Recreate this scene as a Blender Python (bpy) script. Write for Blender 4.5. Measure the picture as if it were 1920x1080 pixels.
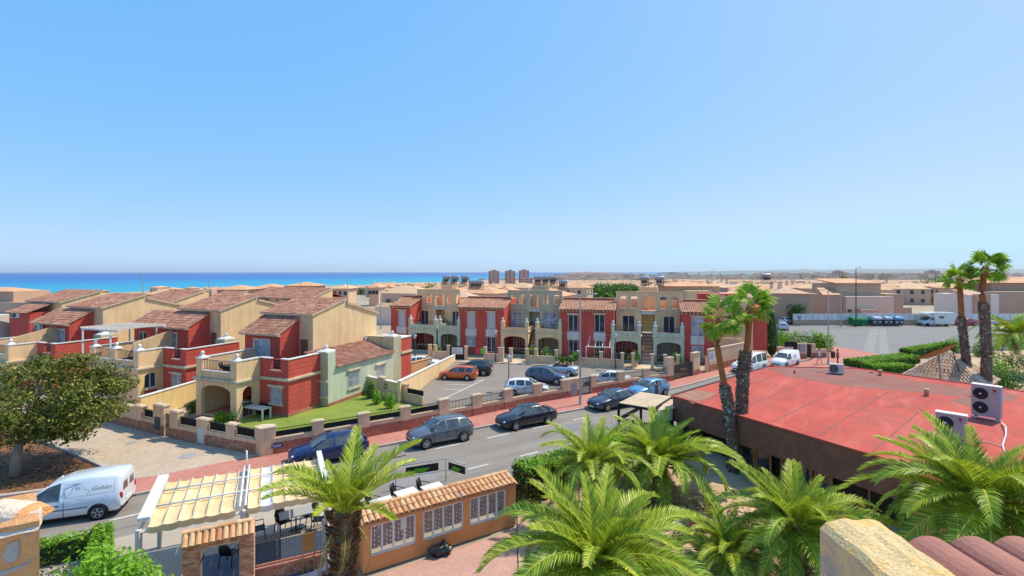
import bpy, math, random
from mathutils import Vector, Matrix, noise

SC = bpy.context.scene
COL = SC.collection
for _o in list(bpy.data.objects):
    bpy.data.objects.remove(_o)

# ------------------------------------------------------------------ camera
EYE = 11.0          # metres above the street
cam_d = bpy.data.cameras.new('camera')
cam_d.sensor_width = 36.0
cam_d.lens = 36.0 * 900.0 / 1920.0
cam_d.shift_y = -31.0 / 1920.0
cam_d.clip_start = 0.1
cam_d.clip_end = 200000.0
cam = bpy.data.objects.new('camera', cam_d)
cam.location = (0, 0, EYE)
cam.rotation_euler = (math.radians(90), 0, 0)
COL.objects.link(cam)
SC.camera = cam

# ------------------------------------------------------------------ sky + sun
SUN_AZ, SUN_EL = math.radians(60), math.radians(56)     # azimuth clockwise from the view direction (+Y)
W = bpy.data.worlds.new('World')
SC.world = W
W.use_nodes = True
wn = W.node_tree
wn.nodes.clear()
sky = wn.nodes.new('ShaderNodeTexSky')
sky.sky_type = 'NISHITA'
sky.sun_disc = False
sky.sun_elevation = SUN_EL
sky.sun_rotation = SUN_AZ
sky.altitude = 0.0
sky.air_density = 0.4
sky.dust_density = 0.7
sky.ozone_density = 1.0
sep = wn.nodes.new('ShaderNodeSeparateColor'); com = wn.nodes.new('ShaderNodeCombineColor')
wn.links.new(sky.outputs[0], sep.inputs[0])
for _i, (_k, _g, _m) in enumerate(((1.36, 0.72, 3.0), (2.66, 0.32, 4.7), (4.95, 0.10, 9.0))):      # camera-like tone response of the sky
    _p = wn.nodes.new('ShaderNodeMath'); _p.operation = 'POWER'; _p.inputs[1].default_value = _g
    _q = wn.nodes.new('ShaderNodeMath'); _q.operation = 'MULTIPLY'; _q.inputs[1].default_value = _k
    wn.links.new(sep.outputs[_i], _p.inputs[0]); wn.links.new(_p.outputs[0], _q.inputs[0]); _c = wn.nodes.new('ShaderNodeMath'); _c.operation = 'SMOOTH_MIN'; _c.inputs[1].default_value = _m; _c.inputs[2].default_value = 0.6; wn.links.new(_q.outputs[0], _c.inputs[0]); wn.links.new(_c.outputs[0], com.inputs[_i])
bg = wn.nodes.new('ShaderNodeBackground')
bg.inputs['Strength'].default_value = 0.15
wo = wn.nodes.new('ShaderNodeOutputWorld')
wn.links.new(com.outputs[0], bg.inputs['Color'])
wn.links.new(bg.outputs[0], wo.inputs['Surface'])
sun_d = bpy.data.lights.new('sun', 'SUN')
sun_d.energy = 4.0
sun_d.angle = math.radians(0.5)
sun_d.color = (1.0, 0.89, 0.70)
sun = bpy.data.objects.new('sun', sun_d)
_sd = Vector((math.sin(SUN_AZ) * math.cos(SUN_EL), math.cos(SUN_AZ) * math.cos(SUN_EL), math.sin(SUN_EL)))
sun.rotation_euler = _sd.to_track_quat('Z', 'Y').to_euler()
COL.objects.link(sun)
SC.view_settings.view_transform = 'Standard'
SC.view_settings.look = 'None'
SC.view_settings.exposure = 0.3
SC.view_settings.gamma = 1.0
SC.view_settings.use_curve_mapping = False
SC.cycles.max_bounces = 6
SC.cycles.transparent_max_bounces = 6

# ------------------------------------------------------------------ helpers
F = 900.0
def at(x, y, z=0.0):
    """ground position (or position at height z) seen at photo pixel x, y"""
    Y = (EYE - z) * F / (y - 509.0)
    return Vector(((x - 960.0) * Y / F, Y, z))
def atY(x, y, Y):
    return Vector(((x - 960.0) * Y / F, Y, EYE - (y - 509.0) * Y / F))

def lin(r, g, b):
    f = lambda c: (c / 255.0 / 12.92) if c <= 10 else ((c / 255.0 + 0.055) / 1.055) ** 2.4
    return (f(r), f(g), f(b))

class MB:
    """collects polygons, builds ONE mesh object"""
    def __init__(s):
        s.v, s.f, s.m, s.mats, s.sm = [], [], [], [], []
    def mi(s, mat):
        if mat not in s.mats:
            s.mats.append(mat)
        return s.mats.index(mat)
    def poly(s, pts, mat, smooth=False):
        b = len(s.v)
        s.v.extend([tuple(p) for p in pts])
        s.f.append(tuple(range(b, b + len(pts))))
        s.m.append(s.mi(mat)); s.sm.append(smooth)
    def box(s, x0, x1, y0, y1, z0, z1, mat, T=None):
        P = [(x, y, z) for z in (z0, z1) for y in (y0, y1) for x in (x0, x1)]
        if T: P = [T(*p) for p in P]
        b = len(s.v); s.v.extend([tuple(p) for p in P]); k = s.mi(mat)
        for q in ((0, 2, 3, 1), (4, 5, 7, 6), (0, 1, 5, 4), (2, 6, 7, 3), (1, 3, 7, 5), (0, 4, 6, 2)):
            s.f.append(tuple(b + i for i in q)); s.m.append(k); s.sm.append(False)
    def prism(s, pts, z0, z1, mat, top=None):
        n = len(pts)
        a = sum(pts[i][0] * pts[(i + 1) % n][1] - pts[(i + 1) % n][0] * pts[i][1] for i in range(n))
        if a < 0: pts = list(reversed(pts))
        s.poly([(p[0], p[1], z1) for p in pts], top or mat)
        s.poly([(p[0], p[1], z0) for p in reversed(pts)], mat)
        for i in range(n):
            p, q = pts[i], pts[(i + 1) % n]
            s.poly([(p[0], p[1], z0), (q[0], q[1], z0), (q[0], q[1], z1), (p[0], p[1], z1)], mat)
    def loft(s, rings, mat, smooth=True, cap=True, closed=True):
        n = len(rings[0]); b = len(s.v); k = s.mi(mat)
        for r in rings: s.v.extend([tuple(p) for p in r])
        for i in range(len(rings) - 1):
            for j in range(n if closed else n - 1):
                j2 = (j + 1) % n
                s.f.append((b + i * n + j, b + i * n + j2, b + (i + 1) * n + j2, b + (i + 1) * n + j)); s.m.append(k); s.sm.append(smooth)
        if cap and closed:
            s.f.append(tuple(b + j for j in reversed(range(n)))); s.m.append(k); s.sm.append(False)
            s.f.append(tuple(b + (len(rings) - 1) * n + j for j in range(n))); s.m.append(k); s.sm.append(False)
    def tube(s, pts, rad, mat, n=6, smooth=True, cap=True):
        pts = [Vector(p) for p in pts]
        rings = []
        for i, p in enumerate(pts):
            d = (pts[min(i + 1, len(pts) - 1)] - pts[max(i - 1, 0)]).normalized()
            u = d.cross(Vector((0, 0, 1)))
            if u.length < 1e-3: u = Vector((1, 0, 0))
            u.normalize(); w = u.cross(d)
            r = rad[i] if isinstance(rad, (list, tuple)) else rad
            rings.append([p + (u * math.cos(t) + w * math.sin(t)) * r for t in [2 * math.pi * k / n for k in range(n)]])
        s.loft(rings, mat, smooth, cap)
    def lathe(s, prof, mat, c=(0, 0, 0), n=12, smooth=True, axis='z'):
        rings = []
        for r, z in prof:
            ring = []
            for k in range(n):
                t = 2 * math.pi * k / n
                a, b_ = r * math.cos(t), r * math.sin(t)
                ring.append((c[0] + a, c[1] + b_, c[2] + z) if axis == 'z' else ((c[0] + a, c[1] - z, c[2] + b_) if axis == 'y' else (c[0] + z, c[1] + a, c[2] + b_)))
            rings.append(ring)
        s.loft(rings, mat, smooth, True)
    def mesh(s, name):
        me = bpy.data.meshes.new(name)
        me.from_pydata(s.v, [], s.f)
        for m in s.mats: me.materials.append(m)
        me.polygons.foreach_set('material_index', s.m)
        me.polygons.foreach_set('use_smooth', s.sm)
        me.update()
        return me
    def build(s, name, parent=None, label=None, cat=None, group=None, kind=None, loc=None, rz=0):
        o = bpy.data.objects.new(name, s.mesh(name))
        COL.objects.link(o)
        if parent: o.parent = parent
        if loc is not None: o.location = loc
        if rz: o.rotation_euler = (0, 0, rz)
        tag(o, label, cat, group, kind)
        return o

def tag(o, label=None, cat=None, group=None, kind=None):
    if label: o['label'] = label
    if cat: o['category'] = cat
    if group: o['group'] = group
    if kind: o['kind'] = kind
    return o

def thing(name, label, cat, loc=(0, 0, 0), rz=0, group=None):
    o = bpy.data.objects.new(name, None)
    o.empty_display_size = 0.3
    COL.objects.link(o)
    o.location = loc; o.rotation_euler = (0, 0, rz)
    return tag(o, label, cat, group)

def inst(name, me, parent=None, loc=(0, 0, 0), rot=(0, 0, 0), sc=None, label=None, cat=None, group=None, kind=None):
    o = bpy.data.objects.new(name, me)
    COL.objects.link(o)
    if parent: o.parent = parent
    o.location = loc; o.rotation_euler = rot
    if sc is not None: o.scale = sc if hasattr(sc, '__len__') else (sc, sc, sc)
    return tag(o, label, cat, group, kind)

def copy_tree(o, parent=None, loc=None, rz=None, label=None):
    c = o.copy(); COL.objects.link(c)
    if parent: c.parent = parent
    if loc is not None: c.location = loc
    if rz is not None: c.rotation_euler = (0, 0, rz)
    if label: c['label'] = label
    for ch in list(o.children): copy_tree(ch, c)
    return c

# ------------------------------------------------------------------ materials
def _nt(name):
    m = bpy.data.materials.new(name); m.use_nodes = True
    n = m.node_tree; b = n.nodes['Principled BSDF']
    return m, n, b

def _pos(n):
    return n.nodes.new('ShaderNodeNewGeometry')

def _noise(n, vec, scale, detail=4, rough=0.6, dist=0.0):
    t = n.nodes.new('ShaderNodeTexNoise'); t.inputs['Scale'].default_value = scale
    t.inputs['Detail'].default_value = detail; t.inputs['Roughness'].default_value = rough
    t.inputs['Distortion'].default_value = dist
    n.links.new(vec, t.inputs['Vector']); return t

def _ramp(n, fac, stops):
    r = n.nodes.new('ShaderNodeValToRGB')
    els = r.color_ramp.elements
    while len(els) < len(stops): els.new(0.5)
    for e, (p, c) in zip(els, stops):
        e.position = p; e.color = (c[0], c[1], c[2], 1) if hasattr(c, '__len__') else (c, c, c, 1)
    n.links.new(fac, r.inputs['Fac']); return r

def _mix(n, fac, a, b, mode='MIX'):
    x = n.nodes.new('ShaderNodeMix'); x.data_type = 'RGBA'; x.blend_type = mode
    for inp, val in ((x.inputs[0], fac), (x.inputs[6], a), (x.inputs[7], b)):
        if hasattr(val, 'is_linked') or hasattr(val, 'node'): n.links.new(val, inp)
        elif hasattr(val, '__len__'): inp.default_value = (val[0], val[1], val[2], 1)
        else: inp.default_value = val
    return x.outputs[2]

def _scale(c, k): return tuple(max(0.0, min(1.0, q * k)) for q in c)

def M(name, col, rough=0.8, var=0.12, scale=0.8, fine=18.0, fvar=0.08, bump=0.0, bscale=40.0, spec=0.3, metal=0.0, stain=None, sscale=0.35, samt=0.5, coat=0.0):
    m, n, b = _nt(name)
    g = _pos(n); P = g.outputs['Position']
    a = _noise(n, P, scale, 5)
    c = _ramp(n, a.outputs['Fac'], [(0.25, _scale(col, 1 - var)), (0.75, _scale(col, 1 + var))]).outputs[0]
    if fvar:
        f = _noise(n, P, fine, 3)
        fr = _ramp(n, f.outputs['Fac'], [(0.3, 1 - fvar), (0.7, 1 + fvar)])
        fr.color_ramp.elements[1].color = (1, 1, 1, 1)
        fr.color_ramp.elements[0].color = (1 - 2 * fvar,) * 3 + (1,)
        c = _mix(n, 1.0, c, fr.outputs[0], 'MULTIPLY')
    if stain:
        s = _noise(n, P, sscale, 6, 0.7, 0.4)
        sr = _ramp(n, s.outputs['Fac'], [(0.48, 0.0), (0.68, samt)])
        c = _mix(n, sr.outputs[0], c, stain)
    n.links.new(c, b.inputs['Base Color'])
    b.inputs['Roughness'].default_value = rough
    b.inputs['Specular IOR Level'].default_value = spec
    b.inputs['Metallic'].default_value = metal
    if coat: b.inputs['Coat Weight'].default_value = coat; b.inputs['Coat Roughness'].default_value = 0.04
    if bump:
        t = _noise(n, P, bscale, 4)
        bp = n.nodes.new('ShaderNodeBump'); bp.inputs['Strength'].default_value = bump; bp.inputs['Distance'].default_value = 0.02
        n.links.new(t.outputs['Fac'], bp.inputs['Height']); n.links.new(bp.outputs[0], b.inputs['Normal'])
    return m

def M_lines(name, col, pitch, dark=0.8, **kw):
    """plaster with faint horizontal grooves"""
    m = M(name, col, **kw)
    n = m.node_tree; b = n.nodes['Principled BSDF']
    g = _pos(n); sp = n.nodes.new('ShaderNodeSeparateXYZ'); n.links.new(g.outputs['Position'], sp.inputs[0])
    d = n.nodes.new('ShaderNodeMath'); d.operation = 'DIVIDE'; d.inputs[1].default_value = pitch; n.links.new(sp.outputs['Z'], d.inputs[0])
    fr = n.nodes.new('ShaderNodeMath'); fr.operation = 'FRACT'; n.links.new(d.outputs[0], fr.inputs[0])
    r = _ramp(n, fr.outputs[0], [(0.0, 0.0), (0.1, 1.0)])
    src = b.inputs['Base Color'].links[0].from_socket
    dk = _ramp(n, fr.outputs[0], [(0.0, dark), (0.12, 1.0)])
    n.links.new(_mix(n, 1.0, src, dk.outputs[0], 'MULTIPLY'), b.inputs['Base Color'])
    bp = n.nodes.new('ShaderNodeBump'); bp.inputs['Strength'].default_value = 0.6; bp.inputs['Distance'].default_value = 0.02
    n.links.new(r.outputs[0], bp.inputs['Height']); n.links.new(bp.outputs[0], b.inputs['Normal'])
    return m

def M_cells(name, cols, scale, rough=0.85, joint=None, jw=0.04, bump=0.5, stretch=(1, 1, 1)):
    """broken stone facing / random paving: voronoi cells with joints"""
    m, n, b = _nt(name)
    g = _pos(n)
    mp = n.nodes.new('ShaderNodeMapping'); mp.inputs['Scale'].default_value = stretch
    n.links.new(g.outputs['Position'], mp.inputs[0])
    v = n.nodes.new('ShaderNodeTexVoronoi'); v.inputs['Scale'].default_value = scale; n.links.new(mp.outputs[0], v.inputs['Vector'])
    e = n.nodes.new('ShaderNodeTexVoronoi'); e.feature = 'DISTANCE_TO_EDGE'; e.inputs['Scale'].default_value = scale; n.links.new(mp.outputs[0], e.inputs['Vector'])
    sp = n.nodes.new('ShaderNodeSeparateColor'); n.links.new(v.outputs['Color'], sp.inputs[0])
    c = _ramp(n, sp.outputs[0], [(i / (len(cols) - 1), q) for i, q in enumerate(cols)]).outputs[0]
    a = _noise(n, g.outputs['Position'], 0.5, 5)
    c = _mix(n, 1.0, c, _ramp(n, a.outputs['Fac'], [(0.25, 0.82), (0.75, 1.0)]).outputs[0], 'MULTIPLY')
    j = _ramp(n, e.outputs['Distance'], [(0.0, 0.0), (jw, 1.0)])
    if joint: c = _mix(n, j.outputs[0], joint, c)
    n.links.new(c, b.inputs['Base Color']); b.inputs['Roughness'].default_value = rough
    b.inputs['Specular IOR Level'].default_value = 0.2
    bp = n.nodes.new('ShaderNodeBump'); bp.inputs['Strength'].default_value = bump; bp.inputs['Distance'].default_value = 0.02
    n.links.new(j.outputs[0], bp.inputs['Height']); n.links.new(bp.outputs[0], b.inputs['Normal'])
    return m

def M_bricks(name, c1, c2, mortar, scale, bw=0.5, rh=0.25, ang=0.0, rough=0.85, ms=0.015, bump=0.4):
    """paving laid in courses (flat, top view)"""
    m, n, b = _nt(name)
    g = _pos(n)
    mp = n.nodes.new('ShaderNodeMapping'); mp.inputs['Rotation'].default_value = (0, 0, ang)
    n.links.new(g.outputs['Position'], mp.inputs[0])
    t = n.nodes.new('ShaderNodeTexBrick'); t.inputs['Scale'].default_value = scale
    t.inputs['Color1'].default_value = (*c1, 1); t.inputs['Color2'].default_value = (*c2, 1); t.inputs['Mortar'].default_value = (*mortar, 1)
    t.inputs['Brick Width'].default_value = bw; t.inputs['Row Height'].default_value = rh; t.inputs['Mortar Size'].default_value = ms
    n.links.new(mp.outputs[0], t.inputs['Vector'])
    a = _noise(n, g.outputs['Position'], 0.35, 6, 0.65)
    c = _mix(n, 1.0, t.outputs['Color'], _ramp(n, a.outputs['Fac'], [(0.3, 0.8), (0.7, 1.0)]).outputs[0], 'MULTIPLY')
    n.links.new(c, b.inputs['Base Color']); b.inputs['Roughness'].default_value = rough
    b.inputs['Specular IOR Level'].default_value = 0.2
    bp = n.nodes.new('ShaderNodeBump'); bp.inputs['Strength'].default_value = bump; bp.inputs['Distance'].default_value = 0.01
    inv = n.nodes.new('ShaderNodeMath'); inv.operation = 'SUBTRACT'; inv.inputs[0].default_value = 1.0; n.links.new(t.outputs['Fac'], inv.inputs[1])
    n.links.new(inv.outputs[0], bp.inputs['Height']); n.links.new(bp.outputs[0], b.inputs['Normal'])
    return m

def M_leaf(name, c1, c2, c3=None, trans=0.35, rough=0.55, patch=0.6):
    """leaves: per-leaf random colour, patches, some light shining through"""
    m, n, b = _nt(name)
    g = _pos(n)
    stops = [(0.0, c1), (0.75, c2)] + ([(0.97, c3)] if c3 else [])
    c = _ramp(n, g.outputs['Random Per Island'], stops).outputs[0]
    a = _noise(n, g.outputs['Position'], patch, 3)
    c = _mix(n, 1.0, c, _ramp(n, a.outputs['Fac'], [(0.3, 0.72), (0.7, 1.0)]).outputs[0], 'MULTIPLY')
    n.links.new(c, b.inputs['Base Color'])
    b.inputs['Roughness'].default_value = rough; b.inputs['Specular IOR Level'].default_value = 0.3
    tr = n.nodes.new('ShaderNodeBsdfTranslucent'); n.links.new(c, tr.inputs['Color'])
    mx = n.nodes.new('ShaderNodeMixShader'); mx.inputs[0].default_value = trans
    n.links.new(b.outputs[0], mx.inputs[1]); n.links.new(tr.outputs[0], mx.inputs[2])
    n.links.new(mx.outputs[0], n.nodes['Material Output'].inputs['Surface'])
    return m

def M_tile(name, c1, c2, c3, rough=0.85):
    """fired clay: every tile its own shade, some lichen"""
    m, n, b = _nt(name)
    g = _pos(n)
    c = _ramp(n, g.outputs['Random Per Island'], [(0.0, c1), (0.5, c2), (1.0, c3)]).outputs[0]
    a = _noise(n, g.outputs['Position'], 1.2, 6, 0.7)
    c = _mix(n, 1.0, c, _ramp(n, a.outputs['Fac'], [(0.3, 0.75), (0.65, 1.0)]).outputs[0], 'MULTIPLY')
    n.links.new(c, b.inputs['Base Color']); b.inputs['Roughness'].default_value = rough
    b.inputs['Specular IOR Level'].default_value = 0.25
    return m

def M_glass(name, col=(0.03, 0.04, 0.05), rough=0.06, spec=0.6):
    m, n, b = _nt(name)
    g = _pos(n); a = _noise(n, g.outputs['Position'], 1.7, 2)
    c = _ramp(n, a.outputs['Fac'], [(0.35, _scale(col, 0.6)), (0.65, _scale(col, 1.7))]).outputs[0]
    n.links.new(c, b.inputs['Base Color'])
    b.inputs['Roughness'].default_value = rough; b.inputs['Specular IOR Level'].default_value = spec
    return m

K = {}
K['red'] = M_lines('red_render', lin(208, 90, 76), 0.36, 0.86, rough=0.85, var=0.1, bump=0.2, stain=lin(170, 84, 76), samt=0.35)
K['cream'] = M('cream_render', lin(242, 208, 160), var=0.07, bump=0.15, stain=lin(188, 160, 120), samt=0.35)
K['tan'] = M('tan_and_shaded_cream_render', lin(246, 206, 158), var=0.08, bump=0.15, stain=lin(176, 146, 112), samt=0.35)
K['yellow'] = M('yellow_and_sunlit_cream_render', lin(242, 210, 146), var=0.07, bump=0.15)
K['green'] = M('pale_green_render', lin(206, 212, 184), var=0.07, bump=0.15, stain=lin(160, 168, 138), samt=0.3)
K['sage'] = M('sage_and_shaded_green_render', lin(198, 190, 156), var=0.08, bump=0.15, stain=lin(140, 136, 112), samt=0.35)
K['band'] = M('pale_stone_band', lin(224, 208, 176), var=0.1, fine=8, fvar=0.08, stain=lin(150, 135, 115), samt=0.6, sscale=1.2)
K['white'] = M('white_paint', lin(236, 234, 230), var=0.04, rough=0.6, stain=lin(200, 194, 186), samt=0.4)
K['offwhite'] = M('off_white', lin(222, 214, 204), var=0.05, rough=0.7)
K['grey'] = M('grey_paint', lin(160, 160, 160), var=0.06, rough=0.6)
K['dgrey'] = M('dark_grey', lin(70, 72, 76), var=0.1, rough=0.6)
K['black'] = M('black_paint', lin(32, 33, 36), var=0.1, rough=0.5)
K['iron'] = M('black_iron', lin(38, 38, 42), var=0.1, rough=0.5, spec=0.4)
K['steel'] = M('galvanised_steel', lin(175, 178, 180), var=0.08, rough=0.45, metal=0.5)
K['blind'] = M('grey_roller_shutter', lin(206, 204, 200), var=0.05, rough=0.6)
K['wood'] = M('stained_timber', lin(172, 120, 72), var=0.15, rough=0.6)
K['dwood'] = M_lines('dark_brown_boards', lin(140, 98, 80), 0.13, 0.75, rough=0.8, var=0.22, scale=2.0, fine=30, fvar=0.12)
K['glass'] = M_glass('window_glass')
K['curtain'] = M_glass('glass_over_curtain', lin(150, 156, 166), 0.1, 0.5)
K['roof'] = M_tile('red_brown_roof_tile', lin(150, 104, 88), lin(176, 126, 106), lin(194, 150, 130))
K['rooford'] = M_tile('sandy_pink_roof_tile', lin(164, 116, 94), lin(190, 140, 114), lin(206, 160, 132))
K['clay'] = M_tile('old_clay_tile', lin(196, 128, 82), lin(220, 164, 112), lin(228, 190, 142))
K['orange'] = M_tile('orange_roof', lin(204, 132, 84), lin(224, 152, 98), lin(232, 172, 124))
K['stone'] = M_cells('reddish_stone_facing', [lin(150, 98, 78), lin(176, 122, 98), lin(164, 104, 84), lin(190, 142, 118)], 5.0, joint=lin(190, 160, 138), jw=0.05)
K['redstone'] = M_cells('dark_red_stone_facing', [lin(158, 98, 80), lin(180, 116, 96), lin(168, 104, 86), lin(194, 132, 110)], 5.5, joint=lin(150, 110, 94), jw=0.04)
K['plaster'] = M('pink_beige_render', lin(236, 198, 160), var=0.07, bump=0.15, stain=lin(186, 146, 114), samt=0.4, sscale=0.8)
K['coping'] = M('coping_stone', lin(214, 190, 160), var=0.1, fine=10, stain=lin(160, 140, 120), samt=0.5, sscale=1.5)
K['asphalt'] = M('worn_asphalt', lin(144, 136, 127), var=0.1, scale=0.25, fine=60, fvar=0.07, bump=0.3, bscale=90, stain=lin(124, 117, 110), sscale=0.12, samt=0.6, rough=0.9)
K['lot'] = M('car_park_asphalt', lin(142, 133, 123), var=0.1, scale=0.3, fine=60, fvar=0.07, stain=lin(120, 114, 108), sscale=0.2, samt=0.5, rough=0.9)
K['paint'] = M('road_paint', lin(222, 220, 214), var=0.12, scale=6, stain=lin(160, 158, 156), sscale=3.0, samt=0.8)
K['kerb'] = M('concrete_kerb', lin(186, 176, 164), var=0.12, scale=1.5)
K['pinkpave'] = M_bricks('pink_pavement_tiles', lin(190, 126, 112), lin(200, 138, 124), lin(170, 114, 102), 2.4, 0.5, 0.5, 0.52, ms=0.02)
K['tanpave'] = M_bricks('tan_block_paving', lin(190, 170, 148), lin(206, 186, 164), lin(160, 142, 124), 2.5, 0.5, 0.25, 0.35, ms=0.018)
K['court'] = M_bricks('pink_block_courtyard', lin(196, 150, 136), lin(206, 166, 150), lin(168, 128, 116), 3.0, 0.5, 0.25, 0.52, ms=0.02)
K['terracotta'] = M_bricks('terracotta_tiles', lin(206, 128, 96), lin(216, 140, 108), lin(180, 120, 96), 3.0, 0.5, 0.5, 0.3)
K['dirt'] = M('brown_dirt', lin(142, 98, 66), var=0.25, scale=1.2, fine=12, fvar=0.2, bump=0.8, bscale=14, stain=lin(106, 72, 52), samt=0.8, sscale=0.9)
K['soil'] = M('sandy_soil', lin(206, 176, 140), var=0.2, scale=1.2, fine=14, fvar=0.15, bump=0.8, bscale=12, stain=lin(160, 126, 96), samt=0.7, sscale=0.8)
K['lawn'] = M('lawn_green', lin(132, 150, 62), var=0.16, scale=0.9, fine=30, fvar=0.15, bump=0.5, bscale=60, stain=lin(150, 160, 60), samt=0.5)
K['land'] = M('dry_land', lin(176, 160, 136), var=0.15, scale=0.02, fine=0.3, fvar=0.12, stain=lin(128, 128, 92), sscale=0.006, samt=0.8)
K['tyre'] = M('tyre_rubber', lin(34, 34, 36), var=0.08, rough=0.85)
K['alloy'] = M('wheel_alloy', lin(190, 192, 196), var=0.05, rough=0.35, metal=0.6)
K['lampred'] = M('red_tail_lamp', lin(170, 28, 30), var=0.1, rough=0.2, spec=0.5)
K['lampclr'] = M('headlamp_glass', lin(214, 220, 226), var=0.1, rough=0.15, spec=0.6)
K['plate'] = M('number_plate', lin(228, 228, 222), var=0.02, rough=0.4)
K['carglass'] = M_glass('car_glass', (0.06, 0.075, 0.08), 0.04, 0.8)
def add_streak(m, ang, sx, sy, col, lo, hi, amt, mode='MIX'):
    n = m.node_tree; b = n.nodes['Principled BSDF']; g = _pos(n); mp = n.nodes.new('ShaderNodeMapping'); mp.inputs['Rotation'].default_value = (0, 0, -ang)
    m2 = n.nodes.new('ShaderNodeMapping'); m2.inputs['Scale'].default_value = (sx, sy, 1)
    n.links.new(g.outputs['Position'], mp.inputs[0]); n.links.new(mp.outputs[0], m2.inputs[0])
    t = _noise(n, m2.outputs[0], 1.0, 6, .62, .3); r = _ramp(n, t.outputs['Fac'], [(lo, 0.0), (hi, amt)])
    src = b.inputs['Base Color'].links[0].from_socket; n.links.new(_mix(n, r.outputs[0], src, col, mode), b.inputs['Base Color'])
def add_drip(m, amt=.82):
    n = m.node_tree; b = n.nodes['Principled BSDF']; g = _pos(n); mp = n.nodes.new('ShaderNodeMapping'); mp.inputs['Scale'].default_value = (2.6, 2.6, .22)
    n.links.new(g.outputs['Position'], mp.inputs[0]); t = _noise(n, mp.outputs[0], 1.0, 5, .65); r = _ramp(n, t.outputs['Fac'], [(.44, 1.0), (.7, amt)])
    src = b.inputs['Base Color'].links[0].from_socket; n.links.new(_mix(n, 1.0, src, r.outputs[0], 'MULTIPLY'), b.inputs['Base Color'])
for _k in ('red', 'cream', 'tan', 'yellow', 'green', 'sage', 'plaster'): add_drip(K[_k])
for _k in ('white', 'band', 'offwhite'): add_drip(K[_k], .76)
add_streak(K['asphalt'], 0.525, .045, .95, lin(110, 104, 100), .48, .72, .75)
add_streak(K['asphalt'], 0.525, .02, 2.4, lin(166, 158, 149), .52, .75, .4)
def carpaint(name, col, metal=0.25):
    return M(name, col, rough=0.32, var=0.04, fvar=0.0, spec=0.5, metal=metal, coat=0.8)
# ================================================================== SETTING
COAST = [(-9000, 500), (-3000, 800), (-1050, 930), (-600, 1700), (-150, 2600), (330, 3900), (1200, 5200), (3000, 6500), (20000, 7500)]
def coastY(x):
    for (x0, y0), (x1, y1) in zip(COAST, COAST[1:]):
        if x0 <= x <= x1:
            return y0 + (y1 - y0) * (x - x0) / (x1 - x0)
    return COAST[0][1] if x < COAST[0][0] else COAST[-1][1]
def sstep(a, b, x):
    t = max(0.0, min(1.0, (x - a) / (b - a)))
    return t * t * (3 - 2 * t)
def terr(x, y):
    d = y
    z = -36.0 * sstep(95, 1050, d)
    z += 25 * math.exp(-(((x - 680) / 330) ** 2 + ((y - 4100) / 420) ** 2))     # headland
    z += 9 * math.exp(-(((x - 2600) / 900) ** 2 + ((y - 4500) / 700) ** 2))
    return z
def terrain():
    mb = MB(); rings = []
    angs = [math.radians(a) for a in [i * 1.0 - 62 for i in range(125)]]
    rs = [1.5] + [6 * 1.09 ** i for i in range(86)]
    vs = []
    for r in rs:
        for a in angs:
            x, y = r * math.sin(a), r * math.cos(a)
            z = terr(x, y) - 0.06
            c = coastY(x)
            if y > c: z = min(z, -37.0 - (y - c) * 0.05)
            vs.append((x, y, max(z, -60)))
    n = len(angs)
    mb.v = vs; k = mb.mi(K['land'])
    for i in range(len(rs) - 1):
        for j in range(n - 1):
            mb.f.append((i * n + j, (i + 1) * n + j, (i + 1) * n + j + 1, i * n + j + 1)); mb.m.append(k); mb.sm.append(True)
    # ground behind and beside the viewer
    mb.poly([(-3000, -200, -0.08), (3000, -200, -0.08), (3000, 1.4, -0.08), (-3000, 1.4, -0.08)], K['land'])
    for f_i in range(len(mb.f)):
        pass
    o = mb.build('ground', kind='structure')
terrain()

def sea():
    m, n, b = _nt('sea_water')
    g = _pos(n); sp = n.nodes.new('ShaderNodeSeparateXYZ'); n.links.new(g.outputs['Position'], sp.inputs[0])
    # shallow turquoise near the coast, deep blue offshore
    mr = n.nodes.new('ShaderNodeMath'); mr.operation = 'MULTIPLY_ADD'; mr.inputs[1].default_value = -1.9; n.links.new(sp.outputs['X'], mr.inputs[0]); n.links.new(sp.outputs['Y'], mr.inputs[2])
    nz = _noise(n, g.outputs['Position'], 0.0012, 4)
    ad = n.nodes.new('ShaderNodeMath'); ad.operation = 'MULTIPLY_ADD'; ad.inputs[1].default_value = 900.0; n.links.new(nz.outputs['Fac'], ad.inputs[0]); n.links.new(mr.outputs[0], ad.inputs[2])
    mp = n.nodes.new('ShaderNodeMapRange'); mp.inputs[1].default_value = 2700; mp.inputs[2].default_value = 14000; n.links.new(ad.outputs[0], mp.inputs[0])
    c = _ramp(n, mp.outputs[0], [(0.0, (0.02, 0.34, 0.42)), (0.2, (0.008, 0.25, 0.44)), (0.42, (0.006, 0.13, 0.40)), (1.0, (0.006, 0.09, 0.34))])
    n.links.new(c.outputs[0], b.inputs['Base Color'])
    b.inputs['Roughness'].default_value = 0.45; b.inputs['Specular IOR Level'].default_value = 0.25
    w = _noise(n, g.outputs['Position'], 0.05, 4)
    bp = n.nodes.new('ShaderNodeBump'); bp.inputs['Strength'].default_value = 0.5; bp.inputs['Distance'].default_value = 2.0
    n.links.new(w.outputs['Fac'], bp.inputs['Height']); n.links.new(bp.outputs[0], b.inputs['Normal'])
    mb = MB()
    X = [-29000, -8000, -2500, 0, 3000, 9000, 29000]
    Y = [300, 1500, 4000, 9000, 29000]
    for i in range(len(X) - 1):
        for j in range(len(Y) - 1):
            mb.poly([(X[i], Y[j], -38), (X[i + 1], Y[j], -38), (X[i + 1], Y[j + 1], -38), (X[i], Y[j + 1], -38)], m)
    mb.build('sea', kind='structure')
sea()

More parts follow.
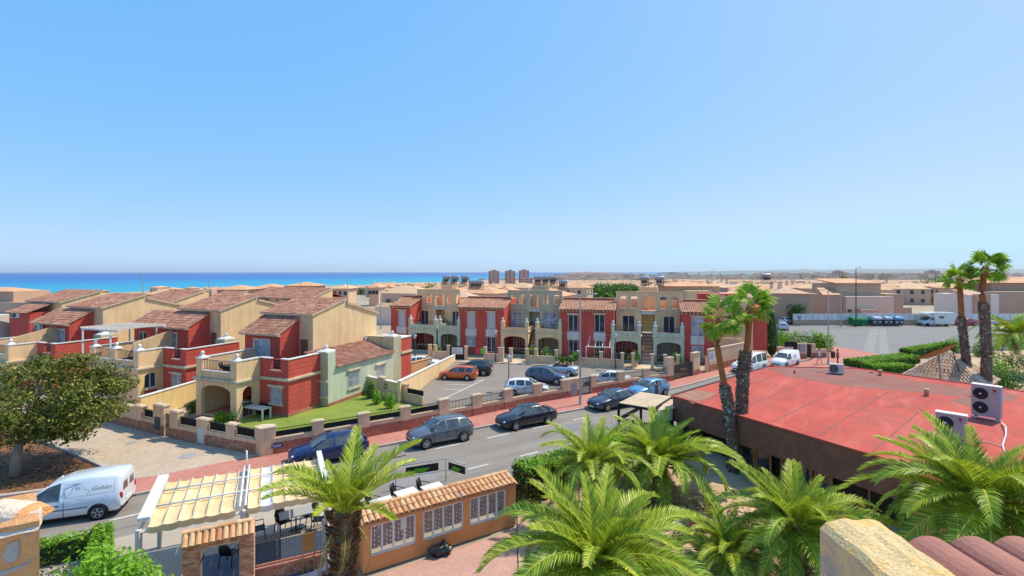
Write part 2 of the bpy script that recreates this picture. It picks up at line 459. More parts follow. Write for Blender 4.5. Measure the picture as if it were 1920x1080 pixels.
def sheet(name, pts, z, mat, thick=0.0):
    mb = MB()
    pts = [(p[0], p[1]) for p in pts]
    n = len(pts)
    a = sum(pts[i][0] * pts[(i + 1) % n][1] - pts[(i + 1) % n][0] * pts[i][1] for i in range(n))
    if a < 0: pts.reverse()
    if thick: mb.prism(pts, z - thick, z, mat)
    else: mb.poly([(p[0], p[1], z) for p in pts], mat)
    return mb.build(name, kind='structure')

U = Vector((0.865, 0.5015, 0)); NN = Vector((-0.5015, 0.865, 0)); OS = Vector((-0.96, 34.5, 0))
def S(a, b, z=0.0):
    p = OS + U * a + NN * b
    return Vector((p.x, p.y, z))
ANG = math.atan2(0.5015, 0.865)

KERB = [(-60, 12.0), (-30, 20.0), (-24, 21.8), (-18.5, 23.6), (-8.64, 29.9), (-0.96, 34.5), (6.2, 38.66), (11.5, 42.3), (17.0, 46.4), (21.8, 50.4), (27.5, 54.4), (33.0, 57.6), (36.6, 59.2)]
WALLB = [(-28.57, 34.38), (-21.31, 30.94), (-15.17, 28.45), (-14.5, 28.37), (-12.37, 29.69), (-7.0, 33.17), (1.76, 39.6), (8.8, 43.9), (16.05, 47.83)]
NEAR = [(-60, 2.0), (-34, 9.2), (-22, 12.6), (-12.5, 17.0), (-4.8, 21.2), (5.2, 26.6), (11.6, 30.6), (22, 38.2), (30, 45.5), (38, 52.0)]
sheet('road', KERB + list(reversed(NEAR)), 0.0, K['asphalt'])
# far side pavement (a real step above the road)
sheet('pavement', [(-40, 17.3), (-30, 20.0), (-24, 21.8), (-18.5, 23.6), (-8.64, 29.9), (-0.96, 34.5), (6.2, 38.66), (11.5, 42.3), (17.0, 46.4), (21.8, 50.4), (27.5, 54.4), (33.0, 57.6), (36.6, 59.2),
                   (35.0, 62.0), (26, 57.2), (20.2, 52.2), (16.0, 48.6), (8.7, 44.3), (1.7, 39.9), (-7.05, 33.5), (-12.4, 30.1), (-14.6, 28.8), (-19.0, 25.6), (-24.5, 23.2), (-40, 19)], 0.12, K['pinkpave'], 0.3)
mbk = MB()
for (x0, y0), (x1, y1) in zip(KERB, KERB[1:]):
    d = Vector((x1 - x0, y1 - y0, 0)); L = d.length; d.normalize(); q = Vector((d.y, -d.x, 0)) * 0.14
    n = max(1, int(L / 1.0))
    for k in range(n):
        a = Vector((x0, y0, 0)) + d * (L * k / n + 0.008); b = Vector((x0, y0, 0)) + d * (L * (k + 1) / n - 0.008)
        mbk.prism([(a.x, a.y), (b.x, b.y), (b.x + q.x, b.y + q.y), (a.x + q.x, a.y + q.y)], -0.05, 0.126, K['kerb'])
mbk.build('kerb', kind='structure')
# side street of tan paving by the corner house
sheet('side_street_paving', [(-28.9, 35.0), (-21.3, 31.0), (-15.2, 28.5), (-14.6, 28.7), (-19.0, 25.55), (-19.9, 25.2), (-26.8, 29.1), (-36, 34), (-46, 42)], 0.128, K['tanpave'], 0.3)
# dirt bed under the big tree, with its own kerb
BED = [(-20.2, 25.0), (-24.3, 23.3), (-40, 19.2), (-52, 28), (-36.5, 33.6), (-26.9, 28.8)]
sheet('dirt_bed', BED, 0.16, K['dirt'], 0.3)
mbk = MB()
for (x0, y0), (x1, y1) in [((-20.0, 25.0), (-24.3, 23.15)), ((-24.3, 23.15), (-40, 19.0)), ((-20.0, 25.1), (-26.8, 29.0)), ((-26.8, 29.0), (-36.5, 33.8))]:
    d = Vector((x1 - x0, y1 - y0, 0)); L = d.length; d.normalize(); q = Vector((d.y, -d.x, 0)) * 0.12
    n = max(1, int(L / 1.0))
    for k in range(n):
        a = Vector((x0, y0, 0)) + d * (L * k / n + 0.01); b = Vector((x0, y0, 0)) + d * (L * (k + 1) / n - 0.01)
        mbk.prism([(a.x + q.x, a.y + q.y), (b.x + q.x, b.y + q.y), (b.x - q.x, b.y - q.y), (a.x - q.x, a.y - q.y)], 0.0, 0.27, K['kerb'])
mbk.build('bed_kerb', kind='structure')
# lawn
sheet('lawn', [(-20.6, 31.6), (-15.0, 29.2), (-12.5, 30.3), (-7.1, 33.9), (-5.2, 36.6), (-6.9, 38.2), (-11.7, 41.5), (-13.2, 43.0), (-16.0, 40.0), (-24, 38)], 0.2, K['lawn'], 0.3)
# car park behind the street wall
sheet('car_park', [(-7.0, 34.5), (1.5, 40.2), (8.6, 44.5), (16, 48.4), (24, 53.5), (24.0, 56.0), (-6.0, 61.0), (-14, 61.0), (-9.2, 40)], 0.004, K['lot'])
sheet('row_pavement', [(-14, 59.0), (-3.46, 57.7), (15.75, 53.3), (22.5, 52.6), (23.0, 56.0), (15.9, 56.4), (-3.3, 60.6), (-14, 62)], 0.1, K['coping'], 0.2)
# bay lines
mbl = MB()
K['asphaltg'] = M('grey_open_asphalt', lin(134, 131, 130), var=.08, scale=.15, fine=30, fvar=.06, stain=lin(120, 118, 117), sscale=.1, samt=.6, rough=.9)
K['asphaltp'] = M('patched_asphalt', lin(142, 139, 137), var=.08, scale=.3)
def stripe(mb, a, b, w=0.1, z=0.008, mat=None):
    a, b = Vector(a).to_3d(), Vector(b).to_3d(); d = (b - a).normalized(); q = Vector((d.y, -d.x, 0)) * w / 2
    mb.poly([(p.x, p.y, z) for p in (a - q, b - q, b + q, a + q)][::-1], mat or K['paint'])
l0, l1 = Vector((-5.71, 41.95)), Vector((-2.84, 48.8))
stripe(mbl, l0, l1, 0.12)
for t, ex in ((0.38, -1.9), (0.66, -2.3), (0.93, -2.7)):
    p = l0.lerp(l1, t); stripe(mbl, p + Vector((-0.08, 0.03)), p + Vector((ex, 0.35)), 0.1)
mbl.build('bay_markings', kind='structure')
mbl = MB()
def dashes(p, q, n, ln, z=0.006, w=0.11):
    p, q = at(*p), at(*q); d = (q - p); L = d.length; d.normalize()
    for i in range(n):
        c = p + d * (L * i / (n - 1)); stripe(mbl, c - d * ln / 2, c + d * ln / 2, w, z)
dashes((735, 859), (1091, 784), 5, 1.7)
dashes((640, 879), (735, 859), 2, 1.7)
dashes((897, 875), (1151, 812), 4, 1.3)
stripe(mbl, at(205, 976), at(262, 963), 0.12, 0.006); stripe(mbl, at(195, 1032), at(250, 1012), 0.07, 0.006)
mbl.build('road_markings', kind='structure')
# far side: big open car park at right, pink corner pavement
sheet('asphalt_patch', [S(3.0, -2.6), S(5.4, -2.5), S(5.4, -3.6), S(3.1, -3.7)], 0.004, K['asphaltg'])
sheet('asphalt_patch', [S(-9.5, -5.2), S(-7.0, -5.1), S(-7.0, -6.3), S(-9.4, -6.4)], 0.004, K['asphaltp'])
sheet('open_car_park', [at(1470, 606), at(1600, 612), at(1730, 612), at(1940, 612), at(2050, 640), at(1900, 665), at(1740, 672), at(1640, 666), at(1590, 655), at(1545, 649), at(1480, 640), at(1440, 612)], 0.004, K['asphaltg'])
sheet('corner_pavement', [at(1552, 650), at(1590, 655), at(1640, 664), at(1668, 674), at(1600, 694), at(1500, 696), at(1470, 690), at(1520, 678)], 0.13, K['pinkpave'], 0.3)
mbl = MB(); stripe(mbl, at(1640, 616), at(1628, 662), 1.2, 0.008, K['asphaltp']); stripe(mbl, at(1655, 616), at(1658, 664), 1.0, 0.0085, K['asphaltp']); mbl.build('asphalt_patch', kind='structure')
sheet('back_pavement', [at(1480, 603), at(1600, 609), at(1920, 609), at(1980, 606), at(1500, 600)], 0.12, K['pinkpave'], 0.3)
# courtyard + gardens of the house below
sheet('courtyard', [(-7.4, 13.0), (-5.6, 16.9), (0.2, 20.4), (0.2, 6), (-9, 6)], 0.03, K['court'])
sheet('terrace_floor', [(-16.4, 14.2), (-5.5, 20.4), (-7.9, 24.6), (-18.4, 18.6)], 0.02, M('grey_terrace_floor', lin(176, 164, 150), var=0.08))
def soil():
    mb = MB(); k = mb.mi(K['soil']); nx, ny = 60, 60
    for j in range(ny):
        for i in range(nx):
            x, y = 0.25 + i * 0.42, 5 + j * 0.4
            mx = min(max((x - 0.6) / 1.5, 0), 1)
            z = 0.05 + mx * (0.35 + 0.45 * noise.noise(Vector((x * 0.35, y * 0.35, 1))) + 0.12 * noise.noise(Vector((x * 1.6, y * 1.6, 5))))
            rr = (Vector((x, y, 0)) - S(6.8, -11)).dot(U)
            b = (Vector((x, y, 0)) - OS).dot(NN)
            mb.v.append((x, y, z if b < -11.0 else -0.3))
    for j in range(ny - 1):
        for i in range(nx - 1):
            mb.f.append((j * nx + i, j * nx + i + 1, (j + 1) * nx + i + 1, (j + 1) * nx + i)); mb.m.append(k); mb.sm.append(True)
    mb.build('garden_soil', kind='structure')
soil()
# low garden ground beyond the big restaurant (park corner)
sheet('park_soil', [at(1700, 690), at(1760, 668), at(1920, 655), at(2100, 660), at(2150, 740), at(1900, 745)], 0.02, K['soil'])
def hills():
    m = M('distant_hill_scrub', lin(120, 128, 130), var=0.12, scale=0.001, fine=0.01, fvar=0.1)
    mb = MB()
    for (xa, xb, yb, hh, seed) in ((5200, 21000, 15000, 140, 3), (3500, 12000, 10500, 52, 9)):
        n = 70; ra, rb, rc = [], [], []
        for i in range(n + 1):
            t = i / n; x = xa + (xb - xa) * t
            e = min(1, t * 5)
            h = hh * e * (0.55 + 0.45 * t) * (0.75 + 0.5 * noise.noise(Vector((t * 9, seed, 0))) + 0.2 * noise.noise(Vector((t * 30, seed, 2))))
            ra.append((x, yb - 900, -40)); rb.append((x, yb, -38 + max(4, h + 38))); rc.append((x, yb + 1500, -40))
        for r0, r1 in ((ra, rb), (rb, rc)):
            for i in range(n): mb.poly([r0[i], r0[i + 1], r1[i + 1], r1[i]], m)
    mb.build('distant_hills', kind='structure')
hills()
# ================================================================== BUILDING KIT
def Tf(ox, oy, ux, uy, ix, iy):
    """wall frame: u along the wall, w into the wall, z up"""
    return lambda u, w, z: (ox + u * ux + w * ix, oy + u * uy + w * iy, z)
def front(y, x0=0.0): return Tf(x0, y, 1, 0, 0, 1)       # faces the viewer side (-y)
def right(x, y0=0.0): return Tf(x, y0, 0, 1, -1, 0)      # faces +x
def left(x, y0=0.0): return Tf(x, y0, 0, 1, 1, 0)        # faces -x

def wall_open(mb, T, u0, u1, z0, z1, ops, mat, depth=0.22, rmat=None):
    us = sorted({u0, u1, *[o[0] for o in ops], *[o[1] for o in ops]})
    zs = sorted({z0, z1, *[o[2] for o in ops], *[o[3] for o in ops]})
    for a, b in zip(us, us[1:]):
        for c, d in zip(zs, zs[1:]):
            um, zm = (a + b) / 2, (c + d) / 2
            if any(o[0] < um < o[1] and o[2] < zm < o[3] for o in ops): continue
            mb.poly([T(a, 0, c), T(b, 0, c), T(b, 0, d), T(a, 0, d)], mat)
    r = rmat or mat
    for o in ops:
        a, b, c, d = o[:4]; rise = o[4] if len(o) > 4 else 0
        h = d - rise
        mb.poly([T(a, 0, c), T(a, depth, c), T(a, depth, h), T(a, 0, h)], r)
        mb.poly([T(b, 0, c), T(b, 0, h), T(b, depth, h), T(b, depth, c)], r)
        mb.poly([T(a, 0, c), T(b, 0, c), T(b, depth, c), T(a, depth, c)], r)
        if not rise:
            mb.poly([T(a, 0, d), T(a, depth, d), T(b, depth, d), T(b, 0, d)], r)
        else:
            n = 10; pts = [((a + b) / 2 - (b - a) / 2 * math.cos(math.pi * i / n), h + rise * math.sin(math.pi * i / n)) for i in range(n + 1)]
            for (p, q), (s, t) in zip(pts, pts[1:]):
                mb.poly([T(p, 0, q), T(s, 0, t), T(s, 0, d), T(p, 0, d)], mat)
                mb.poly([T(p, 0, q), T(p, depth, q), T(s, depth, t), T(s, 0, t)], r)

def window(par, T, u0, u1, z0, z1, style='win', depth=0.13, hood=True, sill=True, name='window', hm=None, mull=1):
    """recessed window: frame (part) > pane, sill, hood, bars (sub-parts)"""
    hm = hm or K['band']
    f = MB(); e = 0.055; fr = K['white'] if style != 'dark' else K['dwood']
    w0, w1 = depth - 0.05, depth + 0.02
    for a, b, c, d in ((u0, u0 + e, z0, z1), (u1 - e, u1, z0, z1), (u0 + e, u1 - e, z0, z0 + e), (u0 + e, u1 - e, z1 - e, z1)):
        f.box(a, b, w0, w1, c, d, fr, T)
    for i in range(mull):
        um = u0 + (u1 - u0) * (i + 1) / (mull + 1)
        f.box(um - 0.03, um + 0.03, w0, w1, z0 + e, z1 - e, fr, T)
    o = f.build(name, par)
    p = MB()
    if style == 'blind':
        n = max(4, int((z1 - z0) / 0.12)); h = (z1 - z0 - 2 * e) / n
        for i in range(n):
            p.box(u0 + e, u1 - e, depth - 0.02, depth + 0.01, z0 + e + i * h, z0 + e + (i + 0.88) * h, K['blind'], T)
        p.build('roller_shutter', o)
    else:
        p.poly([T(u0 + e, depth, z0 + e), T(u1 - e, depth, z0 + e), T(u1 - e, depth, z1 - e), T(u0 + e, depth, z1 - e)], K['curtain'] if style in ('curtain', 'bars') else K['glass'])
        p.build('pane', o)
    if sill:
        s = MB(); s.box(u0 - 0.14, u1 + 0.14, -0.12, 0.06, z0 - 0.13, z0 - 0.02, hm, T); s.build('sill', o)
    if hood:
        s = MB(); s.box(u0 - 0.2, u1 + 0.2, -0.17, -0.002, z1 + 0.08, z1 + 0.2, hm, T); s.box(u0 - 0.12, u1 + 0.12, -0.09, -0.003, z1 + 0.01, z1 + 0.08, hm, T); s.build('hood', o)
    if style == 'bars':
        s = MB(); n = max(3, int((u1 - u0) / 0.13))
        for i in range(n + 1):
            u = u0 + (u1 - u0) * i / n; s.box(u - 0.011, u + 0.011, -0.07, -0.045, z0 - 0.02, z1 + 0.02, K['white'], T)
        for z in (z0 + 0.03, (z0 + z1) / 2, z1 - 0.05): s.box(u0 - 0.03, u1 + 0.03, -0.045, -0.03, z, z + 0.03, K['white'], T)
        s.build('window_grille', o)
    return o

def tiles(mb, a, b, c, d, mat, pitch=0.23, row=0.38, amp=0.05, thick=0.03):
    """barrel-tiled slope: a-b along the eave, d-c along the top; every tile its own little arc"""
    a, b, c, d = Vector(a), Vector(b), Vector(c), Vector(d)
    nu = max(1, round((b - a).length / pitch)); nv = max(1, round((d - a).length / row))
    nrm = (b - a).cross(d - a).normalized()
    if nrm.z < 0: nrm = -nrm
    P = lambda u, v: (a.lerp(b, u)).lerp(d.lerp(c, u), v)
    k = mb.mi(mat)
    # under sheet
    mb.poly([a, b, c, d] if (b - a).cross(d - a).z > 0 else [d, c, b, a], mat)
    prof = [(0.0, 0.0), (0.14, 0.62), (0.36, 1.0), (0.58, 0.62), (0.72, 0.0)]
    for j in range(nv):
        v0, v1 = j / nv - 0.06 / nv, (j + 1) / nv
        for i in range(nu):
            base = len(mb.v); jit = random.uniform(-0.008, 0.008)
            for v, lift in ((v0, thick + 0.012 + jit), (v1, 0.008)):
                for du, h in prof:
                    p = P((i + du + 0.02) / nu, min(max(v, -0.02), 1.0)) + nrm * (h * amp + lift)
                    mb.v.append(tuple(p))
            for q in range(4):
                mb.f.append((base + q, base + q + 1, base + 6 + q, base + 5 + q)); mb.m.append(k); mb.sm.append(True)

def ball_cap(par, x, y, z, w=0.5, mat=None, name='finial'):
    mb = MB(); h = w / 2; mt = mat or K['white']
    mb.box(x - h - 0.06, x + h + 0.06, y - h - 0.06, y + h + 0.06, z, z + 0.08, mt)
    b = len(mb.v)
    mb.loft([[(x + s * sx, y + s * sy, z + hh) for sx, sy in ((-1, -1), (1, -1), (1, 1), (-1, 1))] for s, hh in ((h, 0.08), (h * 0.4, 0.24))], mt, False)
    mb.lathe([(0.05, 0.22), (0.09, 0.26), (0.13, 0.34), (0.145, 0.41), (0.12, 0.5), (0.06, 0.555), (0.01, 0.565)], mt, (x, y, z), 10)
    return mb.build(name, par)

def railing(par, T, u0, u1, z0, z1, mat=None, pitch=0.11, rad=0.012, name='railing', kind='stuff', w=0.0):
    mb = MB(); mat = mat or K['iron']; n = max(2, int((u1 - u0) / pitch))
    for z in (z0 + 0.06, z1 - 0.03): mb.box(u0, u1, w - 0.015, w + 0.015, z, z + 0.03, mat, T)
    for i in range(1, n):
        u = u0 + (u1 - u0) * i / n; mb.box(u - rad, u + rad, w - rad, w + rad, z0, z1 + (0.06 if i % 2 else 0), mat, T)
    return mb.build(name, par, kind=kind)

def split_ac(name, loc, rz, label, w=0.85, h=0.62, d=0.33, group=None):
    t = thing(name, label, 'air conditioner', loc, rz, group)
    mb = MB(); mb.box(-w / 2, w / 2, -d / 2, d / 2, 0.06, h, K['offwhite']); mb.build('casing', t)
    mb = MB(); r = h * 0.38
    mb.lathe([(r, 0), (r, 0.02), (r * 0.92, 0.025), (r * 0.9, 0.0)], K['dgrey'], (-w * 0.17, -d / 2, h * 0.53), 18, True, 'y')
    for i in range(1, 4): mb.lathe([(r * i / 4 + 0.008, 0.0), (r * i / 4 + 0.008, 0.03), (r * i / 4 - 0.008, 0.03), (r * i / 4 - 0.008, 0.0)], K['grey'], (-w * 0.17, -d / 2, h * 0.53), 14, True, 'y')
    mb.build('fan_grille', t)
    for x in (-w / 3, w / 3):
        mb = MB(); mb.box(x - 0.03, x + 0.03, -d / 2 - 0.05, d / 2 + 0.05, 0, 0.06, K['dgrey']); mb.build('foot', t)
    return t

# ------------------------------------------------------------------ the semi-detached villas at left
def villa(label, o, th, p):
    """local frame: x along the street front (right), y back; the right front corner of the red ground floor is the origin"""
    t = thing('villa', label, 'house', (o[0], o[1], 0), -math.radians(th), p.get('group'))
    ZL, ZP = 2.8, 4.42
    pl, pr, pf = p['pl'], -2.85, -2.0                     # porch left, right, front
    ul, ur, uf, ub = p['ul'], -4.1, 3.0, 5.1              # upper red block
    gl, gr, gb = p['gl'], -2.6, 13.8                      # beige gabled block
    gr0 = 0.0
    # --- red ground floor
    mb = MB()
    win = (-1.75, -0.6, 1.1, 2.28)
    wall_open(mb, front(0), pr, 0, 0, ZL, [win], K['red'])
    mb.poly([(0, 0, 0), (0, 5.2, 0), (0, 5.2, ZL), (0, 0, ZL)], K['red'])
    mb.poly([(pr, 0, ZL), (0, 0, ZL), (0, 5.2, ZL), (pr, 5.2, ZL)], K['terracotta'])
    mb.build('wall', t)
    window(t, front(0), *win[:2], win[2], win[3], 'bars')
    mb = MB(); mb.box(pr + 0.02, 0.05, -0.05, 0, 0.0, 0.42, K['stone']); mb.box(0, 0.05, 0.0, 3.2, 0.0, 0.42, K['stone']); mb.build('plinth', t)
    # red parapet with a railed gap on the front
    mb = MB(); zt = ZL + 0.24
    wall_open(mb, front(0), pr, 0, zt, ZP, [(-1.72, -0.72, 3.62, ZP)], K['red'], 0.2)
    mb.box(pr, -1.72, 0.2, 0.21, zt, ZP, K['red']); mb.box(-0.72, -0.2, 0.2, 0.21, zt, ZP, K['red']); mb.box(-1.72, -0.72, 0.2, 0.21, zt, 3.62, K['red'])
    mb.box(-0.2, 0, 0.002, 5.0, zt, ZP, K['red']); mb.build('parapet', t)
    railing(t, front(0.1), -1.72, -0.72, 3.64, ZP)
    mb = MB(); mb.box(pr - 0.03, -1.74, -0.05, 0.24, ZP, ZP + 0.07, K['white']); mb.box(-0.74, 0.05, -0.05, 0.24, ZP, ZP + 0.07, K['white'])
    mb.box(-0.24, 0.05, 0.24, 4.9, ZP, ZP + 0.07, K['white']); mb.box(-1.8, -0.66, -0.06, 0.24, 3.54, 3.61, K['white']); mb.build('coping', t)
    # --- cream porch
    mb = MB()
    if p['porch'] == 'open':
        a0, a1 = pl + 0.55, pr - 0.62
        wall_open(mb, front(pf), pl, pr, 0, ZL, [(a0, a1, 0.25, 2.55, 0.5)], K['cream'], 0.32)
        wall_open(mb, right(pr, 0), pf, 0.0, 0, ZL, [(-1.5, -0.5, 0.25, 2.45, 0.45)], K['cream'], 0.3)
        mb.poly([(pl, pf, 0), (pl, pf, ZL), (pl, 1.4, ZL), (pl, 1.4, 0)], K['cream'])
        mb.poly([(pl + 0.3, pf + 0.32, 0.25), (pr - 0.3, pf + 0.32, 0.25), (pr - 0.3, 1.4, 0.25), (pl + 0.3, 1.4, 0.25)], K['terracotta'])
        mb.poly([(pl, 1.4, 0), (pl, 1.4, ZL), (pr, 1.4, ZL), (pr, 1.4, 0)], K['red'])
        mb.poly([(pl + 0.3, pf + .32, 0), (pl + 0.3, 1.39, 0), (pl + 0.3, 1.39, ZL), (pl + 0.3, pf + .32, ZL)], K['cream'])
        mb.poly([(pr, 0, 0.0), (pr, 0, ZL), (pr, 1.4, ZL), (pr, 1.4, 0.0)], K['red'])
        mb.poly([(pl, pf, ZL - 0.05), (pl, 1.4, ZL - 0.05), (pr, 1.4, ZL - 0.05), (pr, pf, ZL - 0.05)], K['cream'])
        mb.box(a0 - 0.02, pr + 0.3, pf - 0.35, pf, 0, 0.25, K['stone'])
        mb.build('porch', t)
        window(t, front(1.4), -4.6, -3.5, 1.0, 2.2, 'bars', sill=False, hood=False)
        railing(t, right(pr - 0.1, 0), -1.5, -0.5, 0.3, 1.15)
        d = MB(); d.box(pl + 1.5, pl + 2.4, 1.3, 1.39, 0.25, 2.35, K['dwood']); d.build('door', t)
    else:
        w1, w2 = (pl + 3.1, pl + 4.9, 0.95, 2.5, 0.5), (-1.55, -0.55, 1.25, 2.5, 0.42)
        wall_open(mb, front(pf), pl, pr, 0, ZL, [(pl + 1.0, pl + 2.8, 0.95, 2.5, 0.5), w1], K['cream'], 0.16)
        wall_open(mb, right(pr, 0), pf, 0.0, 0, ZL, [w2], K['yellow'], 0.16)  # right side takes yellow, the cream's sunlit tone put into the colour
        mb.poly([(pl, pf, 0), (pl, pf, ZL), (pl, 1.4, ZL), (pl, 1.4, 0)], K['cream'])
        mb.build('porch', t)
        for T, a in ((front(pf), (pl + 1.0, pl + 2.8, 0.95, 2.5)), (front(pf), w1), (right(pr, 0), w2)):
            window(t, T, a[0] + 0.02, a[1] - 0.02, a[2], a[3], 'win', 0.12, False, True, mull=1)
        mb = MB(); mb.box(pr, pr + 0.02, -1.55, -0.55, 0, 1.1, K['red']); mb.build('panel', t)
    # cornice
    mb = MB()
    for g, (z0, z1) in ((0.06, (ZL, ZL + 0.1)), (0.17, (ZL + 0.1, ZL + 0.24))):
        mb.prism([(pl - g, pf - g), (pr + g, pf - g), (pr + g, -g), (0 + g, -g), (0 + g, 3.19), (pl - g, 3.19)], z0, z1, K['band'])
    mb.build('cornice', t)
    # cream parapet: corner posts with a railed opening in front
    mb = MB(); zb = ZL + 0.24
    posts = [(pl + 0.02, pl + 0.6), (pr - 0.6, pr)] if pl > -8 else [(pl + 0.02, pl + 0.6), ((pl + pr) / 2 - 0.35, (pl + pr) / 2 + 0.25), (pr - 0.6, pr)]
    for a, b in posts: mb.box(a, b, pf, pf + 0.55, zb, ZP, K['tan'])
    for (a, b), (c, d) in zip(posts, posts[1:]): mb.box(b, c, pf + 0.04, pf + 0.22, zb, zb + 0.5, K['tan'])
    mb.box(pr - 0.2, pr, pf + 0.55, 0, zb, ZP, K['cream']); mb.box(pl + 0.02, pl + 0.22, pf + 0.55, 3.0, zb, ZP, K['tan'])  # tan on the parapet fronts paints in the cream's shaded tone
    mb.build('terrace_parapet', t)
    mb = MB()
    mb.box(pr - 0.24, pr + 0.05, pf + 0.6, -0.06, ZP, ZP + 0.07, K['white']); mb.box(pl - 0.02, pl + 0.26, pf + 0.6, 3.0, ZP, ZP + 0.07, K['white'])
    for (a, b), (c, d) in zip(posts, posts[1:]): mb.box(b, c, pf, pf + 0.26, zb + 0.5, zb + 0.56, K['white'])
    mb.build('terrace_coping', t)
    for (a, b), (c, d) in zip(posts, posts[1:]): railing(t, front(pf + 0.13), b, c, zb + 0.56, ZP - 0.05, pitch=0.16)
    for a, b in posts: ball_cap(t, (a + b) / 2, pf + 0.28, ZP, 0.55)
    mb = MB(); mb.poly([(pl, pf, zb), (pr, pf, zb), (pr, 0, zb), (0, 0, zb), (0, 5, zb), (pl, 5, zb)], K['terracotta']); mb.build('terrace_floor', t)
    # --- upper red block with its lean-to tiled roof
    mb = MB(); z0, ze, zr = zb, 5.85, 6.95
    if p.get('divider'):
        mb.poly([(-6.2, pf + 1.6, zb), (-6.2, uf, zb), (-6.2, uf, 5.5), (-6.2, pf + 1.6, 4.7)], K['tan']); mb.poly([(-6.35, pf + 1.6, zb), (-6.35, pf + 1.6, 4.7), (-6.35, uf, 5.5), (-6.35, uf, zb)], K['tan'])
        mb.poly([(-6.35, pf + 1.6, zb), (-6.2, pf + 1.6, zb), (-6.2, pf + 1.6, 4.7), (-6.35, pf + 1.6, 4.7)], K['tan']); mb.poly([(-6.35, pf + 1.6, 4.7), (-6.2, pf + 1.6, 4.7), (-6.2, uf, 5.5), (-6.35, uf, 5.5)], K['tan'])
    dr = p['door']
    wall_open(mb, front(uf), ul, ur, z0, ze, [dr] + p.get('uw', []), K['red'])
    mb.poly([(ur, uf, z0), (ur, ub, z0), (ur, ub, zr), (ur, uf, ze)], K['red'])
    mb.poly([(ul, uf, z0), (ul, uf, ze), (ul, ub, zr), (ul, ub, z0)], K['red'])
    mb.build('upper_wall', t)
    window(t, front(uf), *dr, 'curtain', sill=False, hood=False, name='terrace_door', hm=K['white'])
    s = MB(); s.box(dr[0] - 0.12, dr[0], -0.03, -0.002, z0, dr[3] + 0.12, K['offwhite'], front(uf)); s.box(dr[1], dr[1] + 0.12, -0.03, -0.002, z0, dr[3] + 0.12, K['offwhite'], front(uf)); s.box(dr[0], dr[1], -0.03, -0.002, dr[3], dr[3] + 0.12, K['offwhite'], front(uf)); s.build('door_surround', t)
    for q in p.get('uw', []): window(t, front(uf), *q, 'win', sill=False, hood=False)
    sl = (zr - ze) / (ub - uf); ov = 0.42
    mb = MB(); a = (ul - 0.3, uf - ov, ze + 0.1 - ov * sl); b = (ur + 0.14, uf - ov, ze + 0.1 - ov * sl); c = (ur + 0.14, ub, zr + 0.1); d = (ul - 0.3, ub, zr + 0.1)
    tiles(mb, a, b, c, d, K['roof']); mb.build('roof_tiles', t, kind='stuff')
    mb = MB(); q = -0.07
    mb.poly([(v[0], v[1], v[2] + q) for v in (d, c, b, a)], K['tan'])
    for v0, v1 in ((a, b), (b, c), (a, d)): mb.poly([v0, v1, (v1[0], v1[1], v1[2] + q), (v0[0], v0[1], v0[2] + q)], K['band'])
    n = int((ur - ul) / 0.42)
    for i in range(n + 1):
        x = ul + (ur - ul) * i / n; mb.box(x - 0.06, x + 0.06, uf - 0.34, uf, ze - 0.26, ze - 0.12, K['band'])
    mb.build('eave', t)
    # --- beige block: lean-to front slope up to a ridge, stepped lower back slope
    mb = MB(); yf, yr = 5.1, 9.2; zf, zg, zk, zq = 7.32, 8.45, 8.05, 6.8
    mb.poly([(gr, yf, 0), (gr, yr, 0), (gr, yr, zg), (gr, yf, zf)], K['cream']); mb.poly([(gr, yr, 0), (gr, gb, 0), (gr, gb, zq), (gr, yr, zk)], K['cream'])
    mb.poly([(gl, yf, 0), (gl, yf, zf), (gl, yr, zg), (gl, yr, 0)], K['cream']); mb.poly([(gl, yr, 0), (gl, yr, zk), (gl, gb, zq), (gl, gb, 0)], K['cream'])
    mb.poly([(gl, yf, 0), (gr, yf, 0), (gr, yf, zf), (gl, yf, zf)], K['tan']); mb.poly([(gr, gb, 0), (gl, gb, 0), (gl, gb, zq), (gr, gb, zq)], K['tan'])  # front and back in tan: shaded tone of the cream block painted in
    mb.poly([(gr, yr, zk), (gl, yr, zk), (gl, yr, zg), (gr, yr, zg)], K['tan'])
    mb.build('gable_wall', t)
    mb = MB(); e = 0.25; s1 = (zg - zf) / (yr - yf); s2 = (zk - zq) / (gb - yr)
    A = [(gl - .15, yf - e, zf + .06 - e * s1), (gr + .15, yf - e, zf + .06 - e * s1), (gr + .15, yr, zg + .06), (gl - .15, yr, zg + .06)]
    B = [(gr + .15, gb + e, zq + .06 - e * s2), (gl - .15, gb + e, zq + .06 - e * s2), (gl - .15, yr + .02, zk + .06), (gr + .15, yr + .02, zk + .06)]
    for q4 in (A, B): tiles(mb, *q4, K['roof'])
    mb.build('gable_roof', t, kind='stuff')
    mb = MB()
    for v in (A, B):
        for v0, v1 in ((v[0], v[1]), (v[1], v[2]), (v[3], v[0])): mb.poly([v0, v1, (v1[0], v1[1], v1[2] - .12), (v0[0], v0[1], v0[2] - .12)], K['band'])
        mb.poly([(w[0], w[1], w[2] - .12) for w in reversed(v)], K['tan'])
    mb.build('verge', t)
    d = MB(); d.box(ur + 0.15, ur + 0.95, yf - 0.05, yf, zb, 5.1, K['dwood']); d.build('terrace_entrance', t)
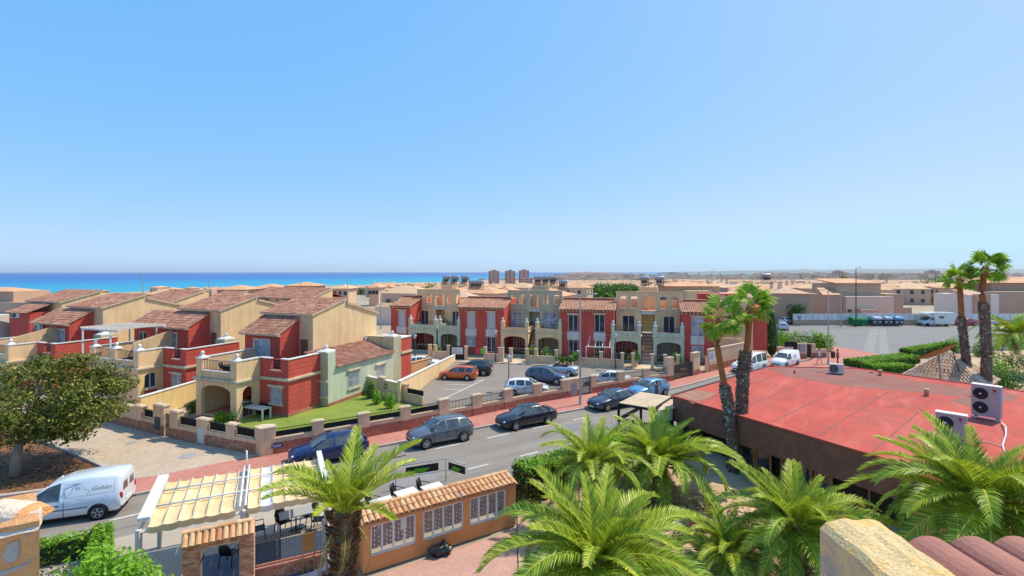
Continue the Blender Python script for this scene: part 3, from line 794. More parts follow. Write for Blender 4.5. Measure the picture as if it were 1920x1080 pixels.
    # --- pale green wing on the garden side
    if p['wing']:
        mb = MB(); x = 0.78; ye = p.get('wing_end', 12.0)
        ws = [(5.6, 6.95, 1.1, 2.5), (9.4, 10.6, 1.2, 2.3)] if ye > 10 else []
        wall_open(mb, right(x, 0), 4.05, ye, 0, 3.2, ws, K['green'])
        mb.poly([(0.0, 4.05, 3.2), (x, 4.05, 3.2), (gr, 4.05, 4.15)], K['green'])
        mb.build('wing_wall', t)
        for q in ws: window(t, right(x, 0), *q, 'bars')
        mb = MB(); nw = (0.14, 0.6, 1.0, 2.1)
        wall_open(mb, front(3.2), 0, x, 0, 4.5, [nw], K['sage']); mb.box(-0.5, x, 3.45, 4.05, 0, 4.5, K['green'])  # pier's front faces take darker sage, their shade put into the colour
        mb.poly([(x, 3.2, 0), (x, 3.45, 0), (x, 3.45, 4.5), (x, 3.2, 4.5)], K['green']); mb.poly([(-.5, 3.2, 4.5), (x, 3.2, 4.5), (x, 3.45, 4.5), (-.5, 3.45, 4.5)], K['green']); mb.box(-0.5, 0, 3.2, 3.45, 2.8, 4.5, K['sage'])
        mb.build('pier', t); window(t, front(3.2), *nw, 'bars')
        ball_cap(t, 0.2, 3.62, 4.5, 0.9)
        mb = MB(); tiles(mb, (1.02, 4.06, 3.22), (1.02, ye, 3.22), (gr, ye, 4.2), (gr, 4.06, 4.2), K['roof']); mb.build('wing_roof', t, kind='stuff')
        mb = MB(); mb.box(x, x + 0.05, 3.2, ye, 0, 0.45, K['redstone']); mb.build('wing_plinth', t)
        if ye > 10:
            mb = MB(); mb.box(-2.6, x, ye, ye + 1.25, 0, 4.62, K['sage']); mb.build('back_pier', t); ball_cap(t, 0.2, ye + 0.6, 4.62, 0.9)
            mb = MB(); mb.box(-2.5, x - 0.02, ye + 1.25, ye + 3.0, 0, 2.8, K['red']); mb.box(-2.5, x - 0.02, ye + 1.25, ye + 3.0, 3.0, 4.35, K['red']); mb.build('back_wall', t)
            mb = MB(); mb.box(-2.5, x + 0.1, ye + 1.25, ye + 3.1, 2.8, 3.0, K['band']); mb.box(-2.5, x + 0.04, ye + 1.25, ye + 3.05, 4.35, 4.43, K['white']); mb.build('back_cornice', t)
    else:
        mb = MB(); mb.box(-1.3, -0.1, 3.6, 4.9, 3.05, 4.75, K['sage']); mb.build('pier', t); ball_cap(t, -0.7, 4.2, 4.75, 0.95)
    return t

V1 = villa('corner villa with arched porch, red walls and long green wing beside the lawn', (-16.58, 35.6), 21.5,
           dict(pl=-7.1, porch='open', ul=-8.1, gl=-8.3, door=(-6.95, -5.3, 3.05, 5.2), wing=True))
V2 = villa('red and cream villa with arched windows under a white terrace pergola', (-27.33, 40.25), 21.5,
           dict(pl=-9.4, porch='glazed', ul=-11.9, gl=-8.3, door=(-7.2, -5.7, 3.05, 5.15), uw=[(-11.3, -10.1, 4.2, 5.1)], wing=False, divider=True))
V3 = villa('red villa half hidden behind the crown of the big tree, third from the lawn', (-41.3, 43.4), 21.5,
           dict(pl=-9.4, porch='glazed', ul=-9.9, gl=-8.3, door=(-6.0, -4.9, 3.05, 5.15), uw=[(-9.3, -7.9, 4.5, 5.2)], wing=False, divider=True))
# white terrace pergola on the second villa
t = thing('terrace_pergola', 'white steel pergola frame on the roof terrace of the second red villa', 'pergola', (-27.33, 40.25, 3.04), -math.radians(21.5))
for x in (-11.6, -7.6):
    for y in (-1.4, 2.4):
        mb = MB(); mb.box(x - .05, x + .05, y - .05, y + .05, 0, 2.75, K['white']); mb.build('post', t)
mb = MB()
for y in (-1.4, 2.4): mb.box(-11.75, -6.4, y - .06, y + .06, 2.75, 2.9, K['white'])
mb.build('beam', t)
for i in range(9):
    mb = MB(); x = -11.6 + i * 0.62; mb.box(x - .04, x + .04, -1.6, 2.6, 2.9, 3.0, K['offwhite']); mb.build('slat', t)

# houses of the row behind: beige gables seen past the villas
def back_gable(px, py, th, label, w=7.5, zt=8.45, front_red=True):
    a = atY(px, py, (EYE - zt) * F / (py - 509.0))
    t = thing('gabled_house', label, 'house', (a.x, a.y, 0), -math.radians(th), 'beige gabled houses behind the red villas')
    mb = MB(); zf = zt - 1.25
    mb.poly([(0, -4.3, 0), (0, 0, 0), (0, 0, zt), (0, -4.3, zf)], K['cream']); mb.poly([(-w, -4.3, 0), (0, -4.3, 0), (0, -4.3, zf), (-w, -4.3, zf)], K['tan'])  # tan front beside the cream side: shade tone put into the colour
    mb.poly([(0, 0, 0), (-w, 0, 0), (-w, 0, zt), (0, 0, zt)], K['tan']); mb.poly([(-w, -4.3, 0), (-w, -4.3, zf), (-w, 0, zt), (-w, 0, 0)], K['cream'])
    mb.box(-w + 1, -1.5, 0.002, 4.2, 0, zt - 1.5, K['tan'])
    mb.build('wall', t)
    mb = MB(); A = [(-w - .15, -4.55, zf), (.15, -4.55, zf), (.15, 0.02, zt + .07), (-w - .15, 0.02, zt + .07)]
    tiles(mb, *A, K['roof']); tiles(mb, (-1.3, 4.4, zt - 1.5), (-w + .8, 4.4, zt - 1.5), (-w + .8, 0.03, zt - .3), (-1.3, .03, zt - .3), K['roof'], 0.3, 0.5)
    mb.build('roof_tiles', t, kind='stuff')
    mb = MB(); mb.poly([A[1], A[2], (A[2][0], A[2][1], A[2][2] - .14), (A[1][0], A[1][1], A[1][2] - .14)], K['band']); mb.poly([A[0], A[1], (A[1][0], A[1][1], A[1][2] - .14), (A[0][0], A[0][1], A[0][2] - .14)], K['band']); mb.build('verge', t)
    mb = MB(); mb.box(-1.9, -1.1, 0.6, 1.4, zt - 1.5, zt - .1, K['tan']); mb.box(-2, -1, 0.5, 1.5, zt - .1, zt, K['band']); mb.build('chimney', t)
    if front_red:
        mb = MB(); mb.box(-w + 1.2, -1.8, -6.6, -4.31, 2, zf - 1.2, K['red']); mb.build('front_wall', t)
        mb = MB(); tiles(mb, (-w + 1, -7, zf - 1.25), (-1.6, -7, zf - 1.25), (-1.6, -4.32, zf - .2), (-w + 1, -4.32, zf - .2), K['roof'], 0.3, 0.5); mb.build('front_roof', t, kind='stuff')
    return t
back_gable(191, 545, 21.5, 'beige gable with a brown tiled slope rising above the leftmost red villa')
back_gable(384, 544.5, 21.5, 'beige gable with brown tiles and a chimney rising behind the second red villa', 6.5)
back_gable(562, 540, 21.5, 'small beige gable with a brown slope left of the pair behind the corner villa', 6.0)
back_gable(622, 541, 21.5, 'small beige gable with a brown slope directly behind the ridge of the corner villa', 6.0)
back_gable(460, 547, 21.5, 'low brown roof end between the second villa and the corner villa', 5.0, 7.4, False)

def lw(x, y, z, th, o):   # villa-local to world
    c, s = math.cos(math.radians(th)), math.sin(math.radians(th))
    return (o[0] + x * c + y * s, o[1] - x * s + y * c, z)
p = lw(-2.42, 12.2, 3.9, 21.5, (-16.58, 35.6)); split_ac('air_conditioner', p, math.radians(68), 'white air conditioner on the beige gable wall above the wing roof of the corner villa')
p = lw(-8.7, 2.7, 5.0, 21.5, (-41.3, 43.4)); split_ac('air_conditioner', p, -math.radians(21), 'air conditioner on the red upper wall of the leftmost villa')
# ================================================================== THE TERRACED ROW ACROSS THE CAR PARK
RO, RTH = (-3.46, 58.75), math.radians(15)
RC, RS = math.cos(RTH), math.sin(RTH)
def rpx(x, d):
    k = (x - 960.0) / F
    return (k * (RO[1] + d * RC) - RO[0] - d * RS) / (RC + k * RS)
def rw(r, d, z=0.0):
    return Vector((RO[0] + r * RC + d * RS, RO[1] - r * RS + d * RC, z))

def red_house(label, x0, x1, wins, d0=5.0, side=None):
    a, b = rpx(x0, d0), rpx(x1, d0); w = b - a
    t = thing('terraced_house', label, 'house', rw(a, d0), -RTH, 'red houses of the terraced row')
    ze, zr, db = 6.25, 7.15, 3.5
    T = front(0); mb = MB(); ops = []
    for u, wd, z0, z1, st in wins: ops.append((u * w - wd / 2, u * w + wd / 2, z0, z1))
    wall_open(mb, T, 0, w, 0, ze, ops, K['red'])
    for x, flip in ((0, False), (w, True)):
        q = [(x, 0, 0), (x, 0, ze), (x, db, zr), (x, 7.5, zr), (x, 7.5, 0)]
        mb.poly(q if not flip else q[::-1], K['red'])
    mb.box(0.01, w - .01, db, db + .25, zr - .3, zr + .3, K['red']); mb.poly([(0, 7.5, 0), (w, 7.5, 0), (w, 7.5, zr), (0, 7.5, zr)][::-1], K['red'])
    mb.poly([(0, db, zr), (w, db, zr), (w, 7.5, zr), (0, 7.5, zr)], K['terracotta'])
    mb.build('wall', t)
    mb = MB(); mb.box(-.05, w + .05, db - .03, db + .3, zr + .3, zr + .36, K['coping']); mb.build('coping', t)
    for (u, wd, z0, z1, st), o in zip(wins, ops):
        window(t, T, *o, st, hood=z1 > 3.4, sill=False)
    for u in sorted({q[0] for q in wins}):
        mb = MB(); mb.box(u * w - .75, u * w + .75, -.06, -.002, 2.35, 3.35, K['offwhite']); mb.build('panel', t)
    e = .38; s = (zr - ze) / db
    A = [(-.2, -e, ze + .05 - e * s), (w + .2, -e, ze + .05 - e * s), (w + .2, db, zr + .05), (-.2, db, zr + .05)]
    mb = MB(); tiles(mb, *A, K['rooford'], 0.26, 0.42); mb.build('roof_tiles', t, kind='stuff')
    mb = MB(); n = int(w / .4)
    for i in range(n + 1):
        x = w * i / n; mb.box(x - .07, x + .07, -.32, -.002, ze - .32, ze - .13, K['band'])
    mb.poly([(v[0], v[1], v[2] - .06) for v in A[::-1]], K['band']); mb.build('eave', t)
    return t

def pot_plant(loc, label, s=1.0, group=None):
    t = thing('potted_plant', label, 'plant', loc, random.uniform(0, 6), group)
    mb = MB(); mb.lathe([(.11 * s, 0), (.16 * s, .28 * s), (.18 * s, .3 * s), (.16 * s, .29 * s)], K['clay'], (0, 0, 0), 10); mb.build('pot', t)
    mb = MB()
    for i in range(46):
        az, el, r = random.uniform(0, 6.28), random.uniform(.2, 1.5), random.uniform(.12, .45) * s
        c = Vector((math.cos(az) * math.cos(el) * r, math.sin(az) * math.cos(el) * r, .32 * s + math.sin(el) * r * 1.2))
        leafq(mb, c, .13 * s, K['leafbush'])
    mb.build('foliage', t)
    return t

def leafq(mb, c, s, mat, nrm=None, asp=0.55):
    """one leaf: a folded quad at c"""
    n = (nrm or Vector((random.gauss(0, 1), random.gauss(0, 1), random.gauss(.4, 1)))).normalized()
    u = n.cross(Vector((random.gauss(0, 1), random.gauss(0, 1), random.gauss(0, 1)))).normalized(); v = n.cross(u)
    mb.poly([c - u * s, c + v * s * asp, c + u * s, c - v * s * asp], mat)

K['leafbush'] = M_leaf('bush_leaves', lin(64, 104, 34), lin(112, 150, 54), lin(150, 180, 80))

def pair_block(label, x0, x1, mat, pmat, smat, p1, st, p2, top, doors, tanks, tank_label, d1=8.5):
    """upper flats behind porches: two porches with roof terraces, a stair between, an openwork roof storey"""
    a, b = rpx(x0, d1), rpx(x1, d1); w = b - a
    t = thing('terraced_house', label, 'house', rw(a, d1), -RTH, 'pale flats of the terraced row')
    X = lambda px, d=0.0: rpx(px, d1 + d) - a
    ZT = 8.35; mb = MB(); T = front(0)
    s0, s1 = X(st[0]), X(st[1])
    ops = [(s0, s1, 3.1, 5.5)]
    dd = [(X(q[0]), X(q[1]), 3.1, q[2]) for q in doors]
    tp = [(X(q[0]), X(q[1]), q[2], q[3], q[4]) for q in top]
    wall_open(mb, T, 0, w, 0, 5.9, ops + dd, mat, 0.25)
    wall_open(mb, T, 0, w, 5.9, ZT, tp, mat, 0.25)
    # back face of the roof storey wall, so the openings are real
    wall_open(mb, Tf(0, .25, 1, 0, 0, 1), 0, w, 5.9, ZT, [q[:4] for q in tp], mat, 0.0)
    mb.poly([(0, 0, ZT), (w, 0, ZT), (w, .25, ZT), (0, .25, ZT)], mat)
    for x in (0, w):
        q = [(x, 0, 0), (x, 6, 0), (x, 6, 7.0), (x, .25, 7.0), (x, .25, ZT), (x, 0, ZT)]; mb.poly(q if x else q[::-1], mat)
    mb.box(.002, w - .002, 5.8, 6.0, 5.9, 7.0, mat); mb.poly([(0, .25, 5.95), (w, .25, 5.95), (w, 5.8, 5.95), (0, 5.8, 5.95)], K['terracotta'])
    mb.box(w * .36, w * .64, 3.2, 5.6, 5.95, 8.9, mat)                     # stair tower under the tanks
    for x in (w * .2, w * .5, w * .8): mb.box(x - .12, x + .12, 1.6, 1.85, 5.95, ZT, K['cream'])
    # recess behind the stair head
    mb.poly([(s0, 1.6, 3.1), (s1, 1.6, 3.1), (s1, 1.6, 5.5), (s0, 1.6, 5.5)], smat)
    mb.poly([(s0, .25, 3.1), (s0, 1.6, 3.1), (s0, 1.6, 5.5), (s0, .25, 5.5)], smat); mb.poly([(s1, .25, 3.1), (s1, .25, 5.5), (s1, 1.6, 5.5), (s1, 1.6, 3.1)], smat)
    mb.build('wall', t)
    mb = MB(); mb.box(0, w, -.05, -.002, 5.85, 5.98, K['band']); mb.box(-.05, w + .05, -.06, .31, ZT, ZT + .07, K['coping'])
    mb.box(s0 - .1, s1 + .1, -.09, -.051, 5.5, 5.84, K['offwhite']); mb.build('cornice', t)
    for q in dd: window(t, T, *q, 'curtain' if mat is not K['tan'] else 'win', sill=False, hood=False, name='terrace_door')
    # porches
    for k, (pa, pb) in enumerate((p1, p2)):
        f0 = -3.8; u0, u1 = X(pa, f0), X(pb, f0)
        ob = thing('p', None, None) if False else None
        mb = MB(); m = .38
        wall_open(mb, front(f0), u0, u1, 0, 3.05, [(u0 + m, u1 - m, .15, 2.55, .45)], pmat, .3)
        wall_open(mb, right(u1, 0), f0, -.02, 0, 3.05, [(f0 + .7, -.8, .15, 2.4, .4)], pmat, .25); wall_open(mb, left(u0, 0), f0, -.02, 0, 3.05, [(f0 + .7, -.8, .15, 2.4, .4)], pmat, .25)
        mb.poly([(u0, f0, 2.85), (u0, -.01, 2.85), (u1, -.01, 2.85), (u1, f0, 2.85)], pmat); mb.poly([(u0, f0, 3.05), (u1, f0, 3.05), (u1, 0, 3.05), (u0, 0, 3.05)], K['terracotta'])
        mb.poly([(u0 + .3, -.06, .1), (u1 - .3, -.06, .1), (u1 - .3, -.06, 2.85), (u0 + .3, -.06, 2.85)], K['red'] if k == 0 else pmat)
        pw = .42
        for q0, q1 in ((u0, u0 + pw), (u1 - pw, u1)): mb.box(q0, q1, f0, f0 + pw, 3.2, 4.4, pmat)
        mb.box(u0 + pw, u1 - pw, f0 + .05, f0 + .2, 3.2, 3.62, pmat)
        mb.box(u0, u0 + .18, f0 + pw, -.01, 3.2, 3.7, pmat); mb.box(u1 - .18, u1, f0 + pw, -.01, 3.2, 3.7, pmat)
        mb.build('porch', t)
        mb = MB(); mb.box(u0 - .1, u1 + .1, f0 - .1, -.03, 3.05, 3.2, K['band']); mb.box(u0 + pw, u1 - pw, f0 + .02, f0 + .23, 3.62, 3.68, K['coping']); mb.build('porch_cornice', t)
        railing(t, front(f0 + .12), u0 + pw, u1 - pw, 3.68, 4.25, pitch=.14)
        railing(t, right(u1 - .1), f0 + pw, -.05, 3.72, 4.25, pitch=.16)
        for q in (u0 + pw / 2, u1 - pw / 2): ball_cap(t, q, f0 + pw / 2, 4.4, .36)
        window(t, front(-.07), u0 + .7, u0 + 1.65, .15, 2.2, 'bars', depth=.02, sill=False, hood=False, name='front_door')
        window(t, front(-.07), u1 - 1.7, u1 - .7, .9, 2.1, 'bars', depth=.02, sill=False, hood=False)
        mb = MB(); mb.box(u0 + .5, u1 - .5, f0 + 1.2, f0 + 1.9, .72, .76, K['offwhite'])
        for q in (u0 + .6, u1 - .6): mb.box(q - .03, q + .03, f0 + 1.5, f0 + 1.56, .1, .72, K['white'])
        mb.build('porch_table', t)
    # stair
    q0, q1 = X(p1[1], -3.8) + .05, X(p2[0], -3.8) - .05
    q0, q1 = max(q0, X(st[0], -2) - .15), min(q1, X(st[1], -2) + .15)
    n = 16
    for i in range(n):
        y0 = -4.4 + i * (4.4 / n); mb = MB(); mb.box(q0, q1, y0, y0 + 4.4 / n + .02, max(0, .1 + (i - 1) * 3.0 / n), .1 + (i + 1) * 3.0 / n - .0, K['terracotta' if i % 2 else 'coping']); mb.build('step', t)
    T2 = right(q0 + .06, 0)
    mb = MB()
    for i in range(9):
        y = -4.3 + i * .53; z = .25 + i * .36; mb.box(q0 + .03, q0 + .06, y, y + .03, z, z + .9, K['iron'])
    mb.tube([(q0 + .045, -4.3, 1.15), (q0 + .045, -.06, 4.05)], .025, K['iron'], 5); mb.build('handrail', t)
    # solar water heaters on the stair tower
    for i, (tx, dz, dep) in enumerate(tanks):
        h = thing('solar_water_heater', tank_label % ('first', 'second', 'third', 'fourth', 'fifth')[i], 'water heater', tuple(Vector(rw(rpx(tx, d1 + dep), d1 + dep, 8.95 + dz))), -RTH, 'solar water heaters on the row roofs')
        mb = MB(); mb.lathe([(.02, -.62), (.26, -.62), (.28, -.56), (.28, .56), (.26, .62), (.02, .62)], K['steel'], (0, .35, 1.15), 14, True, 'x'); mb.build('tank', h)
        mb = MB(); mb.poly([(-.42, -.7, .2), (.42, -.7, .2), (.42, .25, .85), (-.42, .25, .85)], K['panel']); mb.poly([(-.42, -.7, .16), (-.42, .25, .81), (.42, .25, .81), (.42, -.7, .16)], K['panel']); mb.build('collector', h)
        mb = MB()
        for x in (-.55, -.18, .18, .55):
            mb.tube([(x, -.75, 0), (x, .4, 1.0)], .035, K['dgrey'], 4); mb.tube([(x, .6, 0), (x, .38, 1.0)], .035, K['dgrey'], 4); mb.tube([(x, -.75, 0.03), (x, .6, .03)], .035, K['dgrey'], 4)
        mb.build('stand', h)
    return t
K['panel'] = M('brown_collector_plate', lin(120, 84, 70), var=.15, rough=.4)

red_house('red terraced house at the left end of the row, one shuttered window', 733, 770, [(.55, 1.15, 3.4, 5.5, 'blind')])
B1 = pair_block('beige flats with pale green porches between the two left red houses', 782, 862, K['tan'], K['green'], K['tan'], (766, 818), (817, 834), (821, 862),
     [(786, 793, 6.45, 7.75, .3), (801, 810, 6.45, 7.75, .3), (816.5, 832, 6.1, 7.8, .35), (839, 848, 6.45, 7.75, .3), (855, 861, 6.45, 7.75, .3)], [(790, 803, 5.3), (848, 860, 5.3)],
     [(836, 0, 4.4), (852, 0, 4.4), (871, 0, 4.4), (886, -.7, 4.4), (898, -.7, 4.4)], '%s solar water heater from the left on the roof of the left beige flats')
red_house('red terraced house with two grey roller shutters behind the black bin bags', 861, 945, [(.27, 1.15, 3.4, 5.5, 'blind'), (.72, 1.15, 3.4, 5.55, 'blind'), (.27, 1.2, .9, 2.3, 'bars'), (.72, 1.3, .3, 2.3, 'win')])
B2 = pair_block('sage green flats with cream porches in the middle of the row', 952, 1054, K['sage'], K['cream'], K['green'], (939, 990), (992, 1012), (1004, 1053),
     [(957, 968, 6.5, 7.8, .25), (974, 985, 6.5, 7.8, .25), (993, 1012, 6.1, 7.8, 0), (1019, 1028, 6.5, 7.8, 0), (1039, 1049, 6.5, 7.8, 0)], [(960, 977.5, 5.4), (1017, 1044, 5.4)],
     [(1009, 0, 4.4), (1023, 0, 4.4), (1037, 0, 4.4), (1055, -.6, 4.4)], '%s solar water heater from the left above the sage green flats')
red_house('red terraced house with white windows behind the tall street lamp', 1050, 1151, [(.25, 1.2, 3.4, 5.5, 'win'), (.74, 1.25, 3.4, 5.6, 'win'), (.25, 1.2, .3, 2.3, 'win'), (.74, 1.3, .3, 2.3, 'win')])
B3 = pair_block('beige flats with pale green porches and a brick stair, right of the street lamp', 1155, 1280, K['tan'], K['green'], K['yellow'], (1146, 1202), (1203, 1228), (1225, 1283),
     [(1162, 1174, 6.3, 7.8, 0), (1183, 1195, 6.3, 7.8, 0), (1203, 1229, 5.98, 7.8, 0), (1238, 1250, 6.3, 7.8, .2), (1260, 1272, 6.3, 7.8, .2)], [(1167, 1190, 5.3), (1244, 1265, 5.3)],
     [(1208, 0, 4.4), (1236, 0, 4.4)], '%s of the two solar water heaters on the right beige flats', 8.0)
red_house('red terraced house at the right end of the row, tall barred windows', 1279, 1337, [(.5, 1.3, 3.3, 5.6, 'bars'), (.5, 1.3, .3, 2.2, 'bars')], 4.6)
h = thing('solar_water_heater', 'single solar water heater standing apart behind the crowns of the tall palms', 'water heater', atY(1437, 532, 66), -RTH, 'solar water heaters on the row roofs')
for src in [o for o in COL.objects if o.name == 'solar_water_heater'][0].children: c = src.copy(); COL.objects.link(c); c.parent = h

# end of the row: blind beige flank, low walls and the red gable beyond
t = thing('end_house', 'beige end house with a red flank beyond the tall palms', 'house', rw(rpx(1338, 8), 8), -RTH)
L = lambda px, d: rpx(px, d) - rpx(1338, 8)
mb = MB(); mb.box(L(1338, 9), L(1412, 9), 1.0, 9, 0, 7.3, K['tan']); mb.build('wall', t)
mb = MB(); mb.box(L(1413, 9), L(1440, 9), 1.4, 8, 0, 6.6, K['red']); mb.build('flank_wall', t)
mb = MB(); mb.box(L(1345, 6), L(1395, 6), -1.4, -1.2, 0, 3.0, K['tan']); mb.box(L(1395, 6), L(1440, 6), -1.4, -1.2, 0, 1.6, K['tan']); mb.build('yard_wall', t)
mb = MB(); A = [(L(1337, 9), .6, 6.4), (L(1395, 9), .6, 6.4), (L(1360, 12), 5, 7.9), (L(1337, 12), 5, 7.9)]; tiles(mb, *A, K['rooford'], .3, .45); mb.build('roof_tiles', t, kind='stuff')
mb = MB(); mb.box(L(1310, 14), L(1395, 14), 5.2, 8.4, 6.5, 8.0, K['red']); mb.build('back_wall', t)

# garden fronts of the row: posts, low walls, railings and gates
def row_fence():
    t = thing('garden_wall', 'long beige garden wall with posts and railings along the terraced row', 'wall', (RO[0], RO[1], 0), -RTH)
    posts = [806, 816, 841, 874, 910, 937, 942, 958, 988, 1005, 1043, 1085, 1127, 1167, 1187, 1223, 1247, 1271, 1306, 1325]
    zs = {941: 1.5}
    def dd(px): return -0.9 if px > 1300 else 0.0
    P = []
    for px in posts:
        r = rpx(px, 0); P.append((px, r))
        mb = MB(); mb.box(r - .17, r + .17, -.17, .17, 0, 1.72, K['plaster']); mb.build('post', t)
        mb = MB(); mb.box(r - .21, r + .21, -.21, .21, 1.72, 1.8, K['coping']); mb.build('post_cap', t)
    gaps = {(841, 874): 'gate', (874, 910): 'gate', (942, 958): 'open', (958, 988): 'open', (1043, 1085): 'pots', (1167, 1187): 'gate', (1187, 1223): 'open', (1223, 1247): 'gate', (1271, 1306): 'gate', (1306, 1325): 'gate'}
    for (p0, r0), (p1, r1) in zip(P, P[1:]):
        g = gaps.get((p0, p1), 'wall')
        if g == 'wall':
            h = .95
            mb = MB(); mb.box(r0 + .17, r1 - .17, -.09, .09, 0, h, K['plaster']); mb.build('low_wall', t)
            mb = MB(); mb.box(r0 + .17, r1 - .17, -.12, .12, h, h + .06, K['coping']); mb.build('coping', t)
            if p0 not in (910, 1005, 816): railing(t, front(0), r0 + .17, r1 - .17, h + .06, 1.6, pitch=.12)
        elif g == 'gate':
            mb = MB(); n = max(3, int((r1 - r0 - .4) / .11))
            for i in range(n + 1):
                x = r0 + .2 + (r1 - r0 - .4) * i / n; mb.box(x - .015, x + .015, -.015, .015, .12, 1.5, K['iron'])
            for z in (.12, .8, 1.5): mb.box(r0 + .18, r1 - .18, -.02, .02, z, z + .04, K['iron'])
            mb.build('gate', t)
        elif g == 'pots':
            railing(t, front(0), r0 + .17, r1 - .17, .06, 1.3, pitch=.14)
    return t
row_fence()
for i, px in enumerate([1048, 1055, 1062, 1070, 1079]):
    pot_plant(rw(rpx(px, -.5), -.5, .1), ['pot plant beside the walled bay, first of the five on the row pavement', 'low pot plant second of the five on the row pavement', 'pot plant in the middle of the five on the row pavement', 'small pot plant fourth of the five on the row pavement', 'bushiest pot plant, last of the five on the row pavement'][i], [1.4, 1.1, 1.3, 1.2, 1.9][i], 'pots on the pavement of the row')
for px, d, lb in ((996, 1.2, 'potted shrub beside the brick path of the cream porch'), (1268, 1.5, 'potted shrub inside the gate of the right green porch'), (815, 1.0, 'potted shrub behind the low wall by the left beige flats'), (1190, 1.0, 'potted shrub by the gate of the white framed porch'), (1024, 1.0, 'potted shrub behind the walled bay of the second cream porch')):
    pot_plant(rw(rpx(px, d), d, .0), lb, 2.2)
# sign board on the black gate, towels on a rail, two small pergolas
t = thing('sign_board', 'blank white board hung on the black gate left of the drive', 'sign', rw(rpx(857.5, -.1), -.1, .75), -RTH)
mb = MB(); mb.box(-.75, .75, -.03, 0, 0, .85, K['offwhite']); mb.build('board', t)
mb = MB(); mb.box(-1.0, 1.0, .002, .03, -.7, 1.0, K['black']); mb.build('backing', t)
def cloth_on_rail(px, col, label, w):
    mb = MB(); m = M('towel_' + label.split()[0], col, var=.1, rough=.9)
    for i in range(8):
        y0, y1 = .03 * math.sin(i), .03 * math.sin(i + 1)
        mb.poly([(-w / 2 + w * i / 8, y0, 0), (-w / 2 + w * (i + 1) / 8, y1, 0), (-w / 2 + w * (i + 1) / 8, y1, .75), (-w / 2 + w * i / 8, y0, .75)], m)
    mb.build('towel', None, label, 'towel', 'towels drying on the gate', None, rw(rpx(px, -.15), -.15, .9), -RTH)
cloth_on_rail(896, lin(230, 70, 90), 'pink towel hanging over the gate by the drive', .55)
cloth_on_rail(904, lin(130, 190, 80), 'green towel hanging beside the pink one on the gate', .45)
t = thing('pergola', 'small white timber pergola over the terrace of the red house behind the lamp', 'pergola', rw(rpx(1104, 3.2), 3.2, 0), -RTH)
for i in range(4):
    mb = MB(); x = i * .85; mb.tube([(x, -.9, 2.0), (x, 1.75, 2.95)], .05, K['white'], 4, False); mb.build('slat', t)
mb = MB(); mb.box(-.3, 2.9, -.95, -.85, 1.9, 2.02, K['white']); mb.build('beam', t)
for x in (-.2, 2.8):
    mb = MB(); mb.box(x - .05, x + .05, -.95, -.85, 0, 1.9, K['white']); mb.build('post', t)
# ================================================================== STREET WALLS, LAMPS
def wall_hit(px, line):
    """where the sight line of photo column px meets the wall line on plan -> (segment, point)"""
    k = (px - 960.0) / F; best = None
    for i, ((x0, y0), (x1, y1)) in enumerate(zip(line, line[1:])):
        den = (x1 - x0) - k * (y1 - y0)
        if abs(den) < 1e-9: continue
        t = (k * y0 - x0) / den
        if -0.02 <= t <= 1.02:
            y = y0 + (y1 - y0) * t; best = (i, Vector((x0 + (x1 - x0) * t, y, 0)))
    return best

def street_wall(name, label, line, items, hp=1.5, hs=0.65, hl=0.85, hr=1.42, screen=False, base=0.1, smat='stone'):
    """items: ('post', x0, x1), ('rail', x0, x1), ('solid', x0, x1, h), ('gate', x0, x1)"""
    t = thing(name, label, 'wall')
    for it in items:
        k, xa, xb = it[:3]
        ha, hb = wall_hit(xa, line), wall_hit(xb, line)
        if not ha or not hb: continue
        a, b = ha[1], hb[1]
        d = (b - a); L = d.length; d.normalize(); q = Vector((-d.y, d.x, 0))
        T = (lambda a, d, q: (lambda u, w, z: (a.x + d.x * u + q.x * w, a.y + d.y * u + q.y * w, z + base)))(a, d, q)
        if k == 'post':
            h = it[3] if len(it) > 3 else hp
            mb = MB(); mb.box(0, L, -.04, .36, 0, h, K['plaster'], T); mb.build('post', t)
            mb = MB(); mb.box(-.05, L + .05, -.09, .41, h, h + .05, K['coping'], T); mb.box(.03, L - .03, -.01, .33, h + .05, h + .09, K['coping'], T); mb.build('post_cap', t)
            mb = MB(); mb.box(-.01, L + .01, -.055, -.042, -.1, hs, K[smat], T); mb.build('stone_base', t)
        elif k in ('rail', 'solid'):
            h = hl if k == 'rail' else it[3]
            mb = MB(); mb.box(0, L, 0, .26, 0, h, K['plaster'], T); mb.build('low_wall', t)
            mb = MB(); mb.box(0, L, -.025, -.003, -.1, hs, K[smat], T); mb.build('stone_base', t)
            mb = MB(); mb.box(0, L, -.04, .3, h, h + .05, K['coping'], T); mb.build('coping', t)
            if k == 'rail':
                mb = MB(); n = max(3, int(L / .115)); z0, z1 = h + .05, hr
                for z in (z0 + .07, z1 - .06): mb.box(0, L, .1, .13, z, z + .03, K['iron'], T)
                for i in range(1, n):
                    u = L * i / n; mb.box(u - .011, u + .011, .105, .127, z0, z1 + (.07 if i % 2 else .02), K['iron'], T)
                mb.build('railing', t, kind='stuff')
                if screen:
                    mb = MB(); mb.box(.02, L - .02, .14, .15, z0 + .03, z1 - (.02 if screen == 1 else .18), K['screen'], T); mb.build('shade_screen', t)
        elif k == 'gate':
            mb = MB(); n = max(3, int(L / .1))
            for i in range(n + 1):
                u = L * i / n; mb.box(u - .02, u + .02, .1, .13, .05, 1.45, K['iron'], T)
            for z in (.05, .7, 1.42): mb.box(0, L, .09, .14, z, z + .06, K['iron'], T)
            mb.build('gate', t)
        elif k == 'door':
            mb = MB(); mb.box(0, L, -.06, -.045, it[3], it[4], K[it[5]], T); mb.build('meter_door', t)
    return t
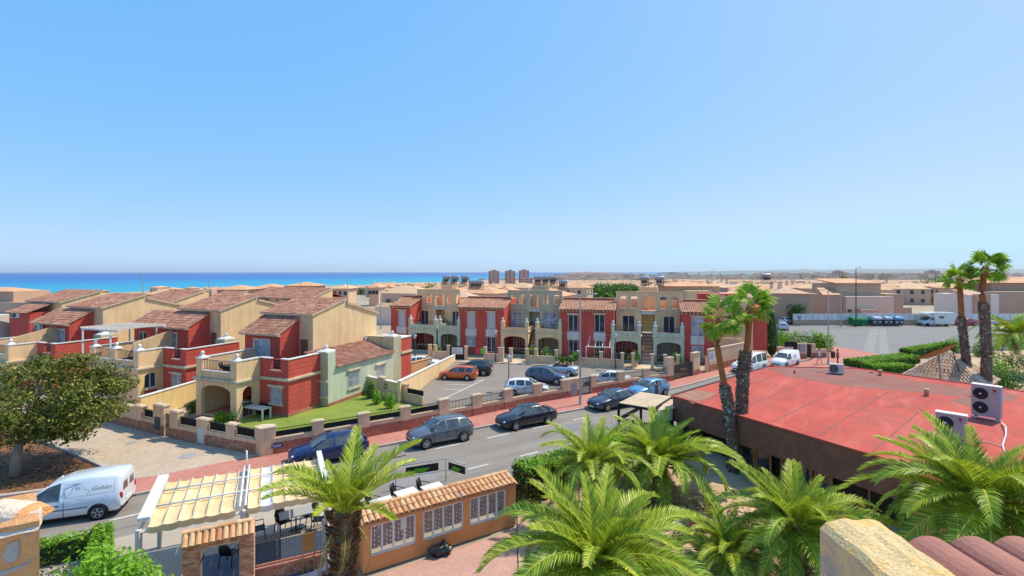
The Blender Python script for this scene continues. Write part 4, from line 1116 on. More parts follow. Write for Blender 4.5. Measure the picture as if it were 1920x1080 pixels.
mbc = MB(); mbc.prism([(-15.35, 28.62), (-14.75, 28.2), (-14.1, 28.66), (-14.45, 29.1), (-15.1, 29.0)], .1, 1.68, K['plaster']); mbc.prism([(-15.4, 28.62), (-14.75, 28.13), (-14.02, 28.66), (-14.43, 29.15), (-15.12, 29.05)], 1.68, 1.76, K['coping']); mbc.build('corner_pier', None, 'beige corner pier where the two garden walls of the corner villa meet', 'pier')
K['screen'] = M('dark_shade_cloth', lin(38, 44, 44), var=.15, rough=.9)
WL = [(-36.0, 38.0), (-28.57, 34.38), (-21.31, 30.94), (-15.17, 28.45), (-14.75, 28.33)]
street_wall('garden_wall', 'garden wall of the corner villa along the tan paved side street', WL,
            [('solid', 120, 205, 1.5), ('solid', 205, 252, 1.5), ('post', 252, 266, 1.6), ('rail', 266, 288), ('post', 288, 308, 1.95), ('gate', 308, 319), ('post', 319, 334, 1.75), ('rail', 334, 369),
             ('post', 369, 389), ('rail', 389, 424), ('post', 424, 440), ('rail', 440, 479), ('post', 479, 503), ('door', 291, 302, .35, 1.2, 'dgrey'), ('door', 371, 384, .1, 1.1, 'offwhite')], 1.55, .68, .9, 1.5, 1)
WR = [(-14.55, 28.35), (-12.37, 29.69), (-7.0, 33.17), (1.76, 39.6), (8.8, 43.9), (16.05, 47.83), (20.2, 51.2)]
street_wall('garden_wall', 'garden wall of the corner villa along the street pavement', WR,
            [('post', 495, 512), ('rail', 512, 586), ('post', 586, 607), ('rail', 607, 672), ('post', 672, 693), ('rail', 693, 751), ('post', 751, 770), ('rail', 770, 824)], 1.55, .7, .92, 1.5, 2, smat='redstone')
street_wall('car_park_wall', 'low wall with railings between the street and the residents car park', WR,
            [('post', 824, 842, 1.6), ('rail', 842, 887), ('post', 887, 904), ('rail', 904, 946), ('post', 946, 961), ('rail', 961, 1002), ('post', 1002, 1017), ('rail', 1017, 1055), ('post', 1055, 1090, 1.5), ('gate', 1090, 1109),
             ('post', 1109, 1119), ('rail', 1119, 1160), ('post', 1160, 1171), ('rail', 1171, 1208), ('post', 1208, 1218), ('rail', 1218, 1252), ('post', 1252, 1263, 2.3), ('gate', 1263, 1300), ('post', 1300, 1312, 2.3), ('gate', 1312, 1320), ('post', 1320, 1330, 2.3),
             ('door', 1070, 1081, .1, 1.2, 'grey')], 1.5, .55, .75, 1.4, 0, smat='redstone')
# sign board and continuation wall behind the vans
street_wall('long_wall', 'long beige wall with a red stone foot behind the parked white vans', [(19.9, 50.9), (27.5, 57.0), (33.5, 61.2)], [('solid', 1330, 1400, 2.4), ('solid', 1400, 1459, 2.2)], 2.3, .75, 2.3)
q = wall_hit(1333, [(19.9, 50.9), (27.5, 57.0)])[1]
t = thing('notice', 'white notice board with blue lines on the long beige wall', 'sign', q + Vector((.05, -.12, 1.2)), ANG + .1)
mb = MB(); mb.box(-.45, .45, -.03, 0, 0, 1.05, K['white']); mb.build('board', t)
mb = MB()
bl = M('blue_print', lin(80, 100, 180), var=.05)
for i, (w, z) in enumerate(((.3, .85), (.36, .68), (.33, .52), (.36, .36), (.2, .18))): mb.box(-w, w, -.034, -.031, z, z + .06, bl)
mb.build('print', t)
t = thing('street_sign', 'small blue street name plate on the stone foot of the corner wall', 'sign', at(523, 838, .55) + Vector((-.05, -.1, 0)), ANG + .03)
mb = MB(); mb.box(-.32, .32, -.02, 0, 0, .2, M('sign_blue', lin(36, 50, 130), var=.05, rough=.4)); mb.build('plate', t)
mb = MB()
for i in range(7): mb.box(-.26 + i * .075, -.21 + i * .075, -.024, -.021, .11, .155, K['white'])
for i in range(5): mb.box(-.2 + i * .08, -.15 + i * .08, -.024, -.021, .04, .08, K['white'])
mb.build('lettering', t)
# house 2 side garden wall, lawn boundary, long cream wall of the car park
def plain_wall(label, a, b, h0, h1, mat='cream', th=.22, cap='white', base=None):
    t = thing('boundary_wall', label, 'wall')
    a, b = Vector((a[0], a[1], 0)), Vector((b[0], b[1], 0)); d = (b - a); L = d.length; d.normalize(); q = Vector((-d.y, d.x, 0))
    P = lambda u, w, z: (a.x + d.x * u + q.x * w, a.y + d.y * u + q.y * w, z)
    mb = MB(); mb.loft([[P(u, -th / 2, 0), P(u, th / 2, 0), P(u, th / 2, h), P(u, -th / 2, h)] for u, h in ((0, h0), (L, h1))], K[mat], False); mb.build('wall', t)
    mb = MB(); mb.loft([[P(u, -th / 2 - .05, h), P(u, th / 2 + .05, h), P(u, th / 2 + .05, h + .07), P(u, -th / 2 - .05, h + .07)] for u, h in ((-.05, h0), (L + .05, h1))], K[cap], False); mb.build('coping', t)
    return t
plain_wall('yellow side wall with a white coping between the two nearest villas', at(262, 790), at(372, 752), 1.75, 1.75, 'yellow')
plain_wall('long sloping cream wall with white coping on the left of the car park', (-9.3, 39.4), (-7.07, 58.9), 1.95, .75, 'cream')
plain_wall('short tan wall closing the lawn behind the shrubs', (-13.4, 43.4), (-9.3, 40.2), 1.6, 1.6, 'yellow')
street_wall('lawn_wall', 'short fence wall with dark panels between the lawn and the car park', [(-12.0, 41.9), (-6.7, 38.3)], [('post', 709, 719, 1.7), ('rail', 719, 747), ('post', 747, 761, 1.5), ('rail', 761, 792), ('post', 792, 808, 1.75)], 1.5, .1, .75, 1.25, 1)
plain_wall('orange garden wall with a post beside the white car behind the green wing', at(770, 700), at(806, 690), 1.1, 1.1, 'clay', .2, 'clay')

# lamps
def lantern(px, py, top_py, label, group='lantern posts by the car park', Y=None):
    p = at(px, py) if Y is None else atY(px, py, Y); h = EYE - (top_py - 509) * p.y / F - p.z
    t = thing('lantern_post', label, 'lamp post', p, 0, group)
    mb = MB(); mb.lathe([(.1, 0), (.1, .25), (.055, .35), (.045, h - .5)], K['dgrey'], n=8); mb.build('pole', t)
    mb = MB(); mb.lathe([(.1, h - .5), (.17, h - .46), (.2, h - .2), (.19, h - .18)], K['lampclr'], n=10); mb.build('lamp_glass', t)
    mb = MB(); mb.lathe([(.3, h - .18), (.26, h - .12), (.08, h), (.02, h + .05)], K['grey'], n=10); mb.build('lamp_shade', t)
lantern(954, 731, 666, 'black lantern post beside the white car in the car park')
lantern(929, 679, 619, 'black lantern post in front of the red house with roller shutters')
lantern(1154, 691, 626, 'lantern post before the white framed porch of the beige flats')
lantern(778, 668, 627, 'lantern post by the left porch near the green wing', Y=62)
def street_lamp(p, h, label, arm=1.2, ang=0.0, group='tall street lamps', dark=False, r=.085):
    t = thing('street_lamp', label, 'street lamp', p, ang, group); m = K['dgrey'] if dark else K['steel']
    mb = MB(); mb.lathe([(.16, 0), (.16, .06), (r * 1.35, .1), (r, 1.2), (r * .62, h - .15), (r * .5, h)], m, n=8)
    mb.tube([(0, 0, h - .1), (arm * .4, 0, h + .02), (arm, 0, h + .06)], .035, m, 6); mb.build('pole', t)
    mb = MB(); mb.loft([[(arm + x, y * w, h + .06 + z) for y, z in ((-1, 0), (1, 0), (.7, .1), (-.7, .1))] for x, w in ((-.1, .06), (.15, .16), (.55, .12), (.7, .03))], m, True); mb.build('lamp_head', t)
    return t
street_lamp(at(1088, 761), 9.05 + .0, 'tall grey street lamp on the pink pavement beside the parked saloon', 1.1 * .6, -.3)
street_lamp(at(1553, 684), 8.7, 'tall grey street lamp at the pink corner where the red shirted man stands', .6, 2.6)
for px, bp, tp, Y, lb in ((268, 620, 517, 88, 'street lamp standing tallest against the sea between two brown roofs'), (391, 600, 521, 115, 'thin street lamp against the sea above the second brown roof'), (563, 585, 523, 130, 'thin street lamp against the sea left of the corner villa ridge'), (652, 600, 523, 100, 'thin street lamp right behind the ridge of the corner villa'), (714, 612, 540, 92, 'pale street lamp between the corner villa gable and the row'), (720, 548, 527, 300, 'far small lamp at the coast over the town'), (760, 548, 526, 310, 'far small lamp left of the water heaters'),
                        (1577, 613, 544, None, 'pale lamp before the big brown wall'), (1605, 613, 503, None, 'dark thin mast lamp rising above the big brown wall'), (1485, 604, 546, None, 'thick pale pillar lamp at the far street corner'), (1335, 580, 506, 120, 'tall mast between the flats and the tall palms'), (1512, 604, 585, None, 'short pole on the corner pavement')):
    p = at(px, bp) if Y is None else atY(px, bp, Y); h = EYE - (tp - 509) * p.y / F - p.z
    if Y: p.z = min(p.z, terr(p.x, p.y)); h = EYE - (tp - 509) * p.y / F - p.z
    street_lamp(p, h, lb, .8 if h > 3 else .2, 2.5 if px < 800 else .3, 'distant street lamps', 'dark' in lb, .11)
# manholes
for px, py, r, lb in ((353, 855, .42, 'round iron manhole cover in the tan side street'), (248, 830, .3, 'smaller iron manhole cover further up the tan side street')):
    mb = MB(); p = at(px, py, .13); mb.lathe([(r, 0), (r, .012), (r - .03, .016), (.01, .016)], K['grey'], (0, 0, 0), 20); mb.build('manhole_cover', None, lb, 'manhole cover', 'manhole covers in the side street', None, p)
# ================================================================== VEHICLES
# station: x, zb, zs, zt, w, wt   (front is +x)
PROF = {
 'suv': dict(L=4.16, H=1.58, wb=(1.25, -1.3), wr=.34, st=[(2.08, .38, .6, .68, .55, .42), (2.0, .24, .74, .82, .76, .6), (1.75, .2, .84, .93, .85, .68), (1.3, .2, .92, 1.02, .88, .7), (.92, .2, .96, 1.08, .885, .68), (.2, .2, 1.0, 1.5, .89, .56), (-.12, .2, 1.01, 1.56, .89, .57), (-.2, .2, 1.01, 1.57, .89, .57), (-1.02, .2, 1.04, 1.56, .89, .56), (-1.14, .2, 1.05, 1.55, .89, .56), (-1.72, .22, 1.08, 1.42, .87, .52), (-2.0, .26, 1.0, 1.08, .82, .62), (-2.08, .4, .72, .82, .72, .58)], ws=4, roof=(5, 9), win=[(4, 5), (5, 6), (7, 8), (9, 10)], rw=10),
 'hatch': dict(L=4.1, H=1.48, wb=(1.3, -1.25), wr=.31, st=[(2.05, .34, .55, .62, .52, .4), (1.96, .22, .68, .75, .74, .58), (1.7, .18, .78, .86, .83, .66), (1.3, .18, .86, .94, .86, .68), (.98, .18, .9, 1.0, .865, .66), (.2, .18, .93, 1.41, .87, .55), (-.12, .18, .94, 1.47, .87, .56), (-.2, .18, .94, 1.475, .87, .56), (-.95, .18, .97, 1.46, .87, .55), (-1.06, .18, .98, 1.45, .87, .55), (-1.6, .2, 1.0, 1.34, .85, .5), (-1.95, .24, .92, 1.0, .8, .6), (-2.05, .36, .66, .74, .7, .55)], ws=4, roof=(5, 9), win=[(4, 5), (5, 6), (7, 8), (9, 10)], rw=10),
 'sedan': dict(L=4.5, H=1.44, wb=(1.35, -1.32), wr=.31, st=[(2.25, .34, .52, .6, .5, .4), (2.15, .22, .64, .72, .74, .58), (1.9, .18, .74, .82, .84, .68), (1.4, .18, .82, .91, .87, .7), (1.0, .18, .87, .96, .875, .68), (.2, .18, .9, 1.37, .88, .55), (-.12, .18, .91, 1.43, .88, .56), (-.2, .18, .91, 1.435, .88, .56), (-.85, .18, .93, 1.41, .88, .55), (-.95, .18, .93, 1.4, .88, .55), (-1.65, .2, .95, 1.02, .86, .66), (-2.1, .22, .92, .98, .82, .64), (-2.25, .36, .66, .76, .72, .56)], ws=4, roof=(5, 9), win=[(4, 5), (5, 6), (7, 8), (9, 10)], rw=9),
 'estate': dict(L=4.25, H=1.47, wb=(1.3, -1.2), wr=.3, st=[(2.1, .34, .55, .62, .5, .4), (2.0, .22, .68, .75, .72, .56), (1.75, .18, .78, .86, .8, .64), (1.35, .18, .85, .94, .83, .66), (1.0, .18, .9, 1.0, .835, .64), (.3, .18, .92, 1.4, .84, .55), (-.05, .18, .93, 1.45, .84, .56), (-.13, .18, .93, 1.46, .84, .56), (-.9, .18, .94, 1.46, .84, .56), (-1.0, .18, .94, 1.46, .84, .56), (-1.75, .2, .96, 1.42, .82, .54), (-2.05, .24, .92, 1.0, .78, .6), (-2.12, .36, .66, .74, .7, .55)], ws=4, roof=(5, 10), win=[(4, 5), (5, 6), (7, 8), (9, 10)], rw=10),
 'van': dict(L=4.3, H=1.82, wb=(1.35, -1.35), wr=.32, st=[(2.15, .36, .58, .66, .5, .4), (2.06, .24, .72, .8, .72, .56), (1.8, .2, .84, .93, .81, .66), (1.4, .2, .93, 1.03, .84, .68), (1.12, .2, .97, 1.1, .845, .66), (.45, .2, 1.0, 1.6, .85, .58), (.0, .2, 1.0, 1.74, .85, .6), (-.1, .2, 1.0, 1.76, .85, .62), (-1.0, .2, 1.0, 1.82, .85, .68), (-1.1, .2, 1.0, 1.82, .85, .68), (-1.98, .22, 1.0, 1.8, .84, .68), (-2.1, .26, .98, 1.72, .82, .64), (-2.15, .4, .8, 1.5, .8, .64)], ws=4, roof=(5, 12), win=[(4, 5), (5, 6)], rw=None),
}
def car(kind, label, paint, pos, head, sc=1.0, group='parked cars', trim=None, cat='car', wheel='alloy', plate=True, sidewin=None):
    P = PROF[kind]; t = thing('parked_car' if cat == 'car' else 'parked_van', label, cat, pos, head, group)
    t.scale = (sc, sc, sc)
    st = P['st']; rings = []
    for x, zb, zs, zt, w, wt in st:
        zm = zb + (zs - zb) * .5
        half = [(0, zb), (w * .82, zb), (w * .97, zb + .1), (w * 1.0, zm), (w * .985, zs - .05), (w * .95, zs), (wt * 1.02, zt - .06), (wt * .9, zt - .015), (0, zt)]
        rings.append([(x, -y, z) for y, z in half] + [(x, y, z) for y, z in half[-2:0:-1]])
    n = len(rings[0]); body, glass = MB(), {'windscreen': MB(), 'side_window': MB(), 'rear_window': MB()}
    sides = []; win = sidewin if sidewin is not None else P['win']
    for i in range(len(rings) - 1):
        for j in range(n):
            j2 = (j + 1) % n; q = [rings[i][j], rings[i][j2], rings[i + 1][j2], rings[i + 1][j]]
            side = j in (5, 10); top = j in (6, 7, 8, 9)
            if side and (i, i + 1) in win: (lambda g: (g.poly(q[::-1], K['carglass']), sides.append(g)))(MB())
            elif top and i == P['ws']: glass['windscreen'].poly(q[::-1], K['carglass'], True)
            elif top and P['rw'] is not None and i == P['rw']: glass['rear_window'].poly(q[::-1], K['carglass'], True)
            else:
                m = paint
                if j in (0, n - 1): m = K['tyre']
                elif trim and j in (1, 14): m = trim
                body.poly(q[::-1], m, True)
    body.poly([rings[0][k] for k in range(n)], paint); body.poly([rings[-1][k] for k in reversed(range(n))], paint)
    # A and C pillars along the screens
    for s in (-1, 1):
        a, b = st[P['ws']], st[P['ws'] + 1]
        body.tube([(a[0], s * a[5] * 1.02, a[3] - .03), (b[0], s * b[5] * 1.02, b[3] - .03)], .035, paint, 5)
        if P['rw']:
            a, b = st[P['rw']], st[P['rw'] + 1]; body.tube([(a[0], s * a[5] * 1.0, a[3] - .03), (b[0], s * b[5] * 1.0, b[3] - .02)], .04, paint, 5)
    # weld vertices so that shading is smooth
    ob = body.build('body', t)
    import bmesh as _bm
    bm = _bm.new(); bm.from_mesh(ob.data); _bm.ops.remove_doubles(bm, verts=bm.verts, dist=.0005); _bm.ops.recalc_face_normals(bm, faces=bm.faces); bm.to_mesh(ob.data); bm.free()
    for k, g in glass.items():
        if g.f: g.build(k, t)
    for g in sides: g.build('side_window', t)
    w = max(q[4] for q in st); xf, xr = P['wb']; r = P['wr']
    # details
    for s in (-1, 1):
        for xx in (st[P['ws'] + 1][0] + .5, -.16, st[-4][0] + .35):
            if kind == 'van' and xx < -.2: continue
            d = MB(); d.box(xx - .008, xx + .008, s * (w * .995) - .008, s * (w * .995) + .008, .3, .9, K['dgrey']); d.build('door_seam', t)
        for x in (xf, xr): d = MB(); d.lathe([(.01, 0), (r * 1.17, 0), (r * 1.17, .012), (.01, .012)], K['tyre'], (x, s * (w * 1.003) + (.012 if s > 0 else 0), r + .01), 20, True, 'y'); d.build('wheel_arch_shade', t)  # black disc paints the shade of the open wheel well
    for x in (xf, xr):
        for s in (-1, 1):
            c = (x, s * (w * .9), r)
            mb = MB(); a, b = (-.12, .12); c2 = (x, s * (w * .9 + .02), r)
            mb.lathe([(r * .66, .11), (r * .93, .11), (r, .07), (r, -.1), (r * .6, -.1)], K['tyre'], c2, 20, True, 'y'); wo_ = mb.build('wheel', t)
            mb = MB(); f = -s * .115
            ring = lambda rr, y: [(x + rr * math.cos(2 * math.pi * k / 20), c2[1] - y, r + rr * math.sin(2 * math.pi * k / 20)) for k in range(20)]
            mb.loft([ring(r * .68, f), ring(r * .6, f * 1.02)], K[wheel], True, False)
            mb.poly(ring(r * .62, f * .75) if s > 0 else ring(r * .62, f * .75)[::-1], K['dgrey'])
            for k in range(5):
                an = 2 * math.pi * k / 5 + .3; ca, sa = math.cos(an), math.sin(an)
                y0 = c2[1] - f * 1.0; p0 = [(x + ca * q - sa * o, y0, r + sa * q + ca * o) for q, o in ((.02, -.05), (r * .62, -.035), (r * .62, .035), (.02, .05))]
                mb.poly(p0 if s < 0 else p0[::-1], K[wheel])
            mb.poly(ring(r * .16, f * 1.05), K['dgrey'] if kind == 'van' else K[wheel]); mb.build('rim', wo_)
    def blob(name, c, rx, ry, rz, m, parent=t):
        mb = MB(); rg = []
        for i in range(7):
            ph = math.pi * i / 6; rg.append([(c[0] + rx * math.sin(ph) * math.cos(th), c[1] + ry * math.sin(ph) * math.sin(th), c[2] + rz * math.cos(ph)) for th in [2 * math.pi * k / 10 for k in range(10)]])
        rg[0] = [(c[0] + .001 * math.cos(k), c[1] + .001 * math.sin(k), c[2] + rz) for k in range(10)]; rg[-1] = [(c[0] + .001 * math.cos(k), c[1] + .001 * math.sin(k), c[2] - rz) for k in range(10)]
        mb.loft(rg, m); return mb.build(name, parent)
    f1, f2, r1, r2 = st[1], st[2], st[-2], st[-1]
    for s in (-1, 1):
        blob('headlight', (f1[0] - .08, s * f1[4] * .78, f1[2] - .02), .14, .17, .075, K['lampclr'])
        blob('tail_light', (r1[0] - .0, s * r1[4] * .86, r1[2] - .1), .09, .1, .13 if kind != 'van' else .2, K['lampred'])
        blob('mirror', (st[P['ws']][0] - .22, s * (w + .09), st[P['ws']][2] + .1), .08, .11, .075, paint if kind != 'van' else K['black'])
        mb = MB()
        for hx in ((-.02, -.9) if kind != 'van' else (.1,)): mb.box(hx - .1, hx + .08, s * w * .985 - .02, s * w * .985 + .02, .78, .82, K['dgrey'])
        mb.build('door_handle', t)
    mb = MB(); mb.box(st[0][0] - .12, st[0][0] + .012, -.42, .42, .4, .54, K['black']); mb.build('grille', t)
    if plate:
        mb = MB(); mb.box(st[0][0] + .012, st[0][0] + .03, -.26, .26, .3, .41, K['plate']); mb.box(r2[0] - .02, r2[0], -.26, .26, .62 if kind != 'van' else .5, .73 if kind != 'van' else .61, K['plate']); mb.build('number_plate', t)
    return t

CP = {k: carpaint('car_' + k, c, m) for k, c, m in (('graphite', lin(104, 108, 118), .35), ('black', lin(28, 30, 38), .2), ('navy', lin(56, 68, 92), .3), ('sky', lin(92, 152, 192), .3), ('deepblue', lin(22, 34, 86), .3),
      ('orange', lin(208, 100, 48), .1), ('midnight', lin(30, 34, 48), .2), ('slate', lin(74, 86, 112), .3), ('white', lin(232, 234, 236), .0), ('silver', lin(188, 196, 206), .4), ('red', lin(190, 34, 40), .1), ('cream', lin(226, 222, 208), 0), ('pale', lin(216, 222, 230), .1))}
def mid(p, q, side, w=.87):
    """centre of a car from the ground points of its two near wheels; side=+1: car lies to the left of p->q"""
    p, q = at(*p), at(*q); d = (q - p); n = Vector((-d.y, d.x, 0)).normalized()
    return (p + q) / 2 + n * side * w * .92, math.atan2(d.y, d.x)
pi = math.pi
c, a = mid((798, 842), (868, 828), 1); car('suv', 'dark grey crossover parked nearest the middle of the street', CP['graphite'], c, a + pi, trim=K['dgrey'])
c, a = mid((968, 807), (1026, 796), 1); car('sedan', 'black saloon parked behind the grey crossover', CP['black'], c, a + pi)
c, a = mid((1141, 771), (1184, 763), 1); car('sedan', 'steel blue saloon with a silver grille in front of the light blue hatchback', CP['navy'], c, a + pi)
c, a = mid((1206, 750), (1250, 741), 1); car('hatch', 'light blue hatchback with a man standing at its door', CP['sky'], c, a + pi)
p = at(596, 872); car('hatch', 'deep blue car half hidden behind the palm and the awning', CP['deepblue'], p + Vector((.3, .9, 0)), ANG + pi, 1.05)
p = at(866, 714); car('estate', 'orange estate car parked in the marked bay', CP['orange'], p + Vector((-.45, .9, 0)), pi - .16, .93)
p = at(880, 706); car('suv', 'black car parked behind the orange estate', CP['midnight'], p + Vector((.35, 1.2, 0)), pi - .16, .98)
c, a = mid(tuple((700 + 1190 / 4, 620 + 392 / 4)), (700 + 1380 / 4, 620 + 410 / 4), 1); car('suv', 'dark blue crossover parked across the car park in front of a silver convertible', CP['slate'], c, a)
p = at(985, 742); car('hatch', 'white hatchback seen through the car park railings', CP['white'], p + Vector((.15, .6, 0)), -.05, .98)
p = at(1137, 722); car('sedan', 'white saloon behind the railings by the metal gate', CP['white'], p + Vector((.3, .3, 0)), pi - .3, .95)
p = at(793, 692); car('hatch', 'white car parked behind the orange garden wall', CP['white'], p + Vector((0, 1, 0)), .1, .9)
# open convertible
def convertible(pos, head):
    t = thing('parked_car', 'silver open top convertible behind the dark blue crossover', 'car', pos, head, 'parked cars')
    st = [(2.0, .34, .5, .58, .5), (1.9, .22, .62, .7, .74), (1.6, .18, .72, .8, .82), (.9, .18, .82, .9, .85), (.6, .18, .84, .86, .855), (-.9, .18, .88, .9, .855), (-1.3, .18, .88, .95, .85), (-1.85, .22, .8, .88, .8), (-2.0, .36, .6, .7, .7)]
    mb = MB(); rg = []
    for x, zb, zs, zt, w in st:
        h = [(0, zb), (w * .82, zb), (w, zb + .14), (w, (zb + zs) / 2 + .05), (w * .95, zs), (w * .8, zt), (0, zt + .02)]
        rg.append([(x, -y, z) for y, z in h] + [(x, y, z) for y, z in h[-2:0:-1]])
    mb.loft(rg[::-1], CP['silver']); mb.build('body', t)
    mb = MB(); mb.box(-.95, .5, -.66, .66, .9, .915, K['black']); mb.build('cabin', t)
    for y in (-.36, .36):
        mb = MB(); mb.loft([[(-.45 - k * .12, y + s * .24, .85 + k * .16) for s in (-1, 1)] + [(-.6 - k * .12, y + s * .24, .85 + k * .16) for s in (1, -1)] for k in range(3)], K['dgrey']); mb.build('seat', t)
    mb = MB(); mb.poly([(.72, -.68, .88), (.3, -.58, 1.28), (.3, .58, 1.28), (.72, .68, .88)], K['carglass']); mb.build('windscreen', t)
    mb = MB(); mb.tube([(.72, -.7, .86), (.29, -.6, 1.29), (.29, .6, 1.29), (.72, .7, .86)], .03, CP['silver'], 5); mb.build('windscreen_frame', t)
    for x in (1.25, -1.2):
        for s in (-1, 1):
            mb = MB(); mb.lathe([(.19, s * -.12), (.28, s * -.12), (.31, s * -.06), (.31, s * .1)], K['tyre'], (x, s * .78, .31), 18, True, 'y'); w = mb.build('wheel', t)
            mb = MB(); mb.lathe([(.01, s * -.13), (.18, s * -.13), (.2, s * -.11)], K['alloy'], (x, s * .78, .31), 12, True, 'y'); mb.build('rim', w)
    for s in (-1, 1):
        mb = MB(); mb.box(-2.02, -1.9, s * .5 - .12, s * .5 + .12, .62, .76, K['lampred']); mb.build('tail_light', t)
        mb = MB(); mb.box(1.84, 1.96, s * .52 - .13, s * .52 + .13, .56, .68, K['lampclr']); mb.build('headlight', t)
convertible(at(1054, 703) + Vector((-.1, .6, 0)), pi - .42)
# small white delivery van with lettering, lower left
p0, p1 = at(201, 971), at(66, 990); d = (p1 - p0).normalized(); n = Vector((d.y, -d.x, 0))
van = car('van', 'white delivery van with grey script on its side by the dirt bed', CP['pale'], (p0 + d * 1.7 + n * .8), math.atan2(d.y, d.x), 1.03, 'white vans', K['dgrey'], 'van', 'grey')
def text(s, size, mat, parent, loc, rot, shear=0.0, name='lettering', ext=.002):
    cu = bpy.data.curves.new(name, 'FONT'); cu.body = s; cu.size = size; cu.shear = shear; cu.extrude = ext; cu.align_x = 'CENTER'; cu.align_y = 'CENTER'
    cu.materials.append(mat); tmp = bpy.data.objects.new('tmp', cu); COL.objects.link(tmp); bpy.context.view_layer.update(); me = bpy.data.meshes.new_from_object(tmp.evaluated_get(bpy.context.evaluated_depsgraph_get())); bpy.data.objects.remove(tmp); o = bpy.data.objects.new(name, me); COL.objects.link(o); o.parent = parent; o.location = loc; o.rotation_euler = rot; return o
gp = M('grey_lettering', lin(128, 134, 146), var=.03)
# left flank of the van (front is +x, left is +y): text runs towards the tail
tl = math.atan2(.15, .6)
rot = (math.radians(90) - tl, 0, math.radians(180))
text('Gobles', .25, gp, van, (-1.45, .80, 1.36), rot, .35)
text('45', .2, gp, van, (-.62, .79, 1.42), rot, .2)
mb = MB()
def frame_pts(pts, w=.007):
    for (x0, z0), (x1, z1) in zip(pts, pts[1:]):
        yy = lambda z: .862 - (z - 1.0) * .245
        mb.tube([(x0, yy(z0), z0), (x1, yy(z1), z1)], w, gp, 4)
frame_pts([(-.18, 1.08), (-.18, 1.6), (-1.9, 1.66), (-1.9, 1.14), (-.18, 1.08)])
frame_pts([(-.22, 1.1), (-.3, 1.22), (-.38, 1.22), (-.42, 1.4), (-.55, 1.56), (-.75, 1.56), (-.85, 1.45), (-.86, 1.34), (-1.0, 1.34), (-1.04, 1.24), (-.95, 1.15)])
mb.build('side_print', van)
mb = MB(); mb.box(-.05, .55, .845, .853, .98, 1.0, K['dgrey']); mb.box(-1.0, 1.0, .855, .868, .6, .63, K['dgrey']); mb.build('side_strip', van)
for s in (-1, 1):
    mb = MB(); mb.poly([(-2.165, s * .12, 1.05), (-2.165, s * .58, 1.05), (-2.145, s * .52, 1.5), (-2.145, s * .12, 1.5)][::s], K['carglass']); mb.build('rear_window', van)
# white vans by the long wall
p = at(1405, 700); v2 = car('van', 'white van with dark side glass parked nearer along the long wall', CP['white'], p + Vector((.5, 1.1, 0)), ANG + pi + .12, 1.12, 'white vans', None, 'van', 'grey', sidewin=[(4, 5), (5, 6), (7, 8), (9, 10)])
p = at(1474, 690); v3 = car('van', 'white van with red print parked further along the long wall', CP['white'], p + Vector((.4, 1.0, 0)), ANG + pi + .1, 1.0, 'white vans', None, 'van', 'grey')
mb = MB(); rp = M('red_print', lin(200, 60, 70), var=.1)
for x, z in ((-.5, 1.2), (-.8, 1.35), (-1.0, 1.2), (-.7, 1.1)): mb.box(x - .1, x + .1, .80, .815, z, z + .1, rp)
mb.build('side_print', v3)
